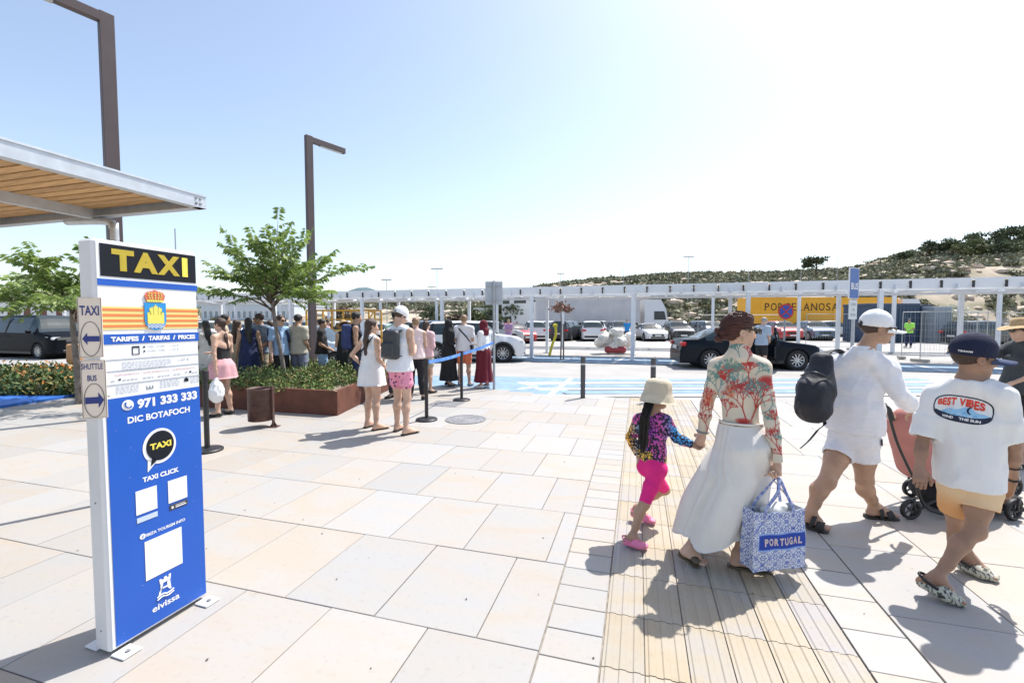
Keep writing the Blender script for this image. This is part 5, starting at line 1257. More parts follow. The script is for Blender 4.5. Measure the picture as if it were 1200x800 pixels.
# ============================== stroller
def stroller():
    root = V_((3.70, 3.72, 0)); t = thing('stroller', 'folding stroller with dusty pink canopy and black basket', 'stroller', root)
    L = lambda x, y, Y: P3(x, y, Y) - root
    M_fr = mat('matt_black_tube', (.015, .015, .016), .4); M_pk = cloth('dusty_pink_canvas', (.48, .20, .17), .06); M_blkc = cloth('black_seat_fabric', (.012, .012, .013), .3)
    Yn, Yf = 3.55, 4.02
    # canopy: a rounded shell seen from behind, open to the front
    s = Solid(); c = P3(1078, 512, 3.80); R = [(1, 0, 0), (0, 1, 0), (0, 0, 1)]
    s.cone(P3(1062, 490, 3.78), P3(1100, 488, 3.78), .10, .10, .06, w=(0, 1, 0), fa=.9); s.cone(P3(1060, 500, 3.78), P3(1072, 548, 3.78), .17, .165, .05, w=(0, 1, 0), fa=.55); s.cone(P3(1078, 500, 3.78), P3(1092, 552, 3.78), .20, .20, .05, w=(0, 1, 0), fa=.6)
    s.cone(P3(1105, 500, 3.78), P3(1112, 552, 3.78), .20, .18, .05, w=(0, 1, 0), fa=.6)
    s.cone(P3(1150, 540, 3.78), P3(1120, 535, 3.78), .17, .17, 0, w=(0, 1, 0), fa=.9, op='-'); s.cut(P3(1080, 560, 3.78), -Z, .5)
    mesh_obj('canopy', s.mesh('canopy', .008, root=root, disp=folds(.004, (6, 6, 12), 61)), M_pk, t)
    # seat and basket
    s = Solid(); s.cone(P3(1100, 570, 3.78), P3(1150, 585, 3.78), .15, .16, .03, w=(0, 1, 0), fa=.5); s.cone(P3(1088, 575, 3.78), P3(1110, 592, 3.78), .17, .17, .05, w=(0, 1, 0), fa=.5); s.cone(P3(1150, 585, 3.78), P3(1180, 582, 3.74), .16, .14, .03, w=(0, 1, 0), fa=.35); s.cut(P3(1100, 566, 3.78), Z, .8)
    mesh_obj('seat', s.mesh('seat', .008, root=root, disp=folds(.006, (8, 8, 14), 63)), M_blkc, t)
    for Y in (Yn, Yf):
        b = MB(); b.smooth = True; k = (Y - 3.78)
        b.tube(smooth_curve([L(1041, 482, Y), L(1052, 520, Y), L(1072, 563, Y), L(1088, 596, Y), L(1140, 606, Y), L(1186, 592, Y)], 5), .011, 8); b.build('frame_tube', M_fr, t)
        b = MB(); b.smooth = True; b.tube([L(1067, 603, Y), L(1092, 588, Y), L(1150, 570, Y)], .010, 8); b.build('frame_tube', M_fr, t)
        b = MB(); b.smooth = True; b.tube([L(1150, 575, Y), L(1176, 590, Y), L(1184, 605, Y)], .010, 8); b.build('frame_tube', M_fr, t)
    b = MB(); b.smooth = True; b.tube(smooth_curve([L(1046, 492, Yn), L(1042, 480, Yn), L(1036, 475, Yn + .03), L(1037, 474, 3.78), L(1036, 475, Yf - .03), L(1042, 480, Yf), L(1046, 490, Yf)], 6), .017, 10); b.build('handle', M_blkp, t)
    for (x, y, r, Y) in ((1067, 598, .082, Yn), (1067, 598, .082, Yf), (1187, 611, .088, Yn - .02), (1187, 611, .088, Yf)):
        p = P3(x, y, Y); p.z = r; q = p - root; M = Matrix.Translation(q) @ Matrix.Rotation(math.pi / 2, 4, 'X') @ Matrix.Rotation(.25 if x > 1100 else .0, 4, 'Y')
        b = MB(); b.smooth = True; b.lathe([(r * .70, -.015), (r * .9, -.018), (r, -.010), (r, .010), (r * .9, .018), (r * .70, .015), (r * .70, -.015)], 26, M=M, capb=False, capt=False); w = b.build('wheel', M_blkp, t)
        b = MB(); b.lathe([(.014, -.022), (.014, .022)], 12, M=M)
        for a in range(5):
            an = a * 2 * math.pi / 5; b.bar(M @ V_((.008 * math.cos(an), .008 * math.sin(an), 0)), M @ V_((r * .72 * math.cos(an), r * .72 * math.sin(an), 0)), .012, .010)
        b.build('spokes', mat('dark_grey_plastic', (.06, .06, .065), .4), w)
        b = MB(); b.smooth = True; b.tube([q + V_((0, -.03 if Y < 3.7 else .03, 0)), q + V_((-.0, -.03 if Y < 3.7 else .03, r * 1.25))], .010, 8); b.build('wheel_fork', M_fr, t)
    b = MB(); b.smooth = True; b.tube([L(1088, 596, Yn), L(1088, 596, Yf)], .009, 8); b.build('cross_bar', M_fr, t)
    b = MB(); b.smooth = True; b.tube([L(1170, 600, Yn), L(1170, 600, Yf)], .009, 8); b.build('cross_bar', M_fr, t)
    # child in the seat: only legs and lower body show past the boy
    root2 = P3(1150, 580, 3.78); root2.z = 0
    t2 = thing('person', 'small child sitting in the stroller, one bare leg showing', 'person', root2)
    c = V_((root2.x, root2.y, 0)); S = .52
    J = dict(head=c + V_((-.10, 0, .92)), neck=c + V_((-.10, 0, .80)), shL=c + V_((-.10, .10, .76)), shR=c + V_((-.10, -.10, .76)), elL=c + V_((-.02, .12, .62)), elR=c + V_((-.02, -.12, .62)), wrL=c + V_((.08, .08, .60)), wrR=c + V_((.08, -.08, .60)),
             hipL=c + V_((-.02, .05, .50)), hipR=c + V_((-.02, -.05, .50)), kneL=P3(1164, 566, 3.86), kneR=P3(1166, 568, 3.66), anL=P3(1184, 590, 3.86), anR=P3(1181, 588, 3.62), toL=P3(1199, 594, 3.86), toR=P3(1197, 596, 3.60))
    B, J = make_body(J, S, False, (1, 0, 0), (1, 0, 0), hands=True, fat=1.1, thick=1.3); finish_body(B, root2, t2, SK_M, .008)
    T = Solid().take(B, {'torso': .01, 'armL': .01, 'armR': .01, 'trap': .006, 'thiL': .008, 'thiR': .008, 'glute': .008}); T.cut(J['neck'] + Z * .015, Z, .06)
    mesh_obj('romper', T.mesh('romper', .007, root=root2), cloth('pale_yellow_cotton', (.7, .62, .4)), t2)
    for sd in 'LR':
        s = Solid(); s.cone(J['heel' + sd], J['to' + sd], .026, .030, .01, w=J['wd' + sd], fa=.9, fb=.7); mesh_obj('shoe', s.mesh('shoe', .0055, root=root2), M_blk, t2)
stroller()
# ------------------------------------------------------------------ people in the taxi queue and beyond
def std(px, foot, h, ang, label, fem=False, sk=None, hair='short', hm=None, top='tee', tm=None, bot='pants', bm=None, arms='down', hat=None, shoes=None, h_=.011, fat=1.0, stride=0.0, look=0.0, extra=None, lean=0.0, group='people waiting in the taxi queue', sgl=False, Y=None, bare=False):
    """px, foot: pixel of the ground point; ang: compass angle the person faces (0 = away, 90 = right)"""
    g = G(px, foot) if Y is None else V_((D(px, 376, Y).x, Y, 0))
    S = h / 1.75; root = V_((0, 0, 0)); st = stride
    t = thing('person', label, 'person', g, -R_(ang), group)
    m = S * (.93 if fem else 1.0)
    J = dict(head=V_((0, .02 * S + lean * .45, 1.64 * S)), neck=V_((0, -.02 * S + lean * .3, 1.50 * S)), shL=V_((-.185 * m, -.01 + lean * .28, 1.42 * S)), shR=V_((.185 * m, -.01 + lean * .28, 1.42 * S)),
             hipL=V_((-.085 * S, 0, .93 * S)), hipR=V_((.085 * S, 0, .93 * S)), kneL=V_((-.10 * S, .03 + st * .5, .50 * S)), kneR=V_((.11 * S, .02 - st * .2, .50 * S)), anL=V_((-.12 * S, st, .085 * S)), anR=V_((.14 * S, -.03 - st * .6, .085 * S)), toL=V_((-.15 * S, .17 * S + st, .03 * S)), toR=V_((.18 * S, .14 * S - st * .6, .03 * S)))
    A = {'down': ((.05, -.02, -.29), (.03, .06, -.26)), 'phone': ((.03, .02, -.29), (-.14, .22, .06)), 'fold': ((.04, .0, -.28), (-.20, .17, .0)), 'hip': ((.17, -.10, -.24), (-.10, .12, -.17)), 'fwd': ((.03, .00, -.29), (-.09, .17, -.12)), 'bag': ((.04, -.03, -.30), (.0, -.02, -.26)), 'up': ((.02, .10, -.26), (-.08, .14, .20)), 'point': ((-.0, .26, -.12), (-.03, .25, .06))}
    al, ar = (arms if isinstance(arms, tuple) else (arms, arms))
    for sd, sg, an_ in (('L', -1, al), ('R', 1, ar)):
        e, w = A[an_]; sh = J['sh' + sd]; J['el' + sd] = sh + V_((sg * e[0], e[1], e[2])) * S; J['wr' + sd] = J['el' + sd] + V_((sg * w[0], w[1], w[2])) * S; J['curl' + sd] = .6
    HF = V_((math.sin(R_(look)), math.cos(R_(look)), -.06 - (.45 if lean > .1 or al == 'phone' else 0)))
    big = h_ < .0095
    B, J = make_body(J, S, fem, (0, 1, 0), HF, hands=big, fat=fat)
    mesh_obj('body', B.mesh('body', h_, root=root), sk or SK_T, t)
    tm = tm or M_blk; bm = bm or M_blk; hp = J['hip']; W = J['W']; F = J['F']; fl = folds(.006, (13, 13, 6), int(px))
    T = Solid()
    if top == 'tee':
        for sd in 'LR': limb(T, J, 'arm', sd, .78, .014, .010, hollow=.03 if big else 0)
    if top in ('shirt_long', 'abaya', 'blouse'):
        for sd in 'LR': limb(T, J, 'arm', sd, 1.93, .016, hollow=0)
    T.take(B, {'torso': .010, 'bust': .010} if top == 'halter' else {'torso': .014, 'bust': .010, 'trap': .010})
    if top in ('tee', 'blouse', 'shirt_long', 'tank'): T.cone(J['waist'], hp - Z * .02, .158 * S * fat, .196 * S * fat, .05, w=W, fa=.80, fb=.92)
    if top in ('tank', 'halter'):
        for sd in 'LR': sh = J['sh' + sd]; sg = -1 if sd == 'L' else 1; T.ell(sh + V_((sg * .055 * S, 0, -.02 * S)), (.070 * S, .12 * S, .11 * S), None, 0, op='-')
    if top == 'halter': T.cut(J['chest'] + Z * .03 * S, Z - F * .9, .3)
    T.cut(J['neck'] + Z * .015, Z, .08)
    T.cut(hp + Z * (.10 * S if top == 'halter' or bot in ('skirt_high',) else (-.05 * S if bot not in ('skirt', 'long_skirt', 'dress') else .05 * S)), -Z, .35)
    nmt = {'tee': 't_shirt', 'tank': 'tank_top', 'halter': 'halter_top', 'shirt_long': 'shirt', 'abaya': 'robe', 'blouse': 'blouse'}[top]
    tobj = mesh_obj(nmt, T.mesh(nmt, h_, root=root, disp=fl), tm, t)
    def lower(keys, nm, mm, pl=(9, .012)):
        n = 60; rings = []
        for i in range(15):
            t_ = i / 14 * (len(keys) - 1); a = min(int(t_), len(keys) - 2); fr = t_ - a; k0, k1 = keys[a], keys[a + 1]; tt = i / 14
            z = k0[0] + (k1[0] - k0[0]) * fr; rx = k0[1] + (k1[1] - k0[1]) * fr; ry = k0[2] + (k1[2] - k0[2]) * fr
            rings.append([V_(((rx + pl[1] * tt * math.sin(pl[0] * a_ + 3 * tt)) * math.cos(a_), (ry + pl[1] * tt * math.sin(pl[0] * a_ + 1)) * math.sin(a_), z)) for a_ in [2 * math.pi * k / n for k in range(n)]])
        loft(rings, nm, mm, t, root, thick=.004)
    if bot in ('pants', 'shorts', 'knee_shorts'):
        T = Solid()
        for sd in 'LR': limb(T, J, 'leg', sd, dict(pants=1.93, shorts=.56, knee_shorts=.86)[bot], .014, .010, hollow=.03 if big else 0)
        T.take(B, {'torso': .004, 'glute': .004}); T.cut(hp + Z * .07 * S, Z, .8); nm_ = 'trousers' if bot == 'pants' else 'shorts'
        mesh_obj(nm_, T.mesh(nm_, h_, root=root, disp=fl), bm, t)
    elif bot in ('skirt', 'skirt_high'): lower([(hp.z + .13 * S, .13 * S * fat, .10 * S), (hp.z, .20 * S * fat, .185 * S), (hp.z - .24 * S, .25 * S * fat, .22 * S)], 'skirt', bm)
    elif bot == 'dress': lower([(J['waist'].z, .145 * S * fat, .118 * S), (hp.z + .03, .195 * S * fat, .185 * S), (hp.z - .22 * S, .235 * S * fat, .215 * S)], 'dress_skirt', bm, (7, .012))
    elif bot == 'long_skirt': lower([(J['waist'].z, .145 * S * fat, .118 * S), (hp.z + .02, .195 * S * fat, .185 * S), (.5 * S, .21 * S, .19 * S), (.16 * S, .27 * S, .24 * S)], 'long_skirt', bm, (8, .022))
    # hair
    f, r, u = frame(HF); c = J['head']; R = [r, f, u]; H = Solid(); hm = hm or M_hairB
    if hair != 'none' and hair != 'hijab':
        H.ell(c + u * .035 * S - f * .014 * S, (.081 * S, .100 * S, .092 * S), R, .01); H.ell(c + f * .105 * S - u * .01 * S, (.11 * S, .060 * S, .09 * S), R, 0, op='-')
        if hair == 'short': H.cut(c - u * .045 * S, -u, .12)
        if hair in ('long', 'pony'):
            wd_ = .070 if hair == 'long' else .035; b0 = c - f * .055 * S - u * .03 * S; b1 = V_((c.x, c.y - .115 * S, 1.42 * S)); b2 = V_((c.x + .02, c.y - .135 * S, 1.20 * S))
            if lean: b1.y -= .02
            H.cone(b0, b1, wd_ * S, wd_ * 1.0 * S, .03, w=r, fa=.7, fb=.5); H.cone(b1, b2, wd_ * S, wd_ * .6 * S, .02, w=r, fa=.5, fb=.5)
        if hair == 'bun': H.ell(c - f * .09 * S + u * .06 * S, (.042 * S,) * 3, R, .02)
        mesh_obj('hair', H.mesh('hair', h_ * .9, root=root, disp=folds(.005, (40, 40, 14), 9)), hm, t)
    if hair == 'hijab':
        H.ell(c + u * .025 * S - f * .018 * S, (.094 * S, .112 * S, .112 * S), R, .01); H.cone(c - u * .06 * S, J['neck'] - Z * .03 * S, .085 * S, .105 * S, .05); H.cone(J['neck'] - Z * .02, J['shL'].lerp(J['neck'], .3) - Z * .10 * S + F * .04, .10 * S, .085 * S, .05); H.cone(J['neck'] - Z * .02, J['shR'].lerp(J['neck'], .3) - Z * .10 * S + F * .04, .10 * S, .085 * S, .05)
        H.ell(c + f * .115 * S - u * .012 * S, (.056 * S, .055 * S, .072 * S), R, 0, op='-'); mesh_obj('headscarf', H.mesh('headscarf', h_ * .9, root=root, disp=folds(.008, (14, 14, 10), 5)), hm, t)
    if hat == 'cap_white' or hat == 'cap_black': baseball_cap(c, HF, S * 1.05, cloth('white_cotton_cap', (.82, .82, .82), .03) if hat == 'cap_white' else M_blk, t, root, h=h_ * .8)
    if hat == 'straw': hat_rings(c + u * .03 * S, [(.012, .125), (.060, .118), (.082, .09), (.088, .04), (.094, .028), (.13, .02), (.17, .0), (.185, -.01)], S, 'straw_hat', mat('woven_straw', (.50, .34, .17), .8, var=.25, vscale=60, bump=.6, bscale=200), t, root, fwd=HF, oval=1.1, wave=.012)
    if sgl: glasses(c, HF, S, t, root)
    # shoes
    sm = shoes or M_blk
    for sd in 'LR':
        s = Solid()
        if bare: sole('sandal', J, sd, sm, t, root, S, .018, .003)
        else: s.cone(J['heel' + sd], J['ball' + sd], .038 * S, .047 * S, .01, w=J['wd' + sd], fa=1.0, fb=.62); s.cone(J['ball' + sd], J['to' + sd] + (J['to' + sd] - J['heel' + sd]).normalized() * .02, .047 * S, .036 * S, .02, w=J['wd' + sd], fa=.62, fb=.6); s.cone(J['heel' + sd], J['an' + sd] - Z * .02 * S, .038 * S, .040 * S, .02); s.cut(J['heel' + sd] - Z * .028 * S, -Z, .3); mesh_obj('shoe', s.mesh('shoe', h_ * .75, root=root), sm, t)
    t.location.z = .0
    J['T'] = t; J['M'] = Matrix.Translation(g) @ Matrix.Rotation(-R_(ang), 4, 'Z'); J['tobj'] = tobj
    return t, J
def worn(name, J, label, cat, fn, group=None):
    """an object carried by someone: built in the person's frame, top level"""
    M = J['M']; p = M @ V_((0, 0, 0)); t = thing(name, label, cat, (p.x, p.y, 0), M.to_euler().z, group); fn(t); return t
def pack_fn(J, m, c=None, sz=(.14, .08, .22), strap=True):
    def fn(t):
        S = J['S']; cc = c or V_((0, J['chest'].y - .17 * S, J['chest'].z - .02)); s = Solid(); s.box(cc, sz, None, .05, .02); s.box(cc + V_((0, -.08, -.07)), (sz[0] * .75, .03, sz[2] * .5), None, .03, .02)
        mesh_obj('pack', s.mesh('pack', .010, disp=folds(.006, (14, 14, 11), 3)), m, t)
        for s_ in (-1, 1):
            b = MB(); b.smooth = True; x = s_ * .10 * S; b.tube(smooth_curve([cc + V_((s_ * .08, .06, .16)), V_((x, J['shm'].y - .06, J['shm'].z + .035)), V_((x * 1.05, J['shm'].y + .09, J['shm'].z - .02)), V_((x * 1.2, J['shm'].y + .12, J['shm'].z - .20)), V_((x * 1.3, J['shm'].y + .02, J['shm'].z - .34)), cc + V_((s_ * .10, .05, -.16))], 6), .028, 8, .25, wdir=(1, 0, 0)); b.build('shoulder_strap', m, t)
    return fn
def cloths(): pass
C_wht = cloth('white_cotton', (.78, .78, .78), .03); C_navy = cloth('navy_cloth', (.02, .03, .09), .2); C_beige = cloth('beige_cloth', (.52, .43, .32)); C_grey = cloth('grey_cloth', (.16, .18, .21)); C_lblue = cloth('light_blue_cloth', (.28, .42, .62)); C_pinkp = cloth('pale_pink_cloth', (.74, .48, .50)); C_org = cloth('salmon_orange_cloth', (.70, .20, .10)); C_burg = cloth('burgundy_cloth', (.13, .008, .02)); C_khaki = cloth('khaki_cloth', (.42, .37, .27)); C_gdark = cloth('dark_grey_cloth', (.05, .055, .06)); C_white2 = cloth('off_white_cloth', (.68, .64, .58)); C_lilac = cloth('grey_lilac_shorts_cloth', (.16, .17, .25))
# couple in front
C_ptr = mat('pink_printed_cotton', (.78, .30, .42), .85)
def dots_mat(m, dark, sc):
    N = m.node_tree.nodes; L = m.node_tree.links; P = N['Principled BSDF']; v = N.new('ShaderNodeTexVoronoi'); v.inputs['Scale'].default_value = sc; tc = N['Texture Coordinate'] if 'Texture Coordinate' in N else N.new('ShaderNodeTexCoord')
    L.new(tc.outputs['Object'], v.inputs['Vector']); r = N.new('ShaderNodeValToRGB'); r.color_ramp.interpolation = 'CONSTANT'; r.color_ramp.elements[0].color = (*dark, 1); r.color_ramp.elements[1].position = .26; r.color_ramp.elements[1].color = P.inputs['Base Color'].default_value
    L.new(v.outputs['Distance'], r.inputs[0]); L.new(r.outputs[0], P.inputs['Base Color'])
dots_mat(C_ptr, (.10, .03, .10), 17)
C_tank = mat('white_tank_pale_blue_yoke', (.78, .79, .82), .85, vc=False, bump=.3, bscale=200)
tm_, JM = std(470, 507, 1.80, 28, 'bearded man in white vest, white cap and pink printed shorts', sk=SK_L, hair='short', hm=M_hairB, top='tank', tm=C_tank, bot='shorts', bm=C_ptr, arms=('phone', 'phone'), hat='cap_white', shoes=M_blkp, h_=.0085, look=18, bare=True, stride=.05, group='couple standing before the barrier')
worn('backpack', JM, 'slim dark grey backpack on the man in pink shorts', 'backpack', pack_fn(JM, cloth('charcoal_nylon', (.035, .04, .045), .2, .5), sz=(.135, .055, .205)))
tf_, JF = std(436, 502, 1.64, 35, 'woman in short white dress with one hand on her hip', True, SK_L, 'long', M_hairB, 'tank', C_wht, 'dress', C_wht, ('hip', 'fwd'), None, M_blkp, .0085, bare=True, look=20, group='couple standing before the barrier')
def sling(J, m, side=1, hgt=.95):
    def fn(t):
        S = J['S']; sh = J['shR' if side > 0 else 'shL']; o = V_((-side * .20 * S, -.02, hgt * S)); b = MB(); b.smooth = True
        b.tube(smooth_curve([o, V_((-side * .10 * S, -.15 * S, (hgt + .2) * S)), sh.lerp(J['neck'], .4) + V_((0, -.07, -.02)), sh.lerp(J['neck'], .4) + V_((0, .0, .05)), sh.lerp(J['neck'], .5) + V_((0, .08, -.03)), V_((-side * .05 * S, .17 * S, (hgt + .22) * S)), o + V_((0, .05, 0))], 6), .016, 6, .3, wdir=(1, 0, 0)); b.build('strap', m, t)
        s = Solid(); s.box(o - Z * .07, (.04, .085, .075), None, .02); mesh_obj('pouch', s.mesh('pouch', .009), m, t)
    return fn
worn('shoulder_bag', JF, 'black bag strap worn across the woman in the white dress', 'bag', sling(JF, M_blk, 1, .98))
# woman with white plastic bag beside the planter
t_, JP = std(262, 487, 1.66, 278, 'woman in black halter top and pink skirt holding a white plastic bag', True, SK_L, 'pony', M_hairB, 'halter', M_blk, 'skirt', cloth('dusty_pink_skirt_cloth', (.62, .34, .36), .1), ('bag', 'fold'), None, M_blkp, .0095, fat=1.02)
def plastic(t):
    w = JP['wrL'] + (JP['wrL'] - JP['elL']).normalized() * .11; s = Solid(); s.ell(w - Z * .27, (.13, .10, .17), None, .02); s.cone(w - Z * .14, w - Z * .02, .07, .02, .06); s.cone(w - Z * .35 + V_((.1, 0, 0)), w - Z * .42 + V_((.12, 0, 0)), .02, .01, .02)
    mesh_obj('bag_sack', s.mesh('bag_sack', .009, disp=folds(.016, (16, 16, 9), 8)), mat('white_plastic_film', (.78, .78, .78), .35, bump=.5, bscale=40), t); b = MB(); b.smooth = True; b.tube([w - Z * .04 - V_((.03, 0, 0)), w + Z * .01, w - Z * .04 + V_((.03, 0, 0))], .008, 6); b.build('handle', mat('white_plastic_film', (.8, .8, .8)), t)
worn('plastic_bag', JP, 'white plastic carrier bag in the hand of the woman in the pink skirt', 'bag', plastic)
# queue behind the planter
QY = 9.9
Q = lambda px, h, ang, label, **k: std(px, 0, h, ang, label, Y=k.pop('Y', QY), **k)
Q(241, 1.62, 300, 'woman in pale top partly hidden by the taxi sign', fem=True, sk=SK_T, hair='long', hm=M_hairD, top='tee', tm=C_white2, bot='long_skirt', bm=C_white2, arms='fold', h_=.014, Y=9.2)
Q(263, 1.76, 60, 'dark haired man behind the woman in the black halter top', sk=SK_T, hm=M_hairD, top='tee', tm=C_beige, bot='pants', bm=C_gdark, h_=.014, Y=10.2)
Q(277, 1.64, 10, 'long haired woman in a cream strapless long dress', fem=True, sk=SK_T, hair='long', hm=M_hairB, top='halter', tm=C_khaki, bot='long_skirt', bm=C_khaki, arms='fold', h_=.013)
Q(291, 1.68, 330, 'dark haired woman in a navy sleeveless long dress', fem=True, sk=SK_T, hair='long', hm=M_hairD, top='tank', tm=C_navy, bot='long_skirt', bm=C_navy, arms='down', h_=.013, Y=9.6)
t_, j_ = Q(304, 1.78, 190, 'man in grey patterned shirt and pale shorts wearing sunglasses', sk=SK_T, hair='short', top='tee', tm=cloth('grey_blue_print_shirt', (.20, .26, .34), .3), bot='knee_shorts', bm=C_khaki, arms='fwd', look=60, sgl=True, h_=.013)
t_, j_ = Q(316, 1.62, 300, 'person in orange shorts half hidden in the queue', sk=SK_T, hair='long', hm=M_hairB, fem=True, top='tee', tm=M_blk, bot='knee_shorts', bm=C_org, h_=.014, Y=10.3)
worn('backpack', j_, 'black backpack on the person in orange shorts', 'backpack', pack_fn(j_, M_blk))
t_, j_ = Q(328, 1.74, 110, 'young man in light blue T-shirt and black shorts with sunglasses', sk=SK_L, hair='short', top='tee', tm=C_lblue, bot='knee_shorts', bm=M_blk, arms=('down', 'down'), sgl=True, h_=.013, Y=9.7)
worn('backpack', j_, 'blue strapped backpack on the young man in light blue T-shirt', 'backpack', pack_fn(j_, C_navy))
Q(349, 1.76, 15, 'dark haired man in beige shirt seen from behind at the small tree', sk=SK_T, hair='short', hm=M_hairD, top='tee', tm=cloth('sand_shirt_cloth', (.46, .42, .34)), bot='knee_shorts', bm=C_lilac, arms='fwd', h_=.013)
Q(377, 1.66, 75, 'person in black top and pale blue shorts behind the lamp post', sk=SK_T, hair='short', hm=M_hairD, top='tee', tm=M_blk, bot='knee_shorts', bm=C_lblue, arms='fwd', h_=.014, Y=10.6)
Q(403, 1.60, 320, 'woman in straw hat and black dress holding up a phone', fem=True, sk=SK_L, hair='long', hm=M_hairB, top='tank', tm=M_blk, bot='long_skirt', bm=M_blk, arms=('phone', 'phone'), hat='straw', h_=.013, Y=10.4)
t_, j_ = Q(417, 1.80, 70, 'bearded man in black vest carrying a navy backpack', sk=SK_T, hair='short', hm=M_hairD, top='tank', tm=M_blk, bot='pants', bm=C_navy, arms='fwd', h_=.012, Y=9.3)
worn('backpack', j_, 'bulky navy backpack on the bearded man in the black vest', 'backpack', pack_fn(j_, cloth('navy_nylon', (.02, .035, .13), .3, .6), sz=(.16, .10, .26)))
Q(465, 1.80, 190, 'man in black cap and green striped shirt behind the white cap', sk=SK_L, hair='short', top='tee', tm=mat('green_stripe_cloth', (.05, .35, .20), .85, c2=(.6, .7, .6), vscale=14, stretch=(1, 1, 3)), bot='pants', bm=C_gdark, hat='cap_black', h_=.013, Y=9.2)
Q(487, 1.68, 345, 'woman with tied up hair in pale pink vest and black trousers', fem=True, sk=SK_L, hair='bun', hm=M_hairL, top='tank', tm=cloth('blush_cloth', (.74, .58, .56)), bot='pants', bm=M_blk, arms='fold', stride=.12, h_=.012, Y=9.1)
t_, j_ = Q(499, 1.62, 25, 'long haired woman in tiny shorts with pink jumper over her shoulder', fem=True, sk=SK_L, hair='long', hm=M_hairB, top='blouse', tm=C_pinkp, bot='shorts', bm=C_khaki, arms='fold', h_=.013, Y=9.9)
std(526, 452, 1.64, 55, 'woman in black robe and black headscarf', True, SK_L, 'hijab', M_blk, 'abaya', M_blk, 'long_skirt', M_blk, 'fold', None, M_gls, .012)
t_, j_ = std(544, 452, 1.76, 8, 'man in white T-shirt and salmon shorts seen from behind', False, SK_L, 'short', M_hairL, 'tee', C_wht, 'knee_shorts', C_org, 'fold', None, C_grey, .011, fat=1.12)
worn('shoulder_bag', j_, 'small black crossbody bag on the man in salmon shorts', 'bag', sling(j_, M_blk, -1, 1.02))
std(567, 454, 1.62, 300, 'woman in burgundy headscarf, white blouse and burgundy skirt', True, SK_L, 'hijab', C_burg, 'blouse', C_wht, 'long_skirt', C_burg, 'fold', None, C_wht, .011)
# man leaning in at the open car door, woman at right edge, workers
std(0, 0, 1.74, 45, 'grey haired man leaning in at the open door of the black car', False, SK_L, 'short', M_hairL, 'tee', cloth('pale_grey_shirt_cloth', (.40, .45, .50)), 'knee_shorts', M_blk, 'fwd', None, M_blkp, .013, lean=.25, Y=14.1, group=None) if False else None
t_, j_ = std(893, 0, 1.72, 60, 'grey haired man leaning in at the open door of the black car', sk=SK_L, hair='short', hm=mat('grey_hair', (.3, .28, .26), .6), top='tee', tm=cloth('pale_grey_shirt_cloth', (.36, .42, .50)), bot='knee_shorts', bm=M_blk, arms='fwd', h_=.014, lean=.22, Y=13.9, group='people by the cars')
t_, j_ = std(1200, 0, 1.62, 285, 'woman in straw hat and dark grey T-shirt at the right edge of the photo', fem=True, sk=SK_L, hair='short', hm=M_hairB, top='tee', tm=C_gdark, bot='knee_shorts', bm=M_blk, arms=('fwd', 'point'), hat='straw', h_=.0095, fat=1.12, Y=4.9, sgl=True, group='people by the cars')
def phone(t):
    w = j_['wrR'] + V_((0, .10, .03)); b = MB(); M = Matrix.Translation(w) @ Matrix.Rotation(.6, 4, 'X'); b.box((0, 0, 0), (.075, .010, .15), M, .004); b.build('phone_case', mat('pale_blue_case', (.35, .45, .55), .3), t); b = MB(); b.box((0, .0055, 0), (.068, .002, .142), M); b.build('screen', M_gls, t)
worn('phone', j_, 'phone in pale case in the hand of the woman in the straw hat', 'phone', phone)
t_, j_ = std(1066, 0, 1.75, 250, 'worker in bright green vest standing by the site container', sk=SK_T, hair='short', hm=M_hairD, top='tee', tm=mat('hi_vis_green', (.35, .8, .10), .7), bot='pants', bm=C_navy, arms='fwd', h_=.024, Y=27, group='people by the cars')
std(596, 0, 1.70, 200, 'person in lilac top walking among the parked cars', fem=True, sk=SK_L, hair='long', hm=M_hairL, top='tee', tm=cloth('lilac_cloth', (.45, .28, .50)), bot='pants', bm=C_gdark, arms='fold', h_=.02, Y=24, group='people by the cars')
std(735, 0, 1.72, 180, 'person in blue top standing between parked cars', sk=SK_L, hair='short', top='tee', tm=cloth('bright_blue_cloth', (.03, .25, .60)), bot='pants', bm=C_gdark, h_=.026, Y=33, group='people by the cars')
std(384, 0, 1.66, 90, 'dark haired woman in pink top beyond the white taxi', fem=True, sk=SK_T, hair='long', hm=M_hairD, top='tank', tm=C_pinkp, bot='pants', bm=C_gdark, h_=.018, Y=18, group='people by the cars')
std(374, 0, 1.66, 270, 'dark haired person in grey top beyond the white taxi', fem=True, sk=SK_T, hair='short', hm=M_hairD, top='tee', tm=C_grey, bot='pants', bm=C_gdark, h_=.018, Y=18.3, group='people by the cars')
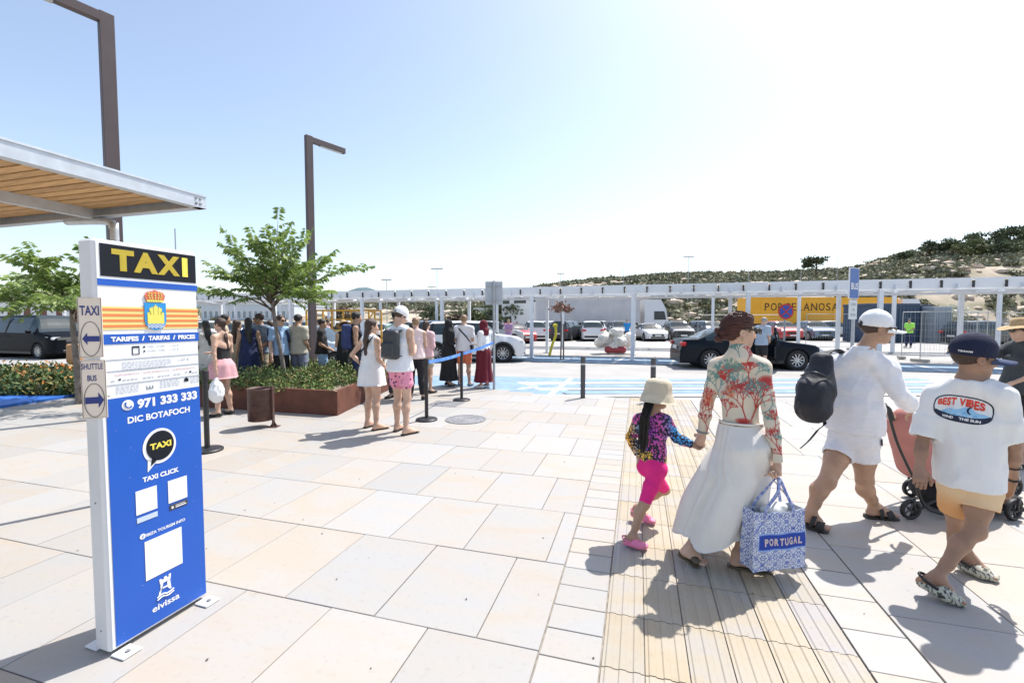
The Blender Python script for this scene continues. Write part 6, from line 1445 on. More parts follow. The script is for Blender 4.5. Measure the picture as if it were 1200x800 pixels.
# ================================================================== TAXI SIGN
def taxi_sign():
    ang = math.atan2(2.52 - 2.06, -1.79 + 1.94); t = thing('taxi_sign', 'tall blue and white taxi price sign board with yellow TAXI lettering', 'sign', (-1.94, 2.06, 0), ang)
    W = .49; Mw = mat('white_aluminium', (.72, .73, .74), .4, var=.03, vscale=5, bump=.05, bscale=30); Mb = mat('taxi_blue_vinyl', (.010, .095, .46), .32, var=.05, vscale=2.5, bump=.03, bscale=5); Mk = mat('black_vinyl', (.010, .012, .018), .55, spec=.2); My = mat('yellow_vinyl', (.85, .68, .09), .4); Mv = mat('white_vinyl', (.8, .8, .8), .35)
    b = MB(); b.box((W / 2, .055, 1.01), (W, .106, 1.99), b=.012); b.build('frame', Mw, t)
    b = MB(); b.box((W / 2, -.0005, 1.01), (W - .022, .004, 1.965), b=.0015); face = b.build('face_panel', mat('white_face_sheet', (.76, .77, .78), .3), t)
    y = -.0035
    def rect(mb, x0, x1, z0, z1, yy=y, h=.0012): mb.poly([(x0, yy, z0), (x1, yy, z0), (x1, yy, z1), (x0, yy, z1)], h, (0, -1, 0))
    def rp(name, x0, x1, z0, z1, m, yy=y, par=None):
        b = MB(); rect(b, x0, x1, z0, z1, yy); return b.build(name, m, par or t)
    hd = rp('header_panel', .026, W - .012, 1.832, 1.985, Mk); b = MB()
    for ch, x0, x1 in (('T', .072, .168), ('A', .165, .278), ('X', .276, .390), ('I', .402, .432)): text_on(b, ch, x0, x1, 1.862, 1.966, y - .003, .055); b.build('lettering', My, hd)
    rp('blue_line', .012, W - .006, 1.788, 1.819, Mb)
    fl = rp('striped_band', .026, W - .008, 1.578, 1.690, mat('yellow_flag_vinyl', (.82, .62, .22), .4)); b = MB()
    for k in range(4): rect(b, .026, W - .008, 1.590 + k * .0265, 1.601 + k * .0265, y - .0015)
    b.build('red_stripes', mat('orange_red_vinyl', (.78, .20, .06), .4), fl)
    # coat of arms
    cx = .257; yy = y - .004; b = MB(); pts = [(-.052, .062), (.052, .062), (.052, -.03), (.046, -.055), (.03, -.072), (0, -.08), (-.03, -.072), (-.046, -.055), (-.052, -.03)]
    cz = 1.652; b.poly([(cx + a, yy, cz + c) for a, c in pts], .0012, (0, -1, 0)); sh = b.build('shield', mat('shield_blue', (.02, .26, .60), .4), t)
    b = MB(); yy2 = yy - .002
    for (x0, x1, z0, z1) in [(-.040, .040, -.045, .0), (-.040, -.022, 0, .012), (.022, .040, 0, .012), (-.030, -.012, 0, .034), (.012, .030, 0, .034), (-.010, .010, 0, .044)]: rect(b, cx + x0, cx + x1, cz + z0, cz + z1, yy2)
    for k in range(-3, 4): rect(b, cx + k * .009 - .003, cx + k * .009 + .003, cz + (.034 if abs(k) in (2,) else .044 if k == 0 else .012 if abs(k) == 3 else .034), cz + (.040 if abs(k) == 2 else .052 if k == 0 else .02 if abs(k) == 3 else .036), yy2)
    b.build('castle', mat('gold_vinyl', (.72, .66, .12), .4), sh)
    b = MB()
    for k in range(3):
        for i in range(4): b.tube([(cx - .04 + .02 * i, yy2, cz - .052 - .008 * k), (cx - .03 + .02 * i, yy2, cz - .047 - .008 * k), (cx - .02 + .02 * i, yy2, cz - .052 - .008 * k)], .0018, 4)
    b.build('waves', Mv, sh)
    b = MB(); cr = [(-.040, .062), (.040, .062), (.050, .095), (.038, .112), (.012, .118), (0, .124), (-.012, .118), (-.038, .112), (-.050, .095)]; b.poly([(cx + a, yy, cz + c + .004) for a, c in cr], .0012, (0, -1, 0)); cw = b.build('crown_shape', mat('crown_red', (.62, .16, .08), .4), t)
    b = MB()
    for k in range(5):
        a = -.9 + .45 * k
        for j in range(4): b.lathe([(.0042, 0), (.003, .002), (.0001, .003)], 6, M=Matrix.Translation((cx + math.sin(a) * (.028 + .006 * j) * (1 if j < 3 else .8), yy2, cz + .074 + j * .012)) @ Matrix.Rotation(math.pi / 2, 4, 'X'))
    rect(b, cx - .040, cx + .040, cz + .066, cz + .076, yy2); b.build('crown_gold', mat('gold_vinyl', (.72, .6, .12), .4), cw)
    pr = rp('prices_band', .024, W - .006, 1.508, 1.556, Mb); b = MB(); z0, z1 = 1.520, 1.544
    for s_, x0, x1 in (('TARIFES', .055, .175), ('/', .189, .203), ('TARIFAS', .220, .325), ('/', .340, .354), ('PRICES', .368, .462)): text_on(b, s_, x0, x1, z0, z1, y - .003, .05)
    b.build('lettering', Mv, pr)
    ln = MB()
    for z in (1.433, 1.378, 1.312): rect(ln, .026, W - .008, z - .0012, z + .0012)
    ln.build('ruled_lines', mat('grey_print', (.22, .26, .32), .5), t)
    Mg = mat('faded_grey_print', (.42, .44, .48), .5); Mr = mat('faded_red_print', (.66, .40, .38), .5); b = MB()
    text_on(b, '7:00h - 21:00h', .215, .300, 1.484, 1.493, y, .0); text_on(b, '1,25 €', .330, .372, 1.482, 1.494, y, .0); text_on(b, '21:00h - 7:00h', .215, .300, 1.462, 1.471, y, .0); text_on(b, '1,47 €', .330, .372, 1.460, 1.472, y, .0); text_on(b, '1,47 €', .370, .425, 1.398, 1.414, y, .01)
    def dashes(x0, x1, z, h=.005, seed=1):
        rr = random.Random(seed); x = x0
        while x < x1: w = rr.uniform(.006, .02); rect(b, x, min(x + w, x1), z, z + h * .35, y); x += w + .005
    for i, z in enumerate((1.416, 1.405, 1.394, 1.383)): dashes(.10, .33 - .03 * (i == 3), z, seed=i)
    for x0, x1 in ((.05, .07), (.10, .17), (.19, .24), (.26, .32), (.34, .38), (.44, .47)): dashes(x0, x1, 1.330, .009, int(x0 * 100))
    for i, z in enumerate((1.300, 1.290, 1.280, 1.270)): dashes(.07, .17, z, seed=i + 5); dashes(.27, .37, z + .002, seed=i + 9); dashes(.43, .48, z + .006, seed=i + 13)
    b.build('small_print', Mg, t)
    b = MB(); text_on(b, 'SUPLEMENTS / SUPLEMENTOS / SUPPLEMENTS', .065, .455, 1.352, 1.362, y, 0); b.build('supplement_lettering', Mr, t)
    b = MB()
    for (x0, x1, z0, z1) in ((.145, .178, 1.452, 1.455), (.145, .178, 1.486, 1.494), (.145, .148, 1.452, 1.49), (.175, .178, 1.452, 1.49), (.030, .044, 1.262, 1.264), (.030, .032, 1.262, 1.29), (.205, .235, 1.272, 1.274), (.205, .207, 1.272, 1.288), (.233, .235, 1.272, 1.288), (.219, .221, 1.272, 1.288), (.395, .418, 1.285, 1.302), (.403, .410, 1.302, 1.308), (.425, .435, 1.332, 1.341), (.402, .412, 1.335, 1.337), (.082, .092, 1.332, 1.339)): rect(b, x0, x1, z0, z1)
    b.lathe([(.005, 0), (.005, .001)], 10, M=Matrix.Translation((.200, y, 1.488)) @ Matrix.Rotation(math.pi / 2, 4, 'X')); b.lathe([(.0045, 0), (.0045, .001)], 10, M=Matrix.Translation((.200, y, 1.466)) @ Matrix.Rotation(math.pi / 2, 4, 'X'))
    b.build('pictograms', Mk, t)
    # blue lower field
    bl = rp('blue_panel', .026, W - .012, .035, 1.247, Mb)
    y3 = y - .0022; b = MB()
    text_on(b, '971 333 333', .158, .462, 1.178, 1.226, y3, .05); text_on(b, 'DIC BOTAFOCH', .112, .418, 1.112, 1.145, y3, .03); text_on(b, 'TAXI CLICK', .168, .348, .797, .823, y3, .045); text_on(b, 'IBIZA TOURISM INFO', .175, .372, .512, .528, y3, .03); text_on(b, 'eivissa', .190, .328, .098, .130, y3, .02)
    b.build('lettering', Mv, bl)
    def disc(mb, cx, cz, rx, rz, yy, n=40): mb.poly([(cx + rx * math.cos(a), yy, cz + rz * math.sin(a)) for a in [2 * math.pi * k / n for k in range(n)]], .0012, (0, -1, 0))
    b = MB(); disc(b, .115, 1.205, .026, .026, y3); b.build('phone_disc', Mv, bl); b = MB(); b.tube(smooth_curve([(.103, y3 - .003, 1.214), (.106, y3 - .003, 1.200), (.118, y3 - .003, 1.192), (.127, y3 - .003, 1.194)], 4), .0028, 6); disc(b, .104, 1.215, .005, .005, y3 - .003, 8); disc(b, .127, 1.195, .005, .005, y3 - .003, 8); b.build('phone_symbol', Mb, bl)
    b = MB(); disc(b, .255, .965, .082, .092, y3); b.poly([(.195, y3, .91), (.235, y3, .885), (.192, y3, .842)], .0012, (0, -1, 0)); b.build('bubble_outline', Mv, bl)
    b = MB(); disc(b, .257, .967, .068, .077, y3 - .002); b.poly([(.215, y3 - .002, .915), (.240, y3 - .002, .897), (.208, y3 - .002, .870)], .0012, (0, -1, 0)); bu = b.build('bubble', Mk, bl); b = MB(); text_on(b, 'TAXI', .205, .310, .953, .985, y3 - .005, .04); b.build('bubble_lettering', My, bl)
    b = MB(); disc(b, .158, .522, .014, .014, y3); b.build('info_disc', Mv, bl); b = MB(); text_on(b, 'i', .1560, .160, .514, .531, y3 - .003, .03); b.build('info_letter', Mb, bl)
    for (x0, x1, z0, z1) in ((.133, .232, .640, .762), (.288, .388, .640, .762), (.165, .350, .283, .488)): rp('blank_card', x0, x1, z0, z1, Mv, y3, bl)
    rp('store_badge', .135, .232, .598, .624, mat('pale_blue_badge', (.5, .58, .68), .4), y3, bl); bd = rp('store_badge', .292, .388, .600, .628, mat('dark_badge', (.06, .055, .05), .4), y3, bl)
    b = MB(); rect(b, .322, .372, .618, .620, y3 - .002); rect(b, .322, .378, .607, .612, y3 - .002); disc(b, .306, .613, .006, .007, y3 - .002, 10); b.build('badge_print', Mv, bl)
    # castle logo over waves
    b = MB(); q = lambda pts: b.poly([(.257 + a, y3, .20 + c) for a, c in pts], .0012, (0, -1, 0))
    q([(-.030, .055), (-.018, .055), (-.018, .048), (-.006, .048), (-.006, .058), (.008, .058), (.008, .048), (.018, .048), (.018, .060), (.030, .060), (.026, .030), (-.026, .028)])
    q([(-.024, .026), (-.010, .026), (-.016, .004), (-.032, -.012), (-.036, -.030), (-.026, -.030)]); q([(.010, .026), (.024, .028), (.030, -.022), (.020, -.020), (.008, -.002)]); q([(-.014, .006), (.012, .006), (.010, -.002), (-.014, -.002)])
    for k in range(2): b.tube(smooth_curve([(.257 - .042, y3 - .001, .164 - .013 * k), (.257 - .015, y3 - .001, .172 - .013 * k), (.257 + .012, y3 - .001, .163 - .013 * k), (.257 + .042, y3 - .001, .171 - .013 * k)], 5), .0036, 5)
    b.build('castle_logo', Mv, bl)
    rg = random.Random(2); b = MB()
    for k in range(26): x, z = rg.uniform(.04, .46), rg.uniform(.05, 1.1); b.poly([(x, y3 - .0002, z), (x + rg.uniform(.003, .012), y3 - .0002, z + rg.uniform(-.002, .004)), (x + .004, y3 - .0002, z + rg.uniform(.002, .004))], 0)
    b.build('scratches', mat('pale_scratch', (.30, .34, .55), .5), bl)
    for x in (.045, W - .035):
        b = MB(); b.box((x, .150, .006), (.085, .09, .010), b=.003); b.build('foot_plate', Mw, t); b = MB(); b.box((x, -.045, .006), (.085, .09, .010), b=.003); ft = b.build('foot_plate', Mw, t)
        b = MB(); b.lathe([(.011, 0), (.011, .008), (.0001, .009)], 8, c=(x, -.055, .011)); b.build('bolt', M_iron, ft)
    for z in (.12, .75, 1.4): b = MB(); b.lathe([(.004, 0), (.004, .002)], 8, M=Matrix.Translation((-.0005, .055, z)) @ Matrix.Rotation(-math.pi / 2, 4, 'Y')); b.build('rivet', M_iron, t)
    # two plywood arrow notices on the edge
    Mp = mat('laminated_buff_card', (.78, .67, .56), .45, var=.04, vscale=6); Mn = mat('navy_print_ink', (.02, .035, .19), .5)
    p0 = board_local = None
    root = t.location; Mi = (Matrix.Translation(root) @ Matrix.Rotation(ang, 4, 'Z')).inverted()
    def notice(name, label, tl, tr, bl_, br, items):
        P = [P3(tl[0], tl[1], 2.035), P3(tr[0], tr[1], 2.075), P3(br[0], br[1], 2.075), P3(bl_[0], bl_[1], 2.035)]
        # plane set through the sign's near corner
        A = P[3]; ex = (P[2] - P[3]); ex.z = 0; Wd = ex.length; ex.normalize(); Hh = P[0].z - P[3].z; n = ex.cross(Z)
        o = thing(name, label, 'notice', (A.x, A.y, A.z), math.atan2(ex.y, ex.x)); b = MB(); b.box((Wd / 2, 0, Hh / 2), (Wd, .004, Hh), b=.001); b.build('card', Mp, o)
        b = MB(); ring = [(Wd / 2 + .40 * Wd * math.cos(a), -.0035, .31 * Hh + .285 * Hh * math.sin(a)) for a in [2 * math.pi * k / 40 for k in range(41)]]; b.tube(ring, .0012, 5, cap=False)
        for i in range(2):
            x0 = .004; 
        rr_ = [(.003, -.003, .003), (Wd - .003, -.003, .003), (Wd - .003, -.003, Hh - .003), (.003, -.003, Hh - .003), (.003, -.003, .003)]
        b.tube(rr_, .0007, 4)
        b.build('printed_outline', mat('dark_print', (.05, .05, .07), .5), o); b = MB(); items(b, Wd, Hh); b.build('printing', Mn, o)
    def it1(b, W_, H_):
        text_on(b, 'TAXI', .10 * W_, .88 * W_, .70 * H_, .86 * H_, -.0035, .02); s = W_; cz = .31 * H_
        b.poly([(.16 * s, -.0035, cz), (.36 * s, -.0035, cz - .10 * H_), (.36 * s, -.0035, cz - .045 * H_), (.86 * s, -.0035, cz - .045 * H_), (.86 * s, -.0035, cz + .045 * H_), (.36 * s, -.0035, cz + .045 * H_), (.36 * s, -.0035, cz + .10 * H_)][::-1], .0008, (0, -1, 0))
    def it2(b, W_, H_):
        text_on(b, 'SHUTTLE', .04 * W_, .88 * W_, .84 * H_, .94 * H_, -.0035, .01); text_on(b, 'BUS', .26 * W_, .62 * W_, .64 * H_, .74 * H_, -.0035, .02); s = W_; cz = .31 * H_
        b.poly([(.88 * s, -.0035, cz), (.66 * s, -.0035, cz - .13 * H_), (.66 * s, -.0035, cz - .055 * H_), (.14 * s, -.0035, cz - .055 * H_), (.14 * s, -.0035, cz + .055 * H_), (.66 * s, -.0035, cz + .055 * H_), (.66 * s, -.0035, cz + .13 * H_)], .0008, (0, -1, 0))
    notice('arrow_notice', 'upper buff notice reading TAXI with a left arrow, fixed to the taxi sign', (87, 348), (118, 348), (93, 419), (122, 420), it1)
    notice('arrow_notice', 'lower buff notice reading SHUTTLE BUS with a right arrow, fixed to the taxi sign', (92, 422), (122, 422), (97, 491), (127, 494), it2)
taxi_sign()
# ================================================================== SHELTER ROOF
def shelter():
    M_gal = mat('galvanised_steel', (.52, .55, .58), .42, .4, var=.08, vscale=14, bump=.05); M_wood = mat('pine_slat', (.52, .31, .13), .7, var=.22, vscale=6, bump=.3, bscale=30, stretch=(1, 14, 14), obj_rand=.18)
    c = P3(241, 238, 3.70); t = thing('bus_shelter', 'flat shelter roof of wooden slats in a galvanised steel frame', 'shelter', (c.x, c.y, c.z), -GA)
    # local: x = v, y = u ; corner at origin, the roof runs to -x and -y
    Lx, Ly, h = 3.4, 4.6, .085
    for a, b_, nm in [((0, 0, 0), (-Lx, 0, 0), 'edge_beam'), ((0, 0, 0), (0, -Ly, 0), 'edge_beam')]:
        b = MB(); d = V_(b_).normalized(); n = V_((0, 1, 0)) if abs(d.x) > .5 else V_((1, 0, 0))
        b.bar(V_(a) + Z * 0, V_(b_), .010, h, bev=.001); o_ = -n * .03; b.bar(V_(a) + o_ + Z * (h / 2 + .0035), V_(b_) + o_ + Z * (h / 2 + .0035), .085, .007); b.bar(V_(a) + o_ - Z * (h / 2 + .0035), V_(b_) + o_ - Z * (h / 2 + .0035), .075, .007); b.build(nm, M_gal, t)
    for x in (-1.25, -2.6):
        b = MB(); b.bar((x, -.06, -.02), (x, -Ly, -.02), .06, .085); b.build('cross_beam', M_gal, t)
    sm = MB(); sm.box((0, 0, 0), (Lx - .05, .075, .022), b=.003); me = sm.build('wooden_slat', M_wood, me_only=True)
    k = 0; y = -.09
    while y > -Ly:
        o = bpy.data.objects.new('wooden_slat', me); col.objects.link(o); o.parent = t; o.location = (-Lx / 2 - .02, y, .030 + random.uniform(-.002, .002)); o.rotation_euler = (0, 0, random.uniform(-.001, .001)); y -= .093
    b = MB(); b.box((-Lx / 2, -Ly / 2, .060), (Lx - .02, Ly - .02, .008)); b.build('roof_sheet', M_gal, t)
    p = P3(134, 268, 3.95); iv = Matrix.Rotation(GA, 4, 'Z') @ Matrix.Translation(-V_((c.x, c.y, c.z))); l = iv @ V_((p.x, p.y, 0))
    b = MB(); b.smooth = True; b.tube(smooth_curve([(l.x, l.y, -c.z), (l.x, l.y, -.32), (l.x - .01, l.y, -.16), (l.x - .09, l.y, -.09), (l.x - .6, l.y, -.06)], 6), .032, 12); b.build('post', M_gal, t)
    for i in range(4): b = MB(); b.lathe([(.010, 0), (.010, .006)], 6, M=Matrix.Translation((.005, -.05 - .035 * (i // 2), -.022 + .04 * (i % 2))) @ Matrix.Rotation(math.pi / 2, 4, 'Y')); b.build('bolt', M_iron, t)
shelter()
# ================================================================== LAMP POSTS
M_corten = mat('brown_grey_painted_steel', (.085, .062, .062), .55, var=.08, vscale=3)
def lamp(x, y, h, yaw, arm, label):
    t = thing('street_lamp', label, 'street lamp', (x, y, 0), yaw, 'tall angular lamp posts')
    b = MB(); b.box((0, 0, h / 2), (.12, .19, h), b=.006); b.build('pole', M_corten, t); b = MB(); b.box((0, arm / 2 + .05, h - .09), (.119, arm, .15), b=.006); a = b.build('arm', M_corten, t)
    b = MB(); b.box((0, arm * .62, h - .178), (.10, arm * .62, .010)); b.build('light_panel', mat('lamp_glass', (.45, .45, .42), .3), a); b = MB(); b.box((0, 0, .01), (.30, .36, .02), b=.004); b.build('base_plate', M_corten, t)
lamp(-6.63, 7.45, 6.62, R_(180 - 33), 2.0, 'nearer tall brown lamp post rising behind the taxi sign')
lamp(-5.55, 12.30, 6.66, R_(-36), 1.05, 'farther tall brown lamp post standing behind the planter tree')
# ================================================================== PERGOLA
M_wst = mat('white_painted_steel', (.74, .76, .79), .45, var=.04, vscale=2)
def pergola(u0, u1, v0, v1, zt, posts, label, step=.88, front=True):
    t = thing('pergola', label, 'pergola', (0, 0, 0), -GA)
    for (v, u) in posts:
        b = MB(); b.box((v, u, (zt - .30) / 2), (.14, .14, zt - .30), b=.006); b.box((v, u, .012), (.30, .30, .022)); b.build('post', M_wst, t)
    for u in (u0 + .04, u1 - .04):
        b = MB(); b.box(((v0 + v1) / 2, u, zt - .315), (v1 - v0, .09, .09), b=.004); b.build('main_beam', M_wst, t)
    n = int((v1 - v0) / step)
    me = MB(); me.box((0, 0, 0), (step - .09, .02, .29), Matrix.Rotation(.14, 4, 'X'), .003); fm = me.build('fascia_panel', M_wst, me_only=True)
    mk = MB(); mk.box((0, 0, 0), (.05, .06, .23)); km = mk.build('black_bracket', mat('black_bracket_paint', (.03, .03, .035), .5), me_only=True)
    mj = MB(); mj.box((0, 0, 0), (.07, (u1 - u0) + .5, .14), b=.004); jm = mj.build('joist', M_wst, me_only=True)
    for i in range(n):
        v = v0 + step * (i + .5)
        if front:
            o = bpy.data.objects.new('fascia_panel', fm); col.objects.link(o); o.parent = t; o.location = (v, u0 - .12, zt - .155)
            o = bpy.data.objects.new('black_bracket', km); col.objects.link(o); o.parent = t; o.location = (v + step / 2, u0 - .15, zt - .175)
        if i % 2 == 0: o = bpy.data.objects.new('joist', jm); col.objects.link(o); o.parent = t; o.location = (v, (u0 + u1) / 2, zt - .238)
    b = MB(); b.box(((v0 + v1) / 2, u0 - .09, zt + .01), (v1 - v0, .12, .05)); b.build('top_rail', M_wst, t)
    mid = (u0 + u1) / 2
    for a_, c_ in ((u0 + .02, mid - .28), (mid + .28, u1 - .02)):
        k = 0; v = v0
        while v < v1:
            w = min(step * 2, v1 - v); b = MB(); b.box((v + w / 2, (a_ + c_) / 2, zt - .15), (w - .02, c_ - a_, .035), b=.003); b.build('roof_panel', M_wst, t); v += w
pergola(18.87, 22.3, -34, 21, 3.05, [(-.22 + 4.27 * k, 18.87) for k in range(-8, 5)] + [(-.22 + 4.27 * k, 22.3) for k in range(-8, 5)], 'long white steel pergola with boxed fascia running beside the taxi road')
pergola(27.2, 29.6, -34, 24, 3.45, [(-.22 + 4.27 * k, 27.2) for k in range(-8, 6)], 'second white pergola standing behind the long front one', front=False)
# ================================================================== CARS
M_tyre = mat('tyre_rubber', (.02, .02, .02), .8); M_rim = mat('alloy_rim', (.45, .46, .48), .3, .8); M_glass = mat('car_glass', (.03, .045, .05), .06, spec=.55); M_trim = mat('black_car_trim', (.015, .015, .016), .5)
M_hl = mat('headlamp_glass', (.6, .63, .66), .12, spec=.8); M_tl = mat('tail_lamp_red', (.45, .01, .012), .2); M_plate = mat('number_plate', (.7, .7, .7), .5); M_well = mat('wheel_well', (.008, .008, .008), .9)
def paint(nm, c, metal=.35): return mat('car_paint_' + nm, c, .35, metal, coat=.6)
WHEELS = {}
def car_meshes(style, paintm):
    """returns list of (name, mesh, children) built along +x; profile by style"""
    L, Wd, H, wb, rw = dict(sedan=(4.60, 1.84, 1.44, 2.76, .335), suv=(4.45, 1.84, 1.64, 2.66, .36), hatch=(4.15, 1.78, 1.47, 2.58, .32), van=(5.1, 1.92, 1.90, 3.2, .34), mpv=(4.6, 1.82, 1.66, 2.75, .33))[style]
    bel = dict(sedan=.93, suv=1.06, hatch=.93, van=1.10, mpv=1.02)[style]
    hood = dict(sedan=.90, suv=1.06, hatch=.92, van=1.12, mpv=1.02)[style]; nose = hood - .20
    # key x positions from the front
    wsb, wst, rft, rfb = dict(sedan=(1.20, 1.98, 3.25, 4.02), suv=(1.10, 1.75, 3.75, 4.30), hatch=(1.0, 1.70, 3.45, 4.02), van=(.95, 1.65, 4.85, 5.05), mpv=(.85, 1.60, 4.10, 4.50))[style]
    tail = dict(sedan=1.02, suv=1.06, hatch=.96, van=1.12, mpv=1.05)[style]
    fx = .88 if style != 'van' else .95; rx = fx + wb
    top = [(0, nose - .10), (.06, nose), (.30, hood - .07), (.7, hood - .015), (wsb, hood + .04), (wst, H - .03), ((wst + rft) / 2 - .3, H), (rft, H - .05), (rfb, tail + .02), (L - .10, tail - .03 if style == 'sedan' else tail - .12), (L, .62)]
    def interp(P, x):
        for (a, b), (c, d) in zip(P, P[1:]):
            if x <= c: t = (x - a) / max(c - a, 1e-6); t = t * t * (3 - 2 * t) * .4 + t * .6; return b + (d - b) * t
        return P[-1][1]
    xs = sorted(set([round(v, 3) for v in [0, .03, .08, .16, .30, .5, .7, wsb, wst, (wst + rft) / 2, rft, rfb, L - .25, L - .10, L - .04, L] + [c + rw * 1.14 * math.cos(a) for c in (fx, rx) for a in [math.pi * k / 8 for k in range(9)]] + list(np.linspace(wsb, wst, 5)) + list(np.linspace(rft, rfb, 5)) + list(np.linspace(wst, rft, 9))]))
    def zb(x):
        b = .20
        if x < .3: b = .24
        for c in (fx, rx):
            d = abs(x - c); r = rw * 1.14
            if d < r + 1e-6: b = max(b, rw + math.sqrt(max(r * r - d * d, 0)))
        return b
    V = []; m = 13
    for x in xs:
        zt = interp(top, x); zl = zb(x); e = min(x, L - x); hw = Wd / 2 * (1 - .16 * max(0, 1 - e / .45) ** 2.0 - .02 * max(0, 1 - e / 1.4)); be = min(bel + .05 * (x / L), zt - .012)
        gh = max(zt - be, 0); tum = min(gh * .42, .24); shl = be - .02
        ring = [(hw * .96, zl), (hw * .995, max(zl + .01, .34) if zl < .33 else zl + .01), (hw, max(zl + .02, .56)), (hw * .985, max(zl + .03, min(.78, be - .03))), (hw * .955, max(zl + .04, be)), (hw * .955 - tum * .50 - .01, max(zl + .045, be + gh * .52)), (hw * .955 - tum * .95 - .03, max(zl + .05, be + gh * .88)), (hw * .955 - tum - .10, zt - .008 if gh > .1 else zt), (hw * .5 - tum * .4, zt + .012), (0, zt + .02)]
        V.append(ring)
    nx = len(xs); nr = 10; vs = []; 
    for i, x in enumerate(xs):
        for (y, z) in V[i]: vs.append((x, y, z))
        for (y, z) in V[i][:-1][::-1]: vs.append((x, -y, z))
    nn = 2 * nr - 1; body = MB(); body.smooth = True; glass = MB(); glass.smooth = False; bf = []; gf = []
    for i in range(nx - 1):
        xm = (xs[i] + xs[i + 1]) / 2
        for k in range(nn - 1):
            q = (i * nn + k, i * nn + k + 1, (i + 1) * nn + k + 1, (i + 1) * nn + k); kk = min(k, nn - 2 - k)
            isg = False
            side = 4 <= kk <= 5; tp = kk >= 7
            if side and wsb + .28 < xm < rfb - .30:
                isg = True
                for pl in ([(wst + rft) / 2 - .02] + ([rft + .03] if style in ('suv', 'mpv') else [])):
                    pass
            if wsb + .02 < xm < wst - .02 and kk >= 6: isg = True
            if rft + .04 < xm < rfb - .03 and kk >= 6: isg = True
            if style == 'van' and side and xm > 3.0: isg = True
            (gf if isg else bf).append(q)
    body.add(vs, bf); body.add([vs[k] for k in range(nn)], [tuple(range(nn))[::-1]]); body.add([vs[(nx - 1) * nn + k] for k in range(nn)], [tuple(range(nn))])
    glass.add(vs, gf); parts = []
    # underbody / wells
    w = MB(); w.box((L / 2, 0, .42), (L - .4, Wd * .80, .36))
    for c in (fx, rx): w.lathe([(rw * 1.13, -Wd * .46), (rw * 1.13, Wd * .46)], 20, M=Matrix.Translation((c, 0, rw)) @ Matrix.Rotation(math.pi / 2, 4, 'X'))
    parts += [('body', body.build('body', paintm, me_only=True)), ('windows', glass.build('windows', M_glass, me_only=True)), ('underbody', w.build('underbody', M_well, me_only=True))]
    # pillars and door lines
    p = MB(); gh = H - bel; yb = Wd / 2 * .955
    for xp in ((wst + rft) / 2 - .05,) + ((rft - .05,) if style in ('suv', 'mpv', 'hatch', 'van') else ()):
        for s_ in (-1, 1): p.bar((xp, s_ * (yb + .004), bel + .03), (xp - .02, s_ * (yb - .20), H - .10), .07, .02)
    parts.append(('window_pillars', p.build('window_pillars', M_trim, me_only=True)))
    d = MB()
    for xp in (wsb + .22, (wst + rft) / 2 - .05, rx - rw - .03 if style != 'van' else 3.3):
        for s_ in (-1, 1): d.bar((xp, s_ * (Wd / 2 * .998), .33), (xp + .01, s_ * (Wd / 2 * .958), bel), .012, .008)
    for s_ in (-1, 1): d.bar((fx + rw + .1, s_ * Wd / 2 * .995, .27), (rx - rw - .1, s_ * Wd / 2 * .995, .27), .02, .10)
    parts.append(('door_seams', d.build('door_seams', M_trim, me_only=True)))
    hd = MB()
    for xp in ((wst + rft) / 2 - .22, rx - rw - .15):
        for s_ in (-1, 1): hd.box((xp, s_ * Wd / 2 * .99, bel - .13), (.18, .03, .028), b=.008)
    parts.append(('door_handle', hd.build('door_handle', paintm, me_only=True)))
    mi = MB()
    for s_ in (-1, 1): mi.box((wsb + .42, s_ * (Wd / 2 + .07), bel + .08), (.12, .18, .13), b=.03)
    parts.append(('wing_mirror', mi.build('wing_mirror', paintm, me_only=True)))
    for s_ in (-1, 1):
        b = MB(); zz = nose - .035; b.add([(.03, s_ * .50, zz - .05), (.20, s_ * (Wd / 2 * .90), zz - .03), (.34, s_ * (Wd / 2 * .945), zz + .07), (.10, s_ * .56, zz + .05), (.50, s_ * (Wd / 2 * .965), zz + .075)], [(0, 1, 2, 3), (1, 4, 2)]); b.box((.13, s_ * (Wd / 2 * .76), zz), (.12, .34, .12), Matrix.Identity(4), .03); parts.append(('headlight', b.build('headlight', M_hl, me_only=True)))
        b = MB(); b.box((L - .09, s_ * (Wd / 2 * .80), tail - .17), (.16, .34, .14), b=.03); parts.append(('tail_light', b.build('tail_light', M_tl, me_only=True)))
    b = MB(); b.box((.005, 0, nose - .20), (.05, Wd * .50, .17), b=.02); b.box((.005, 0, .33), (.05, Wd * .62, .12), b=.02)
    for s_ in (-1, 1): b.box((.05, s_ * Wd * .37, .36), (.07, .20, .09), b=.02)
    parts.append(('grille', b.build('grille', M_trim, me_only=True)))
    b = MB(); b.box((-.025, 0, .47), (.012, .50, .11)); b.box((L + .012, 0, .60 if style != 'sedan' else .72), (.012, .50, .11)); parts.append(('number_plate', b.build('number_plate', M_plate, me_only=True)))
    b = MB(); b.box((L - .03, 0, .38), (.08, Wd * .80, .20), b=.03); parts.append(('rear_bumper', b.build('rear_bumper', M_trim if style in ('suv',) else paintm, me_only=True)))
    if style == 'suv':
        b = MB()
        for c in (fx, rx):
            for s_ in (-1, 1):
                pts = [(c + (rw * 1.19) * math.cos(a), s_ * Wd / 2 * 1.0, rw + (rw * 1.19) * math.sin(a)) for a in [math.pi * k / 10 for k in range(11)]]; b.tube(pts, .045, 6)
        b.box((.03, 0, .26), (.10, Wd * .8, .10), b=.02); parts.append(('arch_trim', b.build('arch_trim', M_trim, me_only=True)))
    # wheels
    key = round(rw, 3)
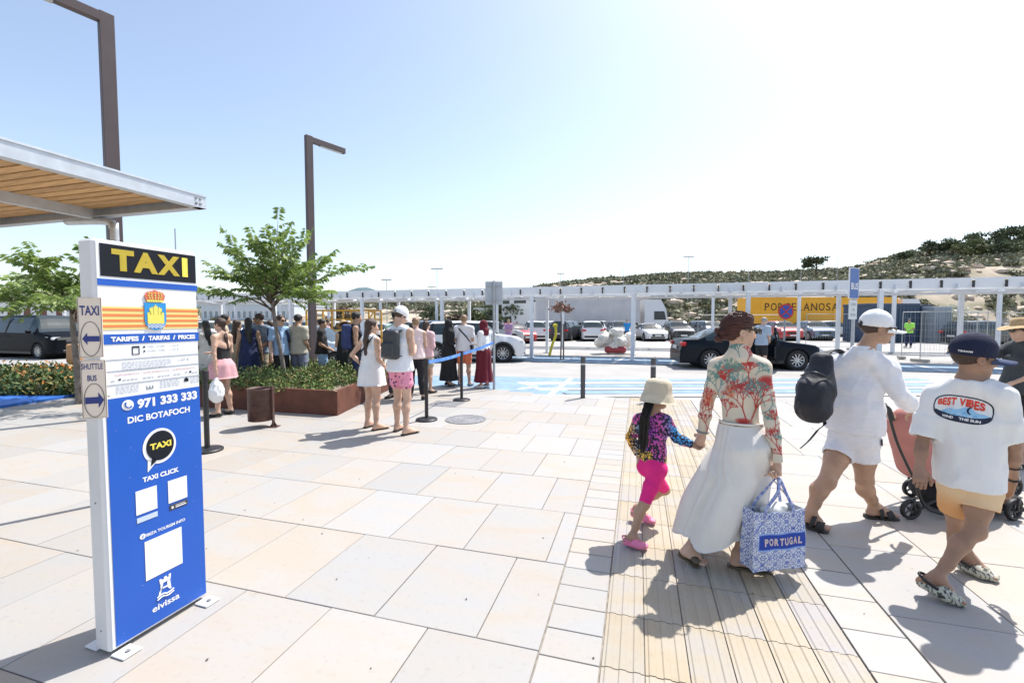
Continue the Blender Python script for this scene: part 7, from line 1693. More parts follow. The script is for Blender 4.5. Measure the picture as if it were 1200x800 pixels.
    if key not in WHEELS:
        a = MB(); a.smooth = True; a.lathe([(rw * .66, -.10), (rw * .93, -.105), (rw, -.07), (rw, .07), (rw * .93, .105), (rw * .66, .10), (rw * .66, -.10)], 28, capb=False, capt=False); tm_ = a.build('tyre', M_tyre, me_only=True)
        a = MB(); a.lathe([(rw * .67, .0), (rw * .67, .095), (rw * .60, .075), (rw * .58, .02), (.0001, .015)], 28, capb=True, capt=False); a.lathe([(.05, .02), (.045, .08), (.0001, .085)], 10)
        for k in range(10): an = 2 * math.pi * k / 10; a.bar((.04 * math.cos(an), .04 * math.sin(an), .062), (rw * .62 * math.cos(an), rw * .62 * math.sin(an), .082), .035, .02)
        rm_ = a.build('rim', M_rim, me_only=True); rm_.materials.append(M_trim)
        for pl in rm_.polygons:
            c_ = pl.center
            if c_.z < .04 and math.hypot(c_.x, c_.y) < rw * .6: pl.material_index = 1
        WHEELS[key] = (tm_, rm_)
    return parts, (fx, rx, rw, Wd, L, WHEELS[key])
CARC = {}
def car(style, paintm, x, y, heading, label, group='parked cars', name='parked_car', scale=1.0):
    """heading: degrees, 0 = nose pointing +x (right in the photo), counter-clockwise; (x, y) = car centre"""
    k = (style, paintm.name)
    if k not in CARC: CARC[k] = car_meshes(style, paintm)
    parts, (fx, rx, rw, Wd, L, wh) = CARC[k]; t = thing(name, label, 'car', (x, y, -.02), R_(heading), group)
    Mx = Matrix.Translation((L / 2, 0, 0)) @ Matrix.Scale(-1, 4, (1, 0, 0))
    piv = bpy.data.objects
    for nm, me in parts:
        if not me.get('flipped'):
            me.transform(Mx); me.flip_normals(); me['flipped'] = 1
        o = bpy.data.objects.new(nm, me); col.objects.link(o); o.parent = t
    for wx in (fx, rx):
        for s_ in (-1, 1):
            w = bpy.data.objects.new('wheel', None); w.empty_display_size = .1; col.objects.link(w); w.parent = t; w.location = (L / 2 - wx, s_ * (Wd / 2 - .105), rw); w.rotation_euler = (math.pi / 2 if s_ < 0 else -math.pi / 2, 0, 0)
            for nm, me in (('tyre', wh[0]), ('rim', wh[1])): o = bpy.data.objects.new(nm, me); col.objects.link(o); o.parent = w
    return t
WHT = paint('white', (.72, .72, .72), 0); SIL = paint('silver', (.42, .43, .45)); BLKC = mat('car_paint_black', (.005, .008, .014), .25, 0, spec=.18); DGR = paint('dark_grey', (.035, .038, .042), .1); REDC = paint('red', (.50, .02, .02), .1); BLUG = paint('blue_grey', (.16, .22, .30)); MGR = paint('mid_grey', (.18, .19, .20)); PAL = paint('pale_blue_white', (.58, .66, .72), .1)
g_ = 'cars on the taxi road'
# white SUV, side view facing right: front wheel at px 589
pw = G(589, 424); car('suv', WHT, pw.x - 1.33, pw.y + .92, 0, 'white SUV waiting on the taxi road behind the queue', g_, 'taxi_car')
pw = G(393, 436); car('hatch', PAL, pw.x - 1.2, pw.y + .9, 0, 'pale blue white hatchback standing behind the planter lamp post', g_, 'taxi_car')
# black sedan
pf = G(938, 433); bx = pf.x - 1.42; by = pf.y + 1.05
sed = car('sedan', BLKC, bx, by, -7, 'black saloon car with its near front door open', g_, 'taxi_car')
dm = MB(); dm.smooth = False
def lv(x, z): return (0, 0, 0)
# open door panel, hinged at the front edge of the near door
hx = bx + 2.30 - (1.20 + .22); hinge = V_((hx, by - .90, 0)); dr = bpy.data.objects.new('open_door', None); dr.empty_display_size = .1; col.objects.link(dr); dr.parent = sed; dr.location = (hx - bx, -.90, 0.02); dr.rotation_euler = (0, 0, R_(62))
b = MB(); b.poly([(0, 0, .30), (-1.05, 0, .30), (-1.10, 0, .60), (-1.08, 0, .95), (-.02, 0, .90)], .06, (0, 1, 0)); b.build('door_skin', BLKC, dr)
b = MB(); b.poly([(-.15, .03, .93), (-1.06, .03, .96), (-.98, .10, 1.36), (-.75, .10, 1.40)], .012, (0, 1, 0)); b.build('door_glass', M_glass, dr)
b = MB(); b.box((-.55, .075, .62), (.85, .03, .40), b=.02); b.build('door_lining', MGR, dr)
b = MB()
for a_, c_ in (((-.10, .03, .93), (-.75, .11, 1.42)), ((-.75, .11, 1.42), (-.99, .11, 1.38)), ((-.99, .11, 1.38), (-1.08, .03, .95))): b.bar(a_, c_, .035)
b.build('door_frame', BLKC, dr)
b = MB(); b.poly([(hx - bx - .05, -.913, .34), (hx - bx - 1.02, -.913, .34), (hx - bx - 1.06, -.885, .93), (hx - bx - .05, -.885, .91)], .01, (0, -1, 0)); b.build('door_opening', M_well, sed)
# black van at left
car('van', mat('van_paint_black', (.004, .005, .008), .45, 0, spec=.1), -21.6, 20.3, -17, 'black passenger van parked beyond the flower hedge', g_, 'parked_van')
# parked rows
def pc(px, Y, style, pm, head, label, grp='cars in the far parking row'): p = D(px, 376, Y); return car(style, pm, p.x, Y, head, label, grp)
pc(602, 33.5, 'hatch', REDC, -60, 'red hatchback in the parking row left of the truck trailer')
pc(626, 38, 'suv', WHT, 92, 'white SUV parked tail out below the white modern house')
pc(643, 43, 'suv', WHT, 60, 'white SUV standing behind the yellow post')
pc(665, 38, 'mpv', DGR, 62, 'dark grey people carrier right of the yellow post')
pc(692, 37.5, 'suv', WHT, 86, 'white car with dark rear window below the trailer')
pc(703, 45, 'mpv', WHT, 70, 'white car half hidden behind the white car below the trailer')
pc(727, 38.5, 'suv', SIL, -92, 'silver SUV facing the camera left of the pergola post')
pc(761, 37.5, 'sedan', WHT, -90, 'white saloon facing the camera right of the pergola post')
pc(794, 38, 'suv', DGR, -97, 'dark grey SUV facing the camera beside the white saloon')
pc(828, 40, 'mpv', MGR, -85, 'mid grey estate car behind the wire fence panels')
pc(914, 38, 'suv', REDC, -96, 'red SUV below the lettering of the yellow truck')
pc(952, 38.5, 'suv', BLUG, -100, 'blue grey SUV right of the red SUV below the yellow truck')
pc(972, 46, 'mpv', SIL, 10, 'silver car further back under the end of the yellow truck')
pc(1150, 31, 'mpv', DGR, 5, 'dark people carrier seen from the side at the right behind the boy')
pc(1210, 39, 'hatch', WHT, -20, 'white hatchback at the right edge of the photo')
i_ = 0
for px, Y, st, pm, hd, lab in [(255, 33, 'suv', WHT, 85, 'white SUV far left of the queue'), (285, 34, 'hatch', SIL, 95, 'silver hatchback seen over the heads left of the young tree'), (322, 34, 'mpv', WHT, 92, 'white people carrier seen left of the young tree trunk'), (363, 31, 'suv', BLUG, 88, 'blue grey SUV between tree trunk and lamp post'), (420, 27, 'suv', WHT, 5, 'white SUV parked sideways right of the lamp post'), (452, 30, 'hatch', SIL, 80, 'silver hatchback behind the man in the white cap'), (482, 31, 'suv', WHT, 85, 'white SUV seen above the woman with tied up hair'), (515, 29, 'mpv', BLUG, 8, 'blue grey people carrier above the black headscarf'), (548, 32, 'sedan', SIL, 88, 'silver saloon behind the man in salmon shorts'), (575, 31, 'suv', SIL, 12, 'silver SUV behind the burgundy headscarf'), (532, 40, 'suv', WHT, 90, 'white SUV far back between two pergola posts'), (470, 42, 'mpv', MGR, 90, 'mid grey car far back below the brown tree'), (395, 40, 'hatch', REDC, 90, 'red hatchback far back by the yellow scaffold')]:
    pc(px, Y, st, pm, hd, lab, 'cars in the left parking rows')
# ================================================================== TRUCKS
def truck(x0, x1, Y, z0, z1, boxm, cabm, label, cabside=1, text=None):
    a = D(x0, 376, Y).x; b2 = D(x1, 376, Y).x; t = thing('truck', label, 'truck', ((a + b2) / 2, Y, 0)); L = b2 - a; cl = 2.5; bl = L - cl - .5
    o = -L / 2 if cabside > 0 else -L / 2 + cl + .5
    b = MB(); b.box((o + bl / 2, 1.25, (z0 + z1) / 2), (bl, 2.5, z1 - z0), b=.04); tr = b.build('trailer', boxm, t)
    b = MB()
    for zz in (z0 + .03, z1 - .03): b.box((o + bl / 2, -.012, zz), (bl, .03, .10))
    for k in range(int(bl / 2.6)): b.box((o + 1.3 + 2.6 * k, -.008, (z0 + z1) / 2), (.03, .02, z1 - z0 - .1))
    b.build('trailer_rail', mat('pale_grey_rail', (.5, .5, .52), .5) if text is None else boxm, tr)
    b = MB(); b.box((o + bl / 2, 1.25, z0 - .15), (bl, 1.0, .25)); b.box((o + bl * .45, .1, z0 - .45), (bl * .3, .05, .5)); b.build('chassis', M_trim, t)
    wx = [o + 1.2, o + 2.5, o + 3.8] if cabside > 0 else [o + bl - 1.2, o + bl - 2.5, o + bl - 3.8]
    cx = L / 2 - cl / 2 if cabside > 0 else -L / 2 + cl / 2
    for x in wx + [cx + .3 * cabside, cx - 1.6 * cabside]:
        for yy in (.12, 2.38):
            M = Matrix.Translation((x, yy, .5)) @ Matrix.Rotation(math.pi / 2, 4, 'X'); b = MB(); b.smooth = True; b.lathe([(.30, -.14), (.47, -.15), (.5, -.1), (.5, .1), (.47, .15), (.30, .14)], 20, M=M); w = b.build('wheel', M_tyre, t); b = MB(); b.lathe([(.30, -.145), (.30, .145)], 14, M=M); b.build('rim', M_rim, w)
    b = MB(); s = cabside; hh = z1 - .15
    pts = [(cx - s * cl / 2, 0, .55), (cx + s * cl / 2, 0, .45), (cx + s * cl / 2, 0, 1.7), (cx + s * (cl / 2 - .25), 0, 2.9), (cx + s * (cl / 2 - .8), 0, hh), (cx - s * cl / 2, 0, hh)]
    b.poly(pts, 2.45, (0, 1, 0)); cb = b.build('cab', cabm, t)
    b = MB(); b.poly([(cx - s * .25, -.012, 1.75), (cx + s * (cl / 2 - .22), -.012, 1.75), (cx + s * (cl / 2 - .42), -.012, 2.65), (cx - s * .25, -.012, 2.65)], .01, (0, -1, 0)); b.build('side_window', M_glass, cb)
    b = MB(); b.box((cx + s * (cl / 2 - .07), 1.22, 2.25), (.10, 2.1, .9), Matrix.Identity(4)); b.build('windscreen', M_glass, cb)
    b = MB(); b.box((cx + s * (cl / 2 + .05), -.2, 2.3), (.15, .25, .6), b=.03); b.build('wing_mirror', M_trim, cb)
    b = MB(); b.box((cx, -.01, 1.1), (cl * .7, .02, .03)); b.box((cx - s * .6, -.02, .85), (.5, .04, .5)); b.build('cab_seams', M_trim, cb)
    return t, tr, o, bl
M_trl = mat('dirty_white_trailer', (.50, .49, .50), .6, var=.08, vscale=.8); 
tt, tr, o_, bl_ = truck(629, 783, 47, 1.45, 4.05, M_trl, mat('white_cab', (.66, .67, .69), .4), 'white articulated lorry with plain trailer parked behind the cars')
tt, tr, o_, bl_ = truck(877, 1084, 48, 1.35, 4.15, mat('amber_trailer', (.80, .38, .015), .5, var=.05, vscale=.7), mat('white_cab', (.66, .67, .69)), 'yellow lorry lettered PORCELANOSA with a white cab', 1, True)
b = MB(); x = o_ + 1.7; sc_ = .84
for ch in 'PORCELANOSA':
    w = (.86 if ch in 'OCNA' else .66) * sc_; h0, h1 = 2.75, 3.55
    text_on(b, ch, x + .04, x + w - .04, h0, h1, -.03, .0)
    if ch in 'PRNLAE':
        for sx in ([x + .05] if ch in 'PE' else [x + .05, x + w - .10] if ch in 'RNA' else [x + .05]): b.poly([(sx - .09, -.031, h0), (sx + .15, -.031, h0), (sx + .15, -.031, h0 + .04), (sx - .09, -.031, h0 + .04)])
    x += w + .09
b.build('lettering', mat('dark_brown_letter', (.05, .02, .01), .6), tr)
b = MB(); text_on(b, 'G', x + 1.1, x + 1.9, 2.75, 3.55, -.03, .03); b.build('lettering_red', mat('red_letter', (.55, .05, .03), .6), tr)
# site container, fences, houses
def boxhouse(name, label, cat, x0, x1, Y, z1, dpt_, m, wins, wm, roofm=None, pxs=True, over=.15, z0=0):
    a = D(x0, 376, Y).x; b2 = D(x1, 376, Y).x; t = thing(name, label, cat, ((a + b2) / 2, Y, z0)); L = b2 - a
    b = MB(); b.box((0, dpt_ / 2, z1 / 2), (L, dpt_, z1), b=.01); b.build('wall', m, t)
    b = MB(); b.box((0, dpt_ / 2, z1 + .10), (L + over * 2, dpt_ + over * 2, .2), b=.02); b.build('roof', roofm or m, t)
    for (fx0, fx1, fz0, fz1) in wins:
        xx0, xx1 = -L / 2 + L * fx0, -L / 2 + L * fx1; b = MB()
        for q in ((xx0, xx1, fz0 - .06, fz0), (xx0, xx1, fz1, fz1 + .06), (xx0 - .06, xx0, fz0 - .06, fz1 + .06), (xx1, xx1 + .06, fz0 - .06, fz1 + .06)): b.box(((q[0] + q[1]) / 2, -.03, (q[2] + q[3]) / 2), (q[1] - q[0], .07, q[3] - q[2]))
        w = b.build('window', M_white, t); b = MB(); b.box(((xx0 + xx1) / 2, -.006, (fz0 + fz1) / 2), (xx1 - xx0, .02, fz1 - fz0)); b.build('pane', wm, w)
    return t, L
M_wwall = mat('white_render', (.72, .72, .70), .85, var=.04, vscale=1)
boxhouse('house', 'white modern house with flat roof behind the parked cars', 'house', 588, 645, 60, 5.9, 8, M_wwall, [(.02, .16, 3.9, 5.6), (.25, .5, 4.0, 5.0), (.62, .9, 4.2, 5.2), (.05, .2, .8, 2.2)], M_glass)
boxhouse('house', 'low white outbuilding left of the modern house', 'house', 556, 590, 62, 3.2, 6, M_wwall, [(.1, .3, 1.2, 2.2)], M_glass)
boxhouse('port_building', 'long pale port building with rows of windows left of the young tree', 'building', 236, 345, 75, 4.3, 12, mat('pale_blue_wall', (.50, .56, .62), .7, var=.05, vscale=1), [(.03 + .06 * k, .065 + .06 * k, 2.1, 3.3) for k in range(16)], mat('pale_window', (.22, .28, .33), .2))
boxhouse('terminal_building', 'white building with brown shuttered doors behind the black van', 'building', -40, 106, 45, 4.0, 10, M_wwall, [(.08 + .13 * k, .14 + .13 * k, .1, 2.9) for k in range(7)], mat('brown_shutter', (.16, .06, .04), .6), over=.5)
t, L = boxhouse('site_container', 'dark blue steel site container behind the wire fence', 'container', 1076, 1092, 34, 2.65, 5.5, mat('container_blue', (.025, .05, .10), .5), [], M_glass, over=0)
b = MB()
for k in range(9): b.box((-L / 2 + L * (k + .5) / 9, -.02, 1.3), (L / 22, .05, 2.4))
b.build('corrugation', mat('container_blue', (.02, .04, .09)), t)
t, L = boxhouse('site_cabin', 'blue framed site office with grey mesh side', 'container', 1018, 1077, 33.5, 2.75, 2.6, mat('cabin_blue', (.04, .07, .12), .5), [], M_glass, over=.05)
b = MB()
for k in range(14): b.box((-L / 2 + L * (k + .5) / 14, -.02, 1.35), (L / 34, .05, 2.5))
b.build('corrugation', mat('cabin_blue', (.04, .07, .12)), t)
t, L = boxhouse('site_cabin', 'pale grey ribbed metal cabin right of the dark blue container', 'container', 1094, 1115, 33, 2.5, 2.2, mat('ribbed_grey', (.34, .38, .42), .5), [], M_glass, over=0)
b = MB()
for k in range(8): b.box((-L / 2 + L * (k + .5) / 8, -.02, 1.25), (L / 20, .05, 2.3))
b.build('corrugation', mat('ribbed_grey', (.34, .38, .42)), t)
M_fence = mat('fence_galvanised', (.45, .47, .48), .5, .5)
def fence(px0, Y, w, label, yaw=0):
    p = D(px0, 376, Y); t = thing('fence_panel', label, 'fence', (p.x, Y, 0), R_(yaw), 'temporary wire fence panels'); h = 2.0
    b = MB()
    for a, c in (((0, 0, .1), (0, 0, h)), ((w, 0, .1), (w, 0, h)), ((0, 0, h), (w, 0, h)), ((0, 0, .2), (w, 0, .2))): b.tube([a, c], .015, 6)
    b.build('frame', M_fence, t); b = MB(); n = int(w / .16)
    for k in range(n): b.bar((w * (k + .5) / n, 0, .2), (w * (k + .5) / n, 0, h), .004)
    for k in range(7): b.bar((0, 0, .2 + .26 * k), (w, 0, .2 + .26 * k), .004)
    b.build('wire_mesh', M_fence, t)
    for x in (0, w): b = MB(); b.box((x, 0, .06), (.20, .60, .12), b=.02); b.build('concrete_foot', M_road, t)
for px, Y, w, yaw, lab in [(818, 27, 3.0, 12, 'wire fence panel behind the rear of the black saloon'), (866, 27.5, 2.6, -8, 'wire fence panel behind the head of the woman'), (945, 24, 3.0, 10, 'wire fence panel between black saloon and blue grey SUV'), (1058, 19, 2.6, -30, 'tilted wire fence panel right of the white cap'), (1080, 17.5, 3.2, 15, 'long wire fence panel before the blue container'), (1128, 20, 3.2, 5, 'wire fence panel in front of the dark people carrier')]: fence(px, Y, w, lab, yaw)
# ================================================================== STREET FURNITURE
def bollard(px, py, label):
    t = thing('bollard', label, 'bollard', G(px, py), 0, 'grey bollards at the pavement edge'); b = MB(); b.lathe([(.052, 0), (.052, .86), (.046, .875), (.0001, .88)], 16); b.build('post', mat('dark_grey_powder_coat', (.07, .07, .075), .5), t)
    b = MB(); b.lathe([(.0535, .70), (.0535, .735)], 16, capb=False, capt=False); b.build('reflective_band', mat('pale_reflector', (.6, .6, .58), .3), t)
bollard(683, 466, 'bollard standing left of the girl in the bucket hat'); bollard(765, 470, 'bollard half hidden behind the bucket hat of the girl')
M_stan = mat('black_post_coat', (.018, .018, .02), .45)
STP = {}
def stanchion(key, px, py, label):
    g = G(px, py); t = thing('queue_barrier_post', label, 'barrier post', g, 0, 'black queue barrier posts'); STP[key] = g
    b = MB(); b.smooth = False; b.lathe([(.175, 0), (.175, .022), (.165, .030), (.045, .042), (.0001, .044)], 36); b.build('base', M_stan, t); b = MB(); b.lathe([(.030, .04), (.030, .94)], 20); b.build('pole', M_stan, t); b = MB(); b.lathe([(.040, .90), (.040, 1.0), (.034, 1.012), (.0001, 1.014)], 20); b.build('belt_head', M_blkp, t)
stanchion(1, 500, 492, 'barrier post nearest the man in pink shorts, blue belt clipped to it'); stanchion(2, 541, 469, 'barrier post before the man in salmon shorts'); stanchion(3, 243, 528, 'barrier post just right of the taxi sign')
SP = G(579, 456)
def belt(a, b_, label, z0=.95, z1=.95, sag=.05):
    a = V_((a.x, a.y, z0)); c = V_((b_.x, b_.y, z1)); root = V_((a.x, a.y, 0)); t = thing('barrier_belt', label, 'belt', root, 0, 'blue barrier belts'); n = 12; vs = []
    d = (c - a).normalized(); nn = d.cross(Z).normalized() * .0015
    for i in range(n + 1):
        k = i / n; p = a.lerp(c, k) - Z * sag * 4 * k * (1 - k) - root; tw = .15 * math.sin(k * 3)
        vs += [p - Z * .03 + nn * (1 + tw * 8), p + Z * .03 + nn * (1 - tw * 8), p - Z * .03 - nn, p + Z * .03 - nn]
    fs = []
    for i in range(n): q = 4 * i; fs += [(q, q + 4, q + 5, q + 1), (q + 2, q + 3, q + 7, q + 6), (q + 1, q + 5, q + 7, q + 3), (q, q + 2, q + 6, q + 4)]
    b = MB(); b.add(vs, fs); b.build('webbing', mat('blue_webbing', (.03, .16, .52), .7, var=.0, c2=(.16, .32, .66), vscale=9), t)
belt(STP[1], STP[2], 'blue belt between the two barrier posts', .95, .95, .02); belt(STP[2], SP, 'blue belt from the second post to the metal sign pole', .95, 1.12, .02)
# sign pole with the back of a panel
M_galv = mat('dull_galvanised', (.38, .40, .42), .5, .5, var=.1, vscale=20)
def sign_pole():
    t = thing('traffic_sign', 'grey metal sign pole with the blank back of a square panel', 'sign', SP, 0); h = D(579, 329, SP.y).z
    b = MB(); b.lathe([(.030, 0), (.030, h), (.0001, h + .01)], 14); b.build('pole', M_galv, t)
    z1, z0 = h - .01, D(579, 357, SP.y).z; b = MB(); b.box((-.0, .045, (z0 + z1) / 2), (.41, .02, z1 - z0), b=.006); p = b.build('panel', mat('sign_back_grey', (.42, .46, .50), .5, .2, var=.08, vscale=6), t)
    b = MB()
    for z in (z0 + .1, z1 - .12): b.box((0, .0, z), (.09, .09, .03)); b.box((0, .03, z), (.40, .012, .03))
    b.build('clamp', M_galv, t)
sign_pole()
def bus_sign():
    Y = 9.4; g = V_((D(998, 400, Y).x, Y, 0)); h = D(998, 314, Y).z; t = thing('bus_stop_sign', 'blue BUS sign over a small white notice on a thin pole', 'sign', g, R_(28)); b = MB(); b.box((.12, .04, h / 2), (.05, .05, h)); b.build('pole', M_galv, t)
    z0, z1 = D(998, 350, Y).z, h; b = MB(); b.box((0, 0, (z0 + z1) / 2), (.38, .03, z1 - z0), b=.006); pn = b.build('sign_panel', mat('white_aluminium', (.7, .7, .7)), t)
    b = MB(); b.poly([(-.18, -.018, z0 + .01), (.165, -.018, z0 + .01), (.165, -.018, z1 - .01), (-.18, -.018, z1 - .01)], .002, (0, -1, 0)); b.build('blue_face', mat('bus_blue', (.02, .10, .36), .4), pn); b = MB(); m_ = (z0 + z1) / 2; text_on(b, 'BUS', -.145, .135, m_ - .13, m_ + .01, -.023, .02); b.build('lettering', M_white, pn)
    z0, z1 = D(998, 374, Y).z, D(998, 351.5, Y).z; b = MB(); b.box((0, 0, (z0 + z1) / 2), (.31, .02, z1 - z0), b=.004); pn = b.build('notice_panel', mat('off_white_panel', (.60, .64, .64), .5), t); b = MB(); hh = z1 - z0
    for k, (s_, w) in enumerate((('AUTOBUS', .2), ('URB', .1), ('DISCREC', .22))): text_on(b, s_, -w / 2, w / 2, z1 - hh * (.30 + .27 * k), z1 - hh * (.16 + .27 * k), -.012, 0)
    b.build('lettering', mat('grey_print', (.2, .2, .2)), pn)
bus_sign()
def round_sign():
    Y = 17.0; g = V_((D(919, 400, Y).x, Y, 0)); z = D(919, 365, Y).z; t = thing('no_parking_sign', 'round blue no parking sign with red rim on a pole behind the black saloon', 'sign', g); b = MB(); b.lathe([(.03, 0), (.03, z)], 10); b.build('pole', M_galv, t)
    Mr = Matrix.Translation((0, -.05, z)) @ Matrix.Rotation(math.pi / 2, 4, 'X'); b = MB(); b.lathe([(.30, 0), (.30, .01), (.0001, .012)], 30, M=Mr); d = b.build('disc', mat('sign_red', (.55, .03, .03), .4), t); b = MB(); b.lathe([(.235, .011), (.235, .015), (.0001, .016)], 30, M=Mr); b.build('blue_field', mat('sign_blue', (.02, .08, .42), .4), d); b = MB(); b.bar((-.17, -.07, z + .17), (.17, -.07, z - .17), .045, .004, up=(0, 1, 0)); b.bar((-.17, -.073, z - .17), (.17, -.073, z + .17), .045, .004, up=(0, 1, 0)); b.build('red_bar', mat('sign_red', (.55, .03, .03)), d)
round_sign()
def bin_():
    M_b = mat('rusty_brown_steel', (.085, .042, .034), .5, var=.3, vscale=14, bump=.4, bscale=50); g = G(306, 500); t = thing('litter_bin', 'round perforated brown litter bin on a side post before the planter', 'bin', g, 0)
    z0, z1 = .11, .58
    n = 44; b = MB(); b.smooth = True; r = .175; b.lathe([(r, z0), (r, z1), (r + .008, z1 + .004), (r + .008, z1 + .02), (r - .004, z1 + .02), (r - .012, z1 - .01), (r - .012, z0 + .015)], n, capt=False); bo = b.build('drum', M_b, t)
    b = MB()
    for k in range(n):
        for j in range(13):
            a = 2 * math.pi * (k + .5 * (j % 2)) / n; zz = z0 + .05 + j * .032; x, y = math.cos(a), math.sin(a); tx, ty = -y, x; q = .0055; R0 = r + .0012
            b.add([(x * R0 + tx * q, y * R0 + ty * q, zz), (x * R0, y * R0, zz + q * 1.3), (x * R0 - tx * q, y * R0 - ty * q, zz), (x * R0, y * R0, zz - q * 1.3)], [(0, 1, 2, 3)])
    b.build('perforation', M_well, bo)['kind'] = 'stuff'
    b = MB(); b.lathe([(r - .012, z0 + .3), (.0001, z0 + .3)], n); b.build('liner', M_well, t)
    b = MB(); b.bar((r + .015, 0, 0), (r + .015, 0, z1 + .05), .05, .02); b.box((r + .02, 0, .006), (.14, .14, .012)); b.add([(r - .04, 0, .012), (r + .08, 0, .012), (r + .02, 0, .10), (r + .02, .008, .10)], [(0, 1, 2), (1, 0, 3)]); b.build('side_post', M_b, t)
bin_()
# ================================================================== PLANTERS, HEDGES, YOUNG TREES
M_rust = mat('weathering_steel', (.13, .045, .026), .75, var=.25, vscale=4, bump=.2, bscale=60)
def planter(name, label, pts, h, th=.012):
    c = sum((V_(p) for p in pts), V_((0, 0, 0))) / len(pts); c.z = 0; t = thing(name, label, 'planter', c); n = len(pts); P = [V_(p) - c for p in pts]
    for i in range(n):
        a, b2 = P[i], P[(i + 1) % n]; d = (b2 - a).normalized(); nn = V_((d.y, -d.x, 0)); b = MB(); b.bar(a + Z * (h / 2) + d * .006, b2 + Z * (h / 2) - d * .006, th, h); b.bar(a + Z * (h + .004) - nn * .03 + d * .065, b2 + Z * (h + .004) - nn * .03 - d * .065, .07, .008); b.build('steel_side', M_rust, t)
        b = MB(); b.bar(a + Z * .01 - nn * .03 + d * .07, b2 + Z * .01 - nn * .03 - d * .07, .05, .02); b.build('plinth', M_well, t)
    b = MB(); b.poly([p * .97 + Z * (h - .07) for p in P]); b.build('soil', mat('gravel_soil', (.40, .33, .25), .95, var=.35, vscale=30, bump=1.0, bscale=40), t); return t
cn = G(395, 487); dl = (G(255, 478) - cn).normalized(); dr_ = (G(430, 469.5) - cn).normalized()
planter('planter', 'low weathered steel planter with green ground cover and a young tree', [cn, cn + dr_ * 3.3, cn + dr_ * 2.9 + dl * 5.2, cn + dl * 6.0], .42)
p2 = G(372, 430); planter('planter', 'second steel planter corner showing behind the straw hat woman', [(-3.4, 10.9, 0), (-2.9, 11.9, 0), (-4.6, 12.6, 0), (-5.1, 11.6, 0)], .36)
def bushy(name, label, cat, boxes, n, size, mats, seed, flower=None, zb=.35):
    rg = np.random.default_rng(seed); lots = [[] for _ in mats]
    for i in range(n):
        bx_ = boxes[rg.integers(0, len(boxes))]; cx, cy, rx, ry, hh, yaw = bx_; a, b2 = rg.uniform(-1, 1, 2); x = a * rx; y = b2 * ry
        hgt = hh * (.72 + .28 * math.sin(x * 4.1 + seed) * math.cos(y * 3.3) ) * (1 - max(abs(a), abs(b2)) ** 6 * .5) * rg.uniform(.55, 1.1)
        X = cx + x * math.cos(yaw) - y * math.sin(yaw); Y_ = cy + x * math.sin(yaw) + y * math.cos(yaw); base = np.array([X, Y_, zb]); dirn = np.array([rg.normal() * .55, rg.normal() * .55, 1]); dirn /= np.linalg.norm(dirn)
        L = hgt; m_ = rg.integers(0, len(mats)); k = rg.integers(4, 8)
        for j in range(k):
            c = base + dirn * L * (.35 + .65 * j / k) + rg.normal(size=3) * size * .6; c[2] = max(c[2], zb); u_ = dirn + rg.normal(size=3) * .8; u_ /= np.linalg.norm(u_); w = np.cross(u_, rg.normal(size=3)); w /= np.linalg.norm(w); s = size * rg.uniform(.6, 1.3); lots[m_].append(np.stack([c - u_ * s * .2, c + w * s * .28 + u_ * s * .3, c + u_ * s, c - w * s * .28 + u_ * s * .3]))
    t = thing(name, label, cat); t['kind'] = 'stuff'
    for m_, l in zip(mats, lots): o = cloud_obj('leaves', np.concatenate(l), m_, t); o['kind'] = 'stuff'
    return t
ML = [mat('juniper_green', (.12, .19, .05), .7, var=.35, vscale=3), mat('juniper_light', (.20, .28, .07), .7, var=.3, vscale=3), mat('juniper_deep', (.06, .11, .035), .7, var=.3, vscale=3), mat('juniper_dry', (.24, .20, .08), .8, var=.4, vscale=3)]
bx = []
for a_ in np.linspace(.35, 5.6, 13):
    for c_ in np.linspace(.3, 2.9, 5):
        if rnd.random() < .88 and not (c_ < .4 and a_ < 1.2): q = cn + dl * float(a_) + dr_ * float(c_); bx.append((q.x, q.y, .34, .34, .36 + .08 * rnd.random(), rnd.random()))
q = cn + dl * .55 + dr_ * .3; bx.append((q.x, q.y, .2, .2, .16, 0))
bushy('ground_cover', 'green juniper ground cover filling the steel planter', 'ground cover', bx, 9500, .052, ML, 2)
MF = [mat('hedge_green', (.09, .15, .04), .7, var=.35, vscale=3), mat('hedge_deep_green', (.045, .085, .03), .7, var=.3, vscale=3), mat('hedge_olive', (.20, .17, .05), .7, var=.3, vscale=3)]
hb = []
for px in range(-30, 122, 9):
    for Y in (9.8, 10.5, 11.3, 12.1): p = D(px, 376, Y); hb.append((p.x, Y, .55, .45, .44 + .12 * rnd.random(), 0))
hg = bushy('hedge', 'dense flower hedge with orange blossom along the blue strip', 'hedge', hb, 9500, .10, MF, 6, zb=.0)
rg = np.random.default_rng(9); fl = []
for _ in range(120):
    b_ = hb[rg.integers(0, len(hb))]; c = np.array([b_[0] + rg.uniform(-.6, .6), b_[1] + rg.uniform(-.5, .4), rg.uniform(.15, .55)])
    for _k in range(4): u_ = rg.normal(size=3); u_ /= np.linalg.norm(u_); w = np.cross(u_, rg.normal(size=3)); w /= np.linalg.norm(w); s = .028; cc = c + rg.normal(size=3) * .025; fl.append(np.stack([cc - u_ * s, cc + w * s, cc + u_ * s, cc - w * s]))
o = cloud_obj('blossom', np.concatenate(fl), mat('orange_blossom', (.52, .15, .04), .7, c2=(.55, .34, .08), vscale=6), hg); o['kind'] = 'stuff'
M_lf = [mat('young_leaf_green', (.15, .215, .065), .6, var=.25, vscale=2), mat('young_leaf_bright', (.30, .37, .13), .6, var=.2, vscale=2), mat('young_leaf_dark', (.07, .13, .045), .6, var=.25, vscale=2)]
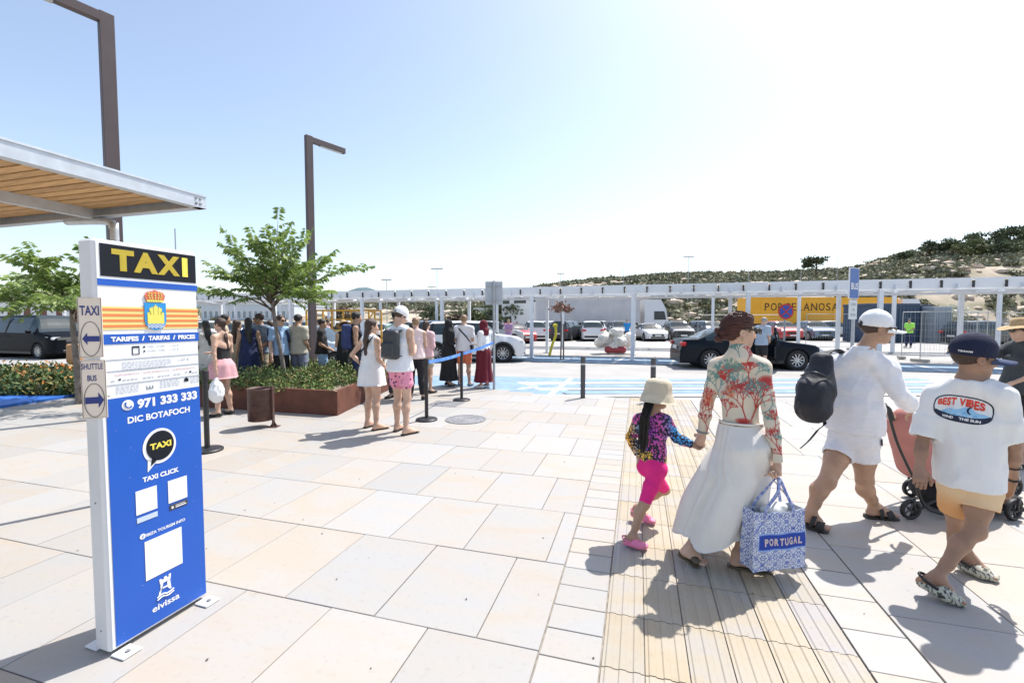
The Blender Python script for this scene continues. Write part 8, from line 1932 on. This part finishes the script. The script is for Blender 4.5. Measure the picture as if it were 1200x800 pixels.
for m_ in M_lf:
    P = m_.node_tree.nodes['Principled BSDF']; P.inputs['Transmission Weight'].default_value = 0; P.inputs['Subsurface Weight'].default_value = .0
    N = m_.node_tree.nodes; Lk = m_.node_tree.links; tr_ = N.new('ShaderNodeBsdfTranslucent'); tr_.inputs[0].default_value = (.28, .40, .09, 1); ms = N.new('ShaderNodeMixShader'); ms.inputs[0].default_value = .35; out = N['Material Output']; Lk.new(P.outputs[0], ms.inputs[1]); Lk.new(tr_.outputs[0], ms.inputs[2]); Lk.new(ms.outputs[0], out.inputs['Surface'])
def leafy_tree(x, y, hh, trunk_h, spread, label, seed, nb=17, rise=1.0, lean=(0, 0), tr=.065):
    rg = np.random.default_rng(seed); t = thing('young_tree', label, 'tree', (x, y, 0), 0, 'young street trees'); top = V_((lean[0], lean[1], trunk_h)); b = MB(); b.smooth = True
    b.tube(smooth_curve([(0, 0, -.05), (lean[0] * .3 + .01, lean[1] * .3, trunk_h * .35), (lean[0] * .7 - .01, lean[1] * .7, trunk_h * .7), tuple(top)], 4), [tr * (1 - .35 * i / 12) for i in range(13)], 9)
    lots = [[], [], []]; br = MB(); br.smooth = True
    for i in range(nb):
        a = i * 2.399 + rg.normal() * .25; el = rg.uniform(.1, 1.0) * rise; L = spread * rg.uniform(.72, 1.12) * (1.0 if el < .6 else .82)
        st = top + V_((0, 0, rg.uniform(-.25, .15))); d = V_((math.cos(a) * math.cos(el), math.sin(a) * math.cos(el), math.sin(el))); pts = [st + d * L * k / 4 + V_((0, 0, -.16 * L * (k / 4) ** 2 * (1.3 - el) + .05 * math.sin(k * 2 + i))) for k in range(5)]
        br.tube(pts, [.022, .017, .012, .007, .003], 5)
        cv = smooth_curve(pts, 6); nsub = int(L * 11)
        twigs = []
        for k in range(nsub):
            f_ = .25 + .75 * k / nsub; p = cv[min(int(f_ * (len(cv) - 1)), len(cv) - 1)]; s_ = 1 if k % 2 else -1; w = d.cross(Z).normalized(); td = (d * .6 + w * s_ * rg.uniform(.5, 1.1) + Z * rg.uniform(-.1, .55) + V_(rg.normal(size=3) * .25)).normalized(); twigs.append((p, td, rg.uniform(.24, .46) * (1.15 - .4 * f_)))
        twigs.append((cv[-1], d, .3))
        for p, td, TL in twigs:
            ns = 9
            for j in range(ns):
                q = p + td * TL * (j + .5) / ns - Z * .18 * TL * (j / ns) ** 2; wv = td.cross(Z); wv = wv.normalized() if wv.length > .1 else V_((1, 0, 0))
                for s_ in (-1, 1):
                    if rg.random() < .12: continue
                    ld = (wv * s_ * .85 + td * .55 - Z * rg.uniform(.25, 1.1) + V_(rg.normal(size=3) * .15)).normalized(); ll = rg.uniform(.095, .15); nrm = ld.cross(td).normalized(); sd_ = ld.cross(nrm).normalized() * ll * .19
                    lots[rg.choice(3, p=[.5, .28, .22])].append([tuple(q), tuple(q + ld * ll * .45 + sd_), tuple(q + ld * ll - Z * .012), tuple(q + ld * ll * .45 - sd_)])
    b.build('trunk', mat('pale_grey_bark', (.20, .17, .15), .9, var=.25, vscale=14, bump=.6, bscale=40), t); br.build('branches', mat('twig_brown', (.12, .09, .06), .9), t)
    cr = None
    for m_, l in zip(M_lf, lots):
        o = cloud_obj('crown', np.array(l).reshape(-1, 3), m_, t)
        o['kind'] = 'stuff'
    return t
leafy_tree(D(334, 376, 9.3).x, 9.3, 4, 2.1, 1.85, 'young tree with loose drooping foliage in the steel planter', 4, 22, 1.32, (-.26, 0), .050)
leafy_tree(D(88, 376, 8.6).x, 8.6, 4, 1.95, 1.62, 'young leafy tree at the left edge behind the taxi sign', 8, 24, 1.0, (-.05, 0), .058)
# red leaved sapling, yellow things, debris heap, poles
p = G(657, 421); t = thing('sapling', 'thin sapling with reddish leaves by the yellow post', 'tree', p); b = MB(); b.tube([(0, 0, 0), (.03, 0, 1.4), (0, .05, 2.2)], [.03, .025, .015], 6); b.tube([(.12, 0, 0), (.12, 0, 1.5)], .03, 6); b.build('trunk', M_bark, t); rg = np.random.default_rng(3); cloud_obj('crown', leaf_cloud(240, .50, .8, .08, rg) + np.array([0, 0, 1.98]), mat('red_brown_leaf', (.34, .14, .12), .8, c2=(.25, .20, .12), vscale=5), t)
p = G(650, 417); t = thing('barrier_post', 'yellow angled steel post beside the sapling', 'post', p); b = MB(); b.smooth = True; b.tube(smooth_curve([(-.25, 0, 0), (-.12, 0, .5), (.05, 0, 1.0), (.02, 0, 1.45)], 5), .06, 8); b.build('post', mat('safety_yellow', (.72, .58, .03), .5), t); b = MB(); b.box((.02, 0, 1.42), (.22, .2, .16), b=.04); b.build('head_box', mat('safety_yellow', (.72, .58, .03)), t)
p = G(722, 414); t = thing('bag_heap', 'heap of white plastic bags lying on a red cushion left of the pergola post', 'bags', p); s = Solid(); rg = random.Random(5)
for k in range(16): s.ell((rg.uniform(-.75, .8), rg.uniform(-.3, .4), rg.uniform(.35, .95 - .3 * abs(rg.uniform(-1, 1)))), (rg.uniform(.2, .34), .28, rg.uniform(.16, .26)), None, .02)
s.ell((0, 0, 1.05), (.35, .25, .22), None, .03); mesh_obj('plastic_sacks', s.mesh('plastic_sacks', .035, disp=folds(.07, (5, 5, 5), 3)), mat('white_sack_plastic', (.72, .70, .66), .5, var=.15, vscale=4), t); s = Solid(); s.box((-.1, -.25, .20), (.52, .22, .17), None, .14); mesh_obj('cushion', s.mesh('cushion', .03), mat('dull_red_vinyl', (.36, .05, .06), .5), t)
p = D(383, 376, 24); t = thing('scaffold', 'yellow painted steel frame standing behind the lamp post', 'scaffold', (p.x, 24, 0)); b = MB(); My_ = mat('scaffold_yellow', (.65, .36, .05), .6)
for x in (-1.1, -.2, .9, 1.9, 2.6): b.bar((x, 0, 0), (x, 0, 2.2), .08); b.bar((x, 1.2, 0), (x, 1.2, 2.2), .08)
for z in (1.1, 1.7, 2.2): b.bar((-1.1, 0, z), (2.6, 0, z), .07); b.bar((-1.1, 1.2, z), (2.6, 1.2, z), .07)
b.bar((.9, 0, 1.1), (1.9, 0, 2.2), .06); b.bar((1.9, 0, 1.1), (2.6, 0, 2.2), .06); b.build('steel_frame', My_, t)
def farpole(px, pyt, Y, head, label, r=.05, yb=None):
    tp = D(px, pyt, Y); t = thing('light_pole', label, 'light pole', (tp.x, Y, 0), 0, 'thin distant light poles'); b = MB(); b.tube([(0, 0, -1), (0, 0, tp.z)], [r * 1.3, r * .8], 6); b.build('pole', M_galv, t)
    if head: b = MB(); b.box((0, 0, tp.z), (head, .3, .12)); b.build('lamp_head', M_galv, t)
for px, py, Y, hd, lab in [(453, 328, 55, 1.2, 'light pole with short arm above the white cap'), (512, 315, 60, 1.6, 'taller light pole above the queue centre'), (506, 336, 75, 1.4, 'small light pole just left of the taller one'), (807, 301, 70, 1.6, 'light pole with double head on the slope above the black saloon'), (657, 321, 75, 1.2, 'light pole above the white trailer'), (731, 314, 70, 0, 'bare pole above the trailer cab'), (878, 300, 80, 0, 'bare pole on the slope above the auburn hair'), (982, 294, 75, 0, 'tall bare pole left of the BUS sign'), (205, 268, 30, 0, 'thin pole seen over the top of the taxi sign'), (939, 308, 78, 0, 'bare pole left of the ridge pine')]: farpole(px, py, Y, hd, lab)
p = D(88, 404, 17); t = thing('cardboard_box', 'brown paper sack on the road beside the arrow notices', 'box', (D(89, 376, 17).x, 17, 0)); s = Solid(); s.box((0, 0, .36), (.26, .2, .36), None, .05); mesh_obj('sack', s.mesh('sack', .03, disp=folds(.03, (6, 6, 6), 2)), mat('brown_paper', (.35, .20, .10), .9), t)
print('objects', len(bpy.data.objects), 'polys', sum(len(o.data.polygons) for o in bpy.data.objects if o.type == 'MESH'))
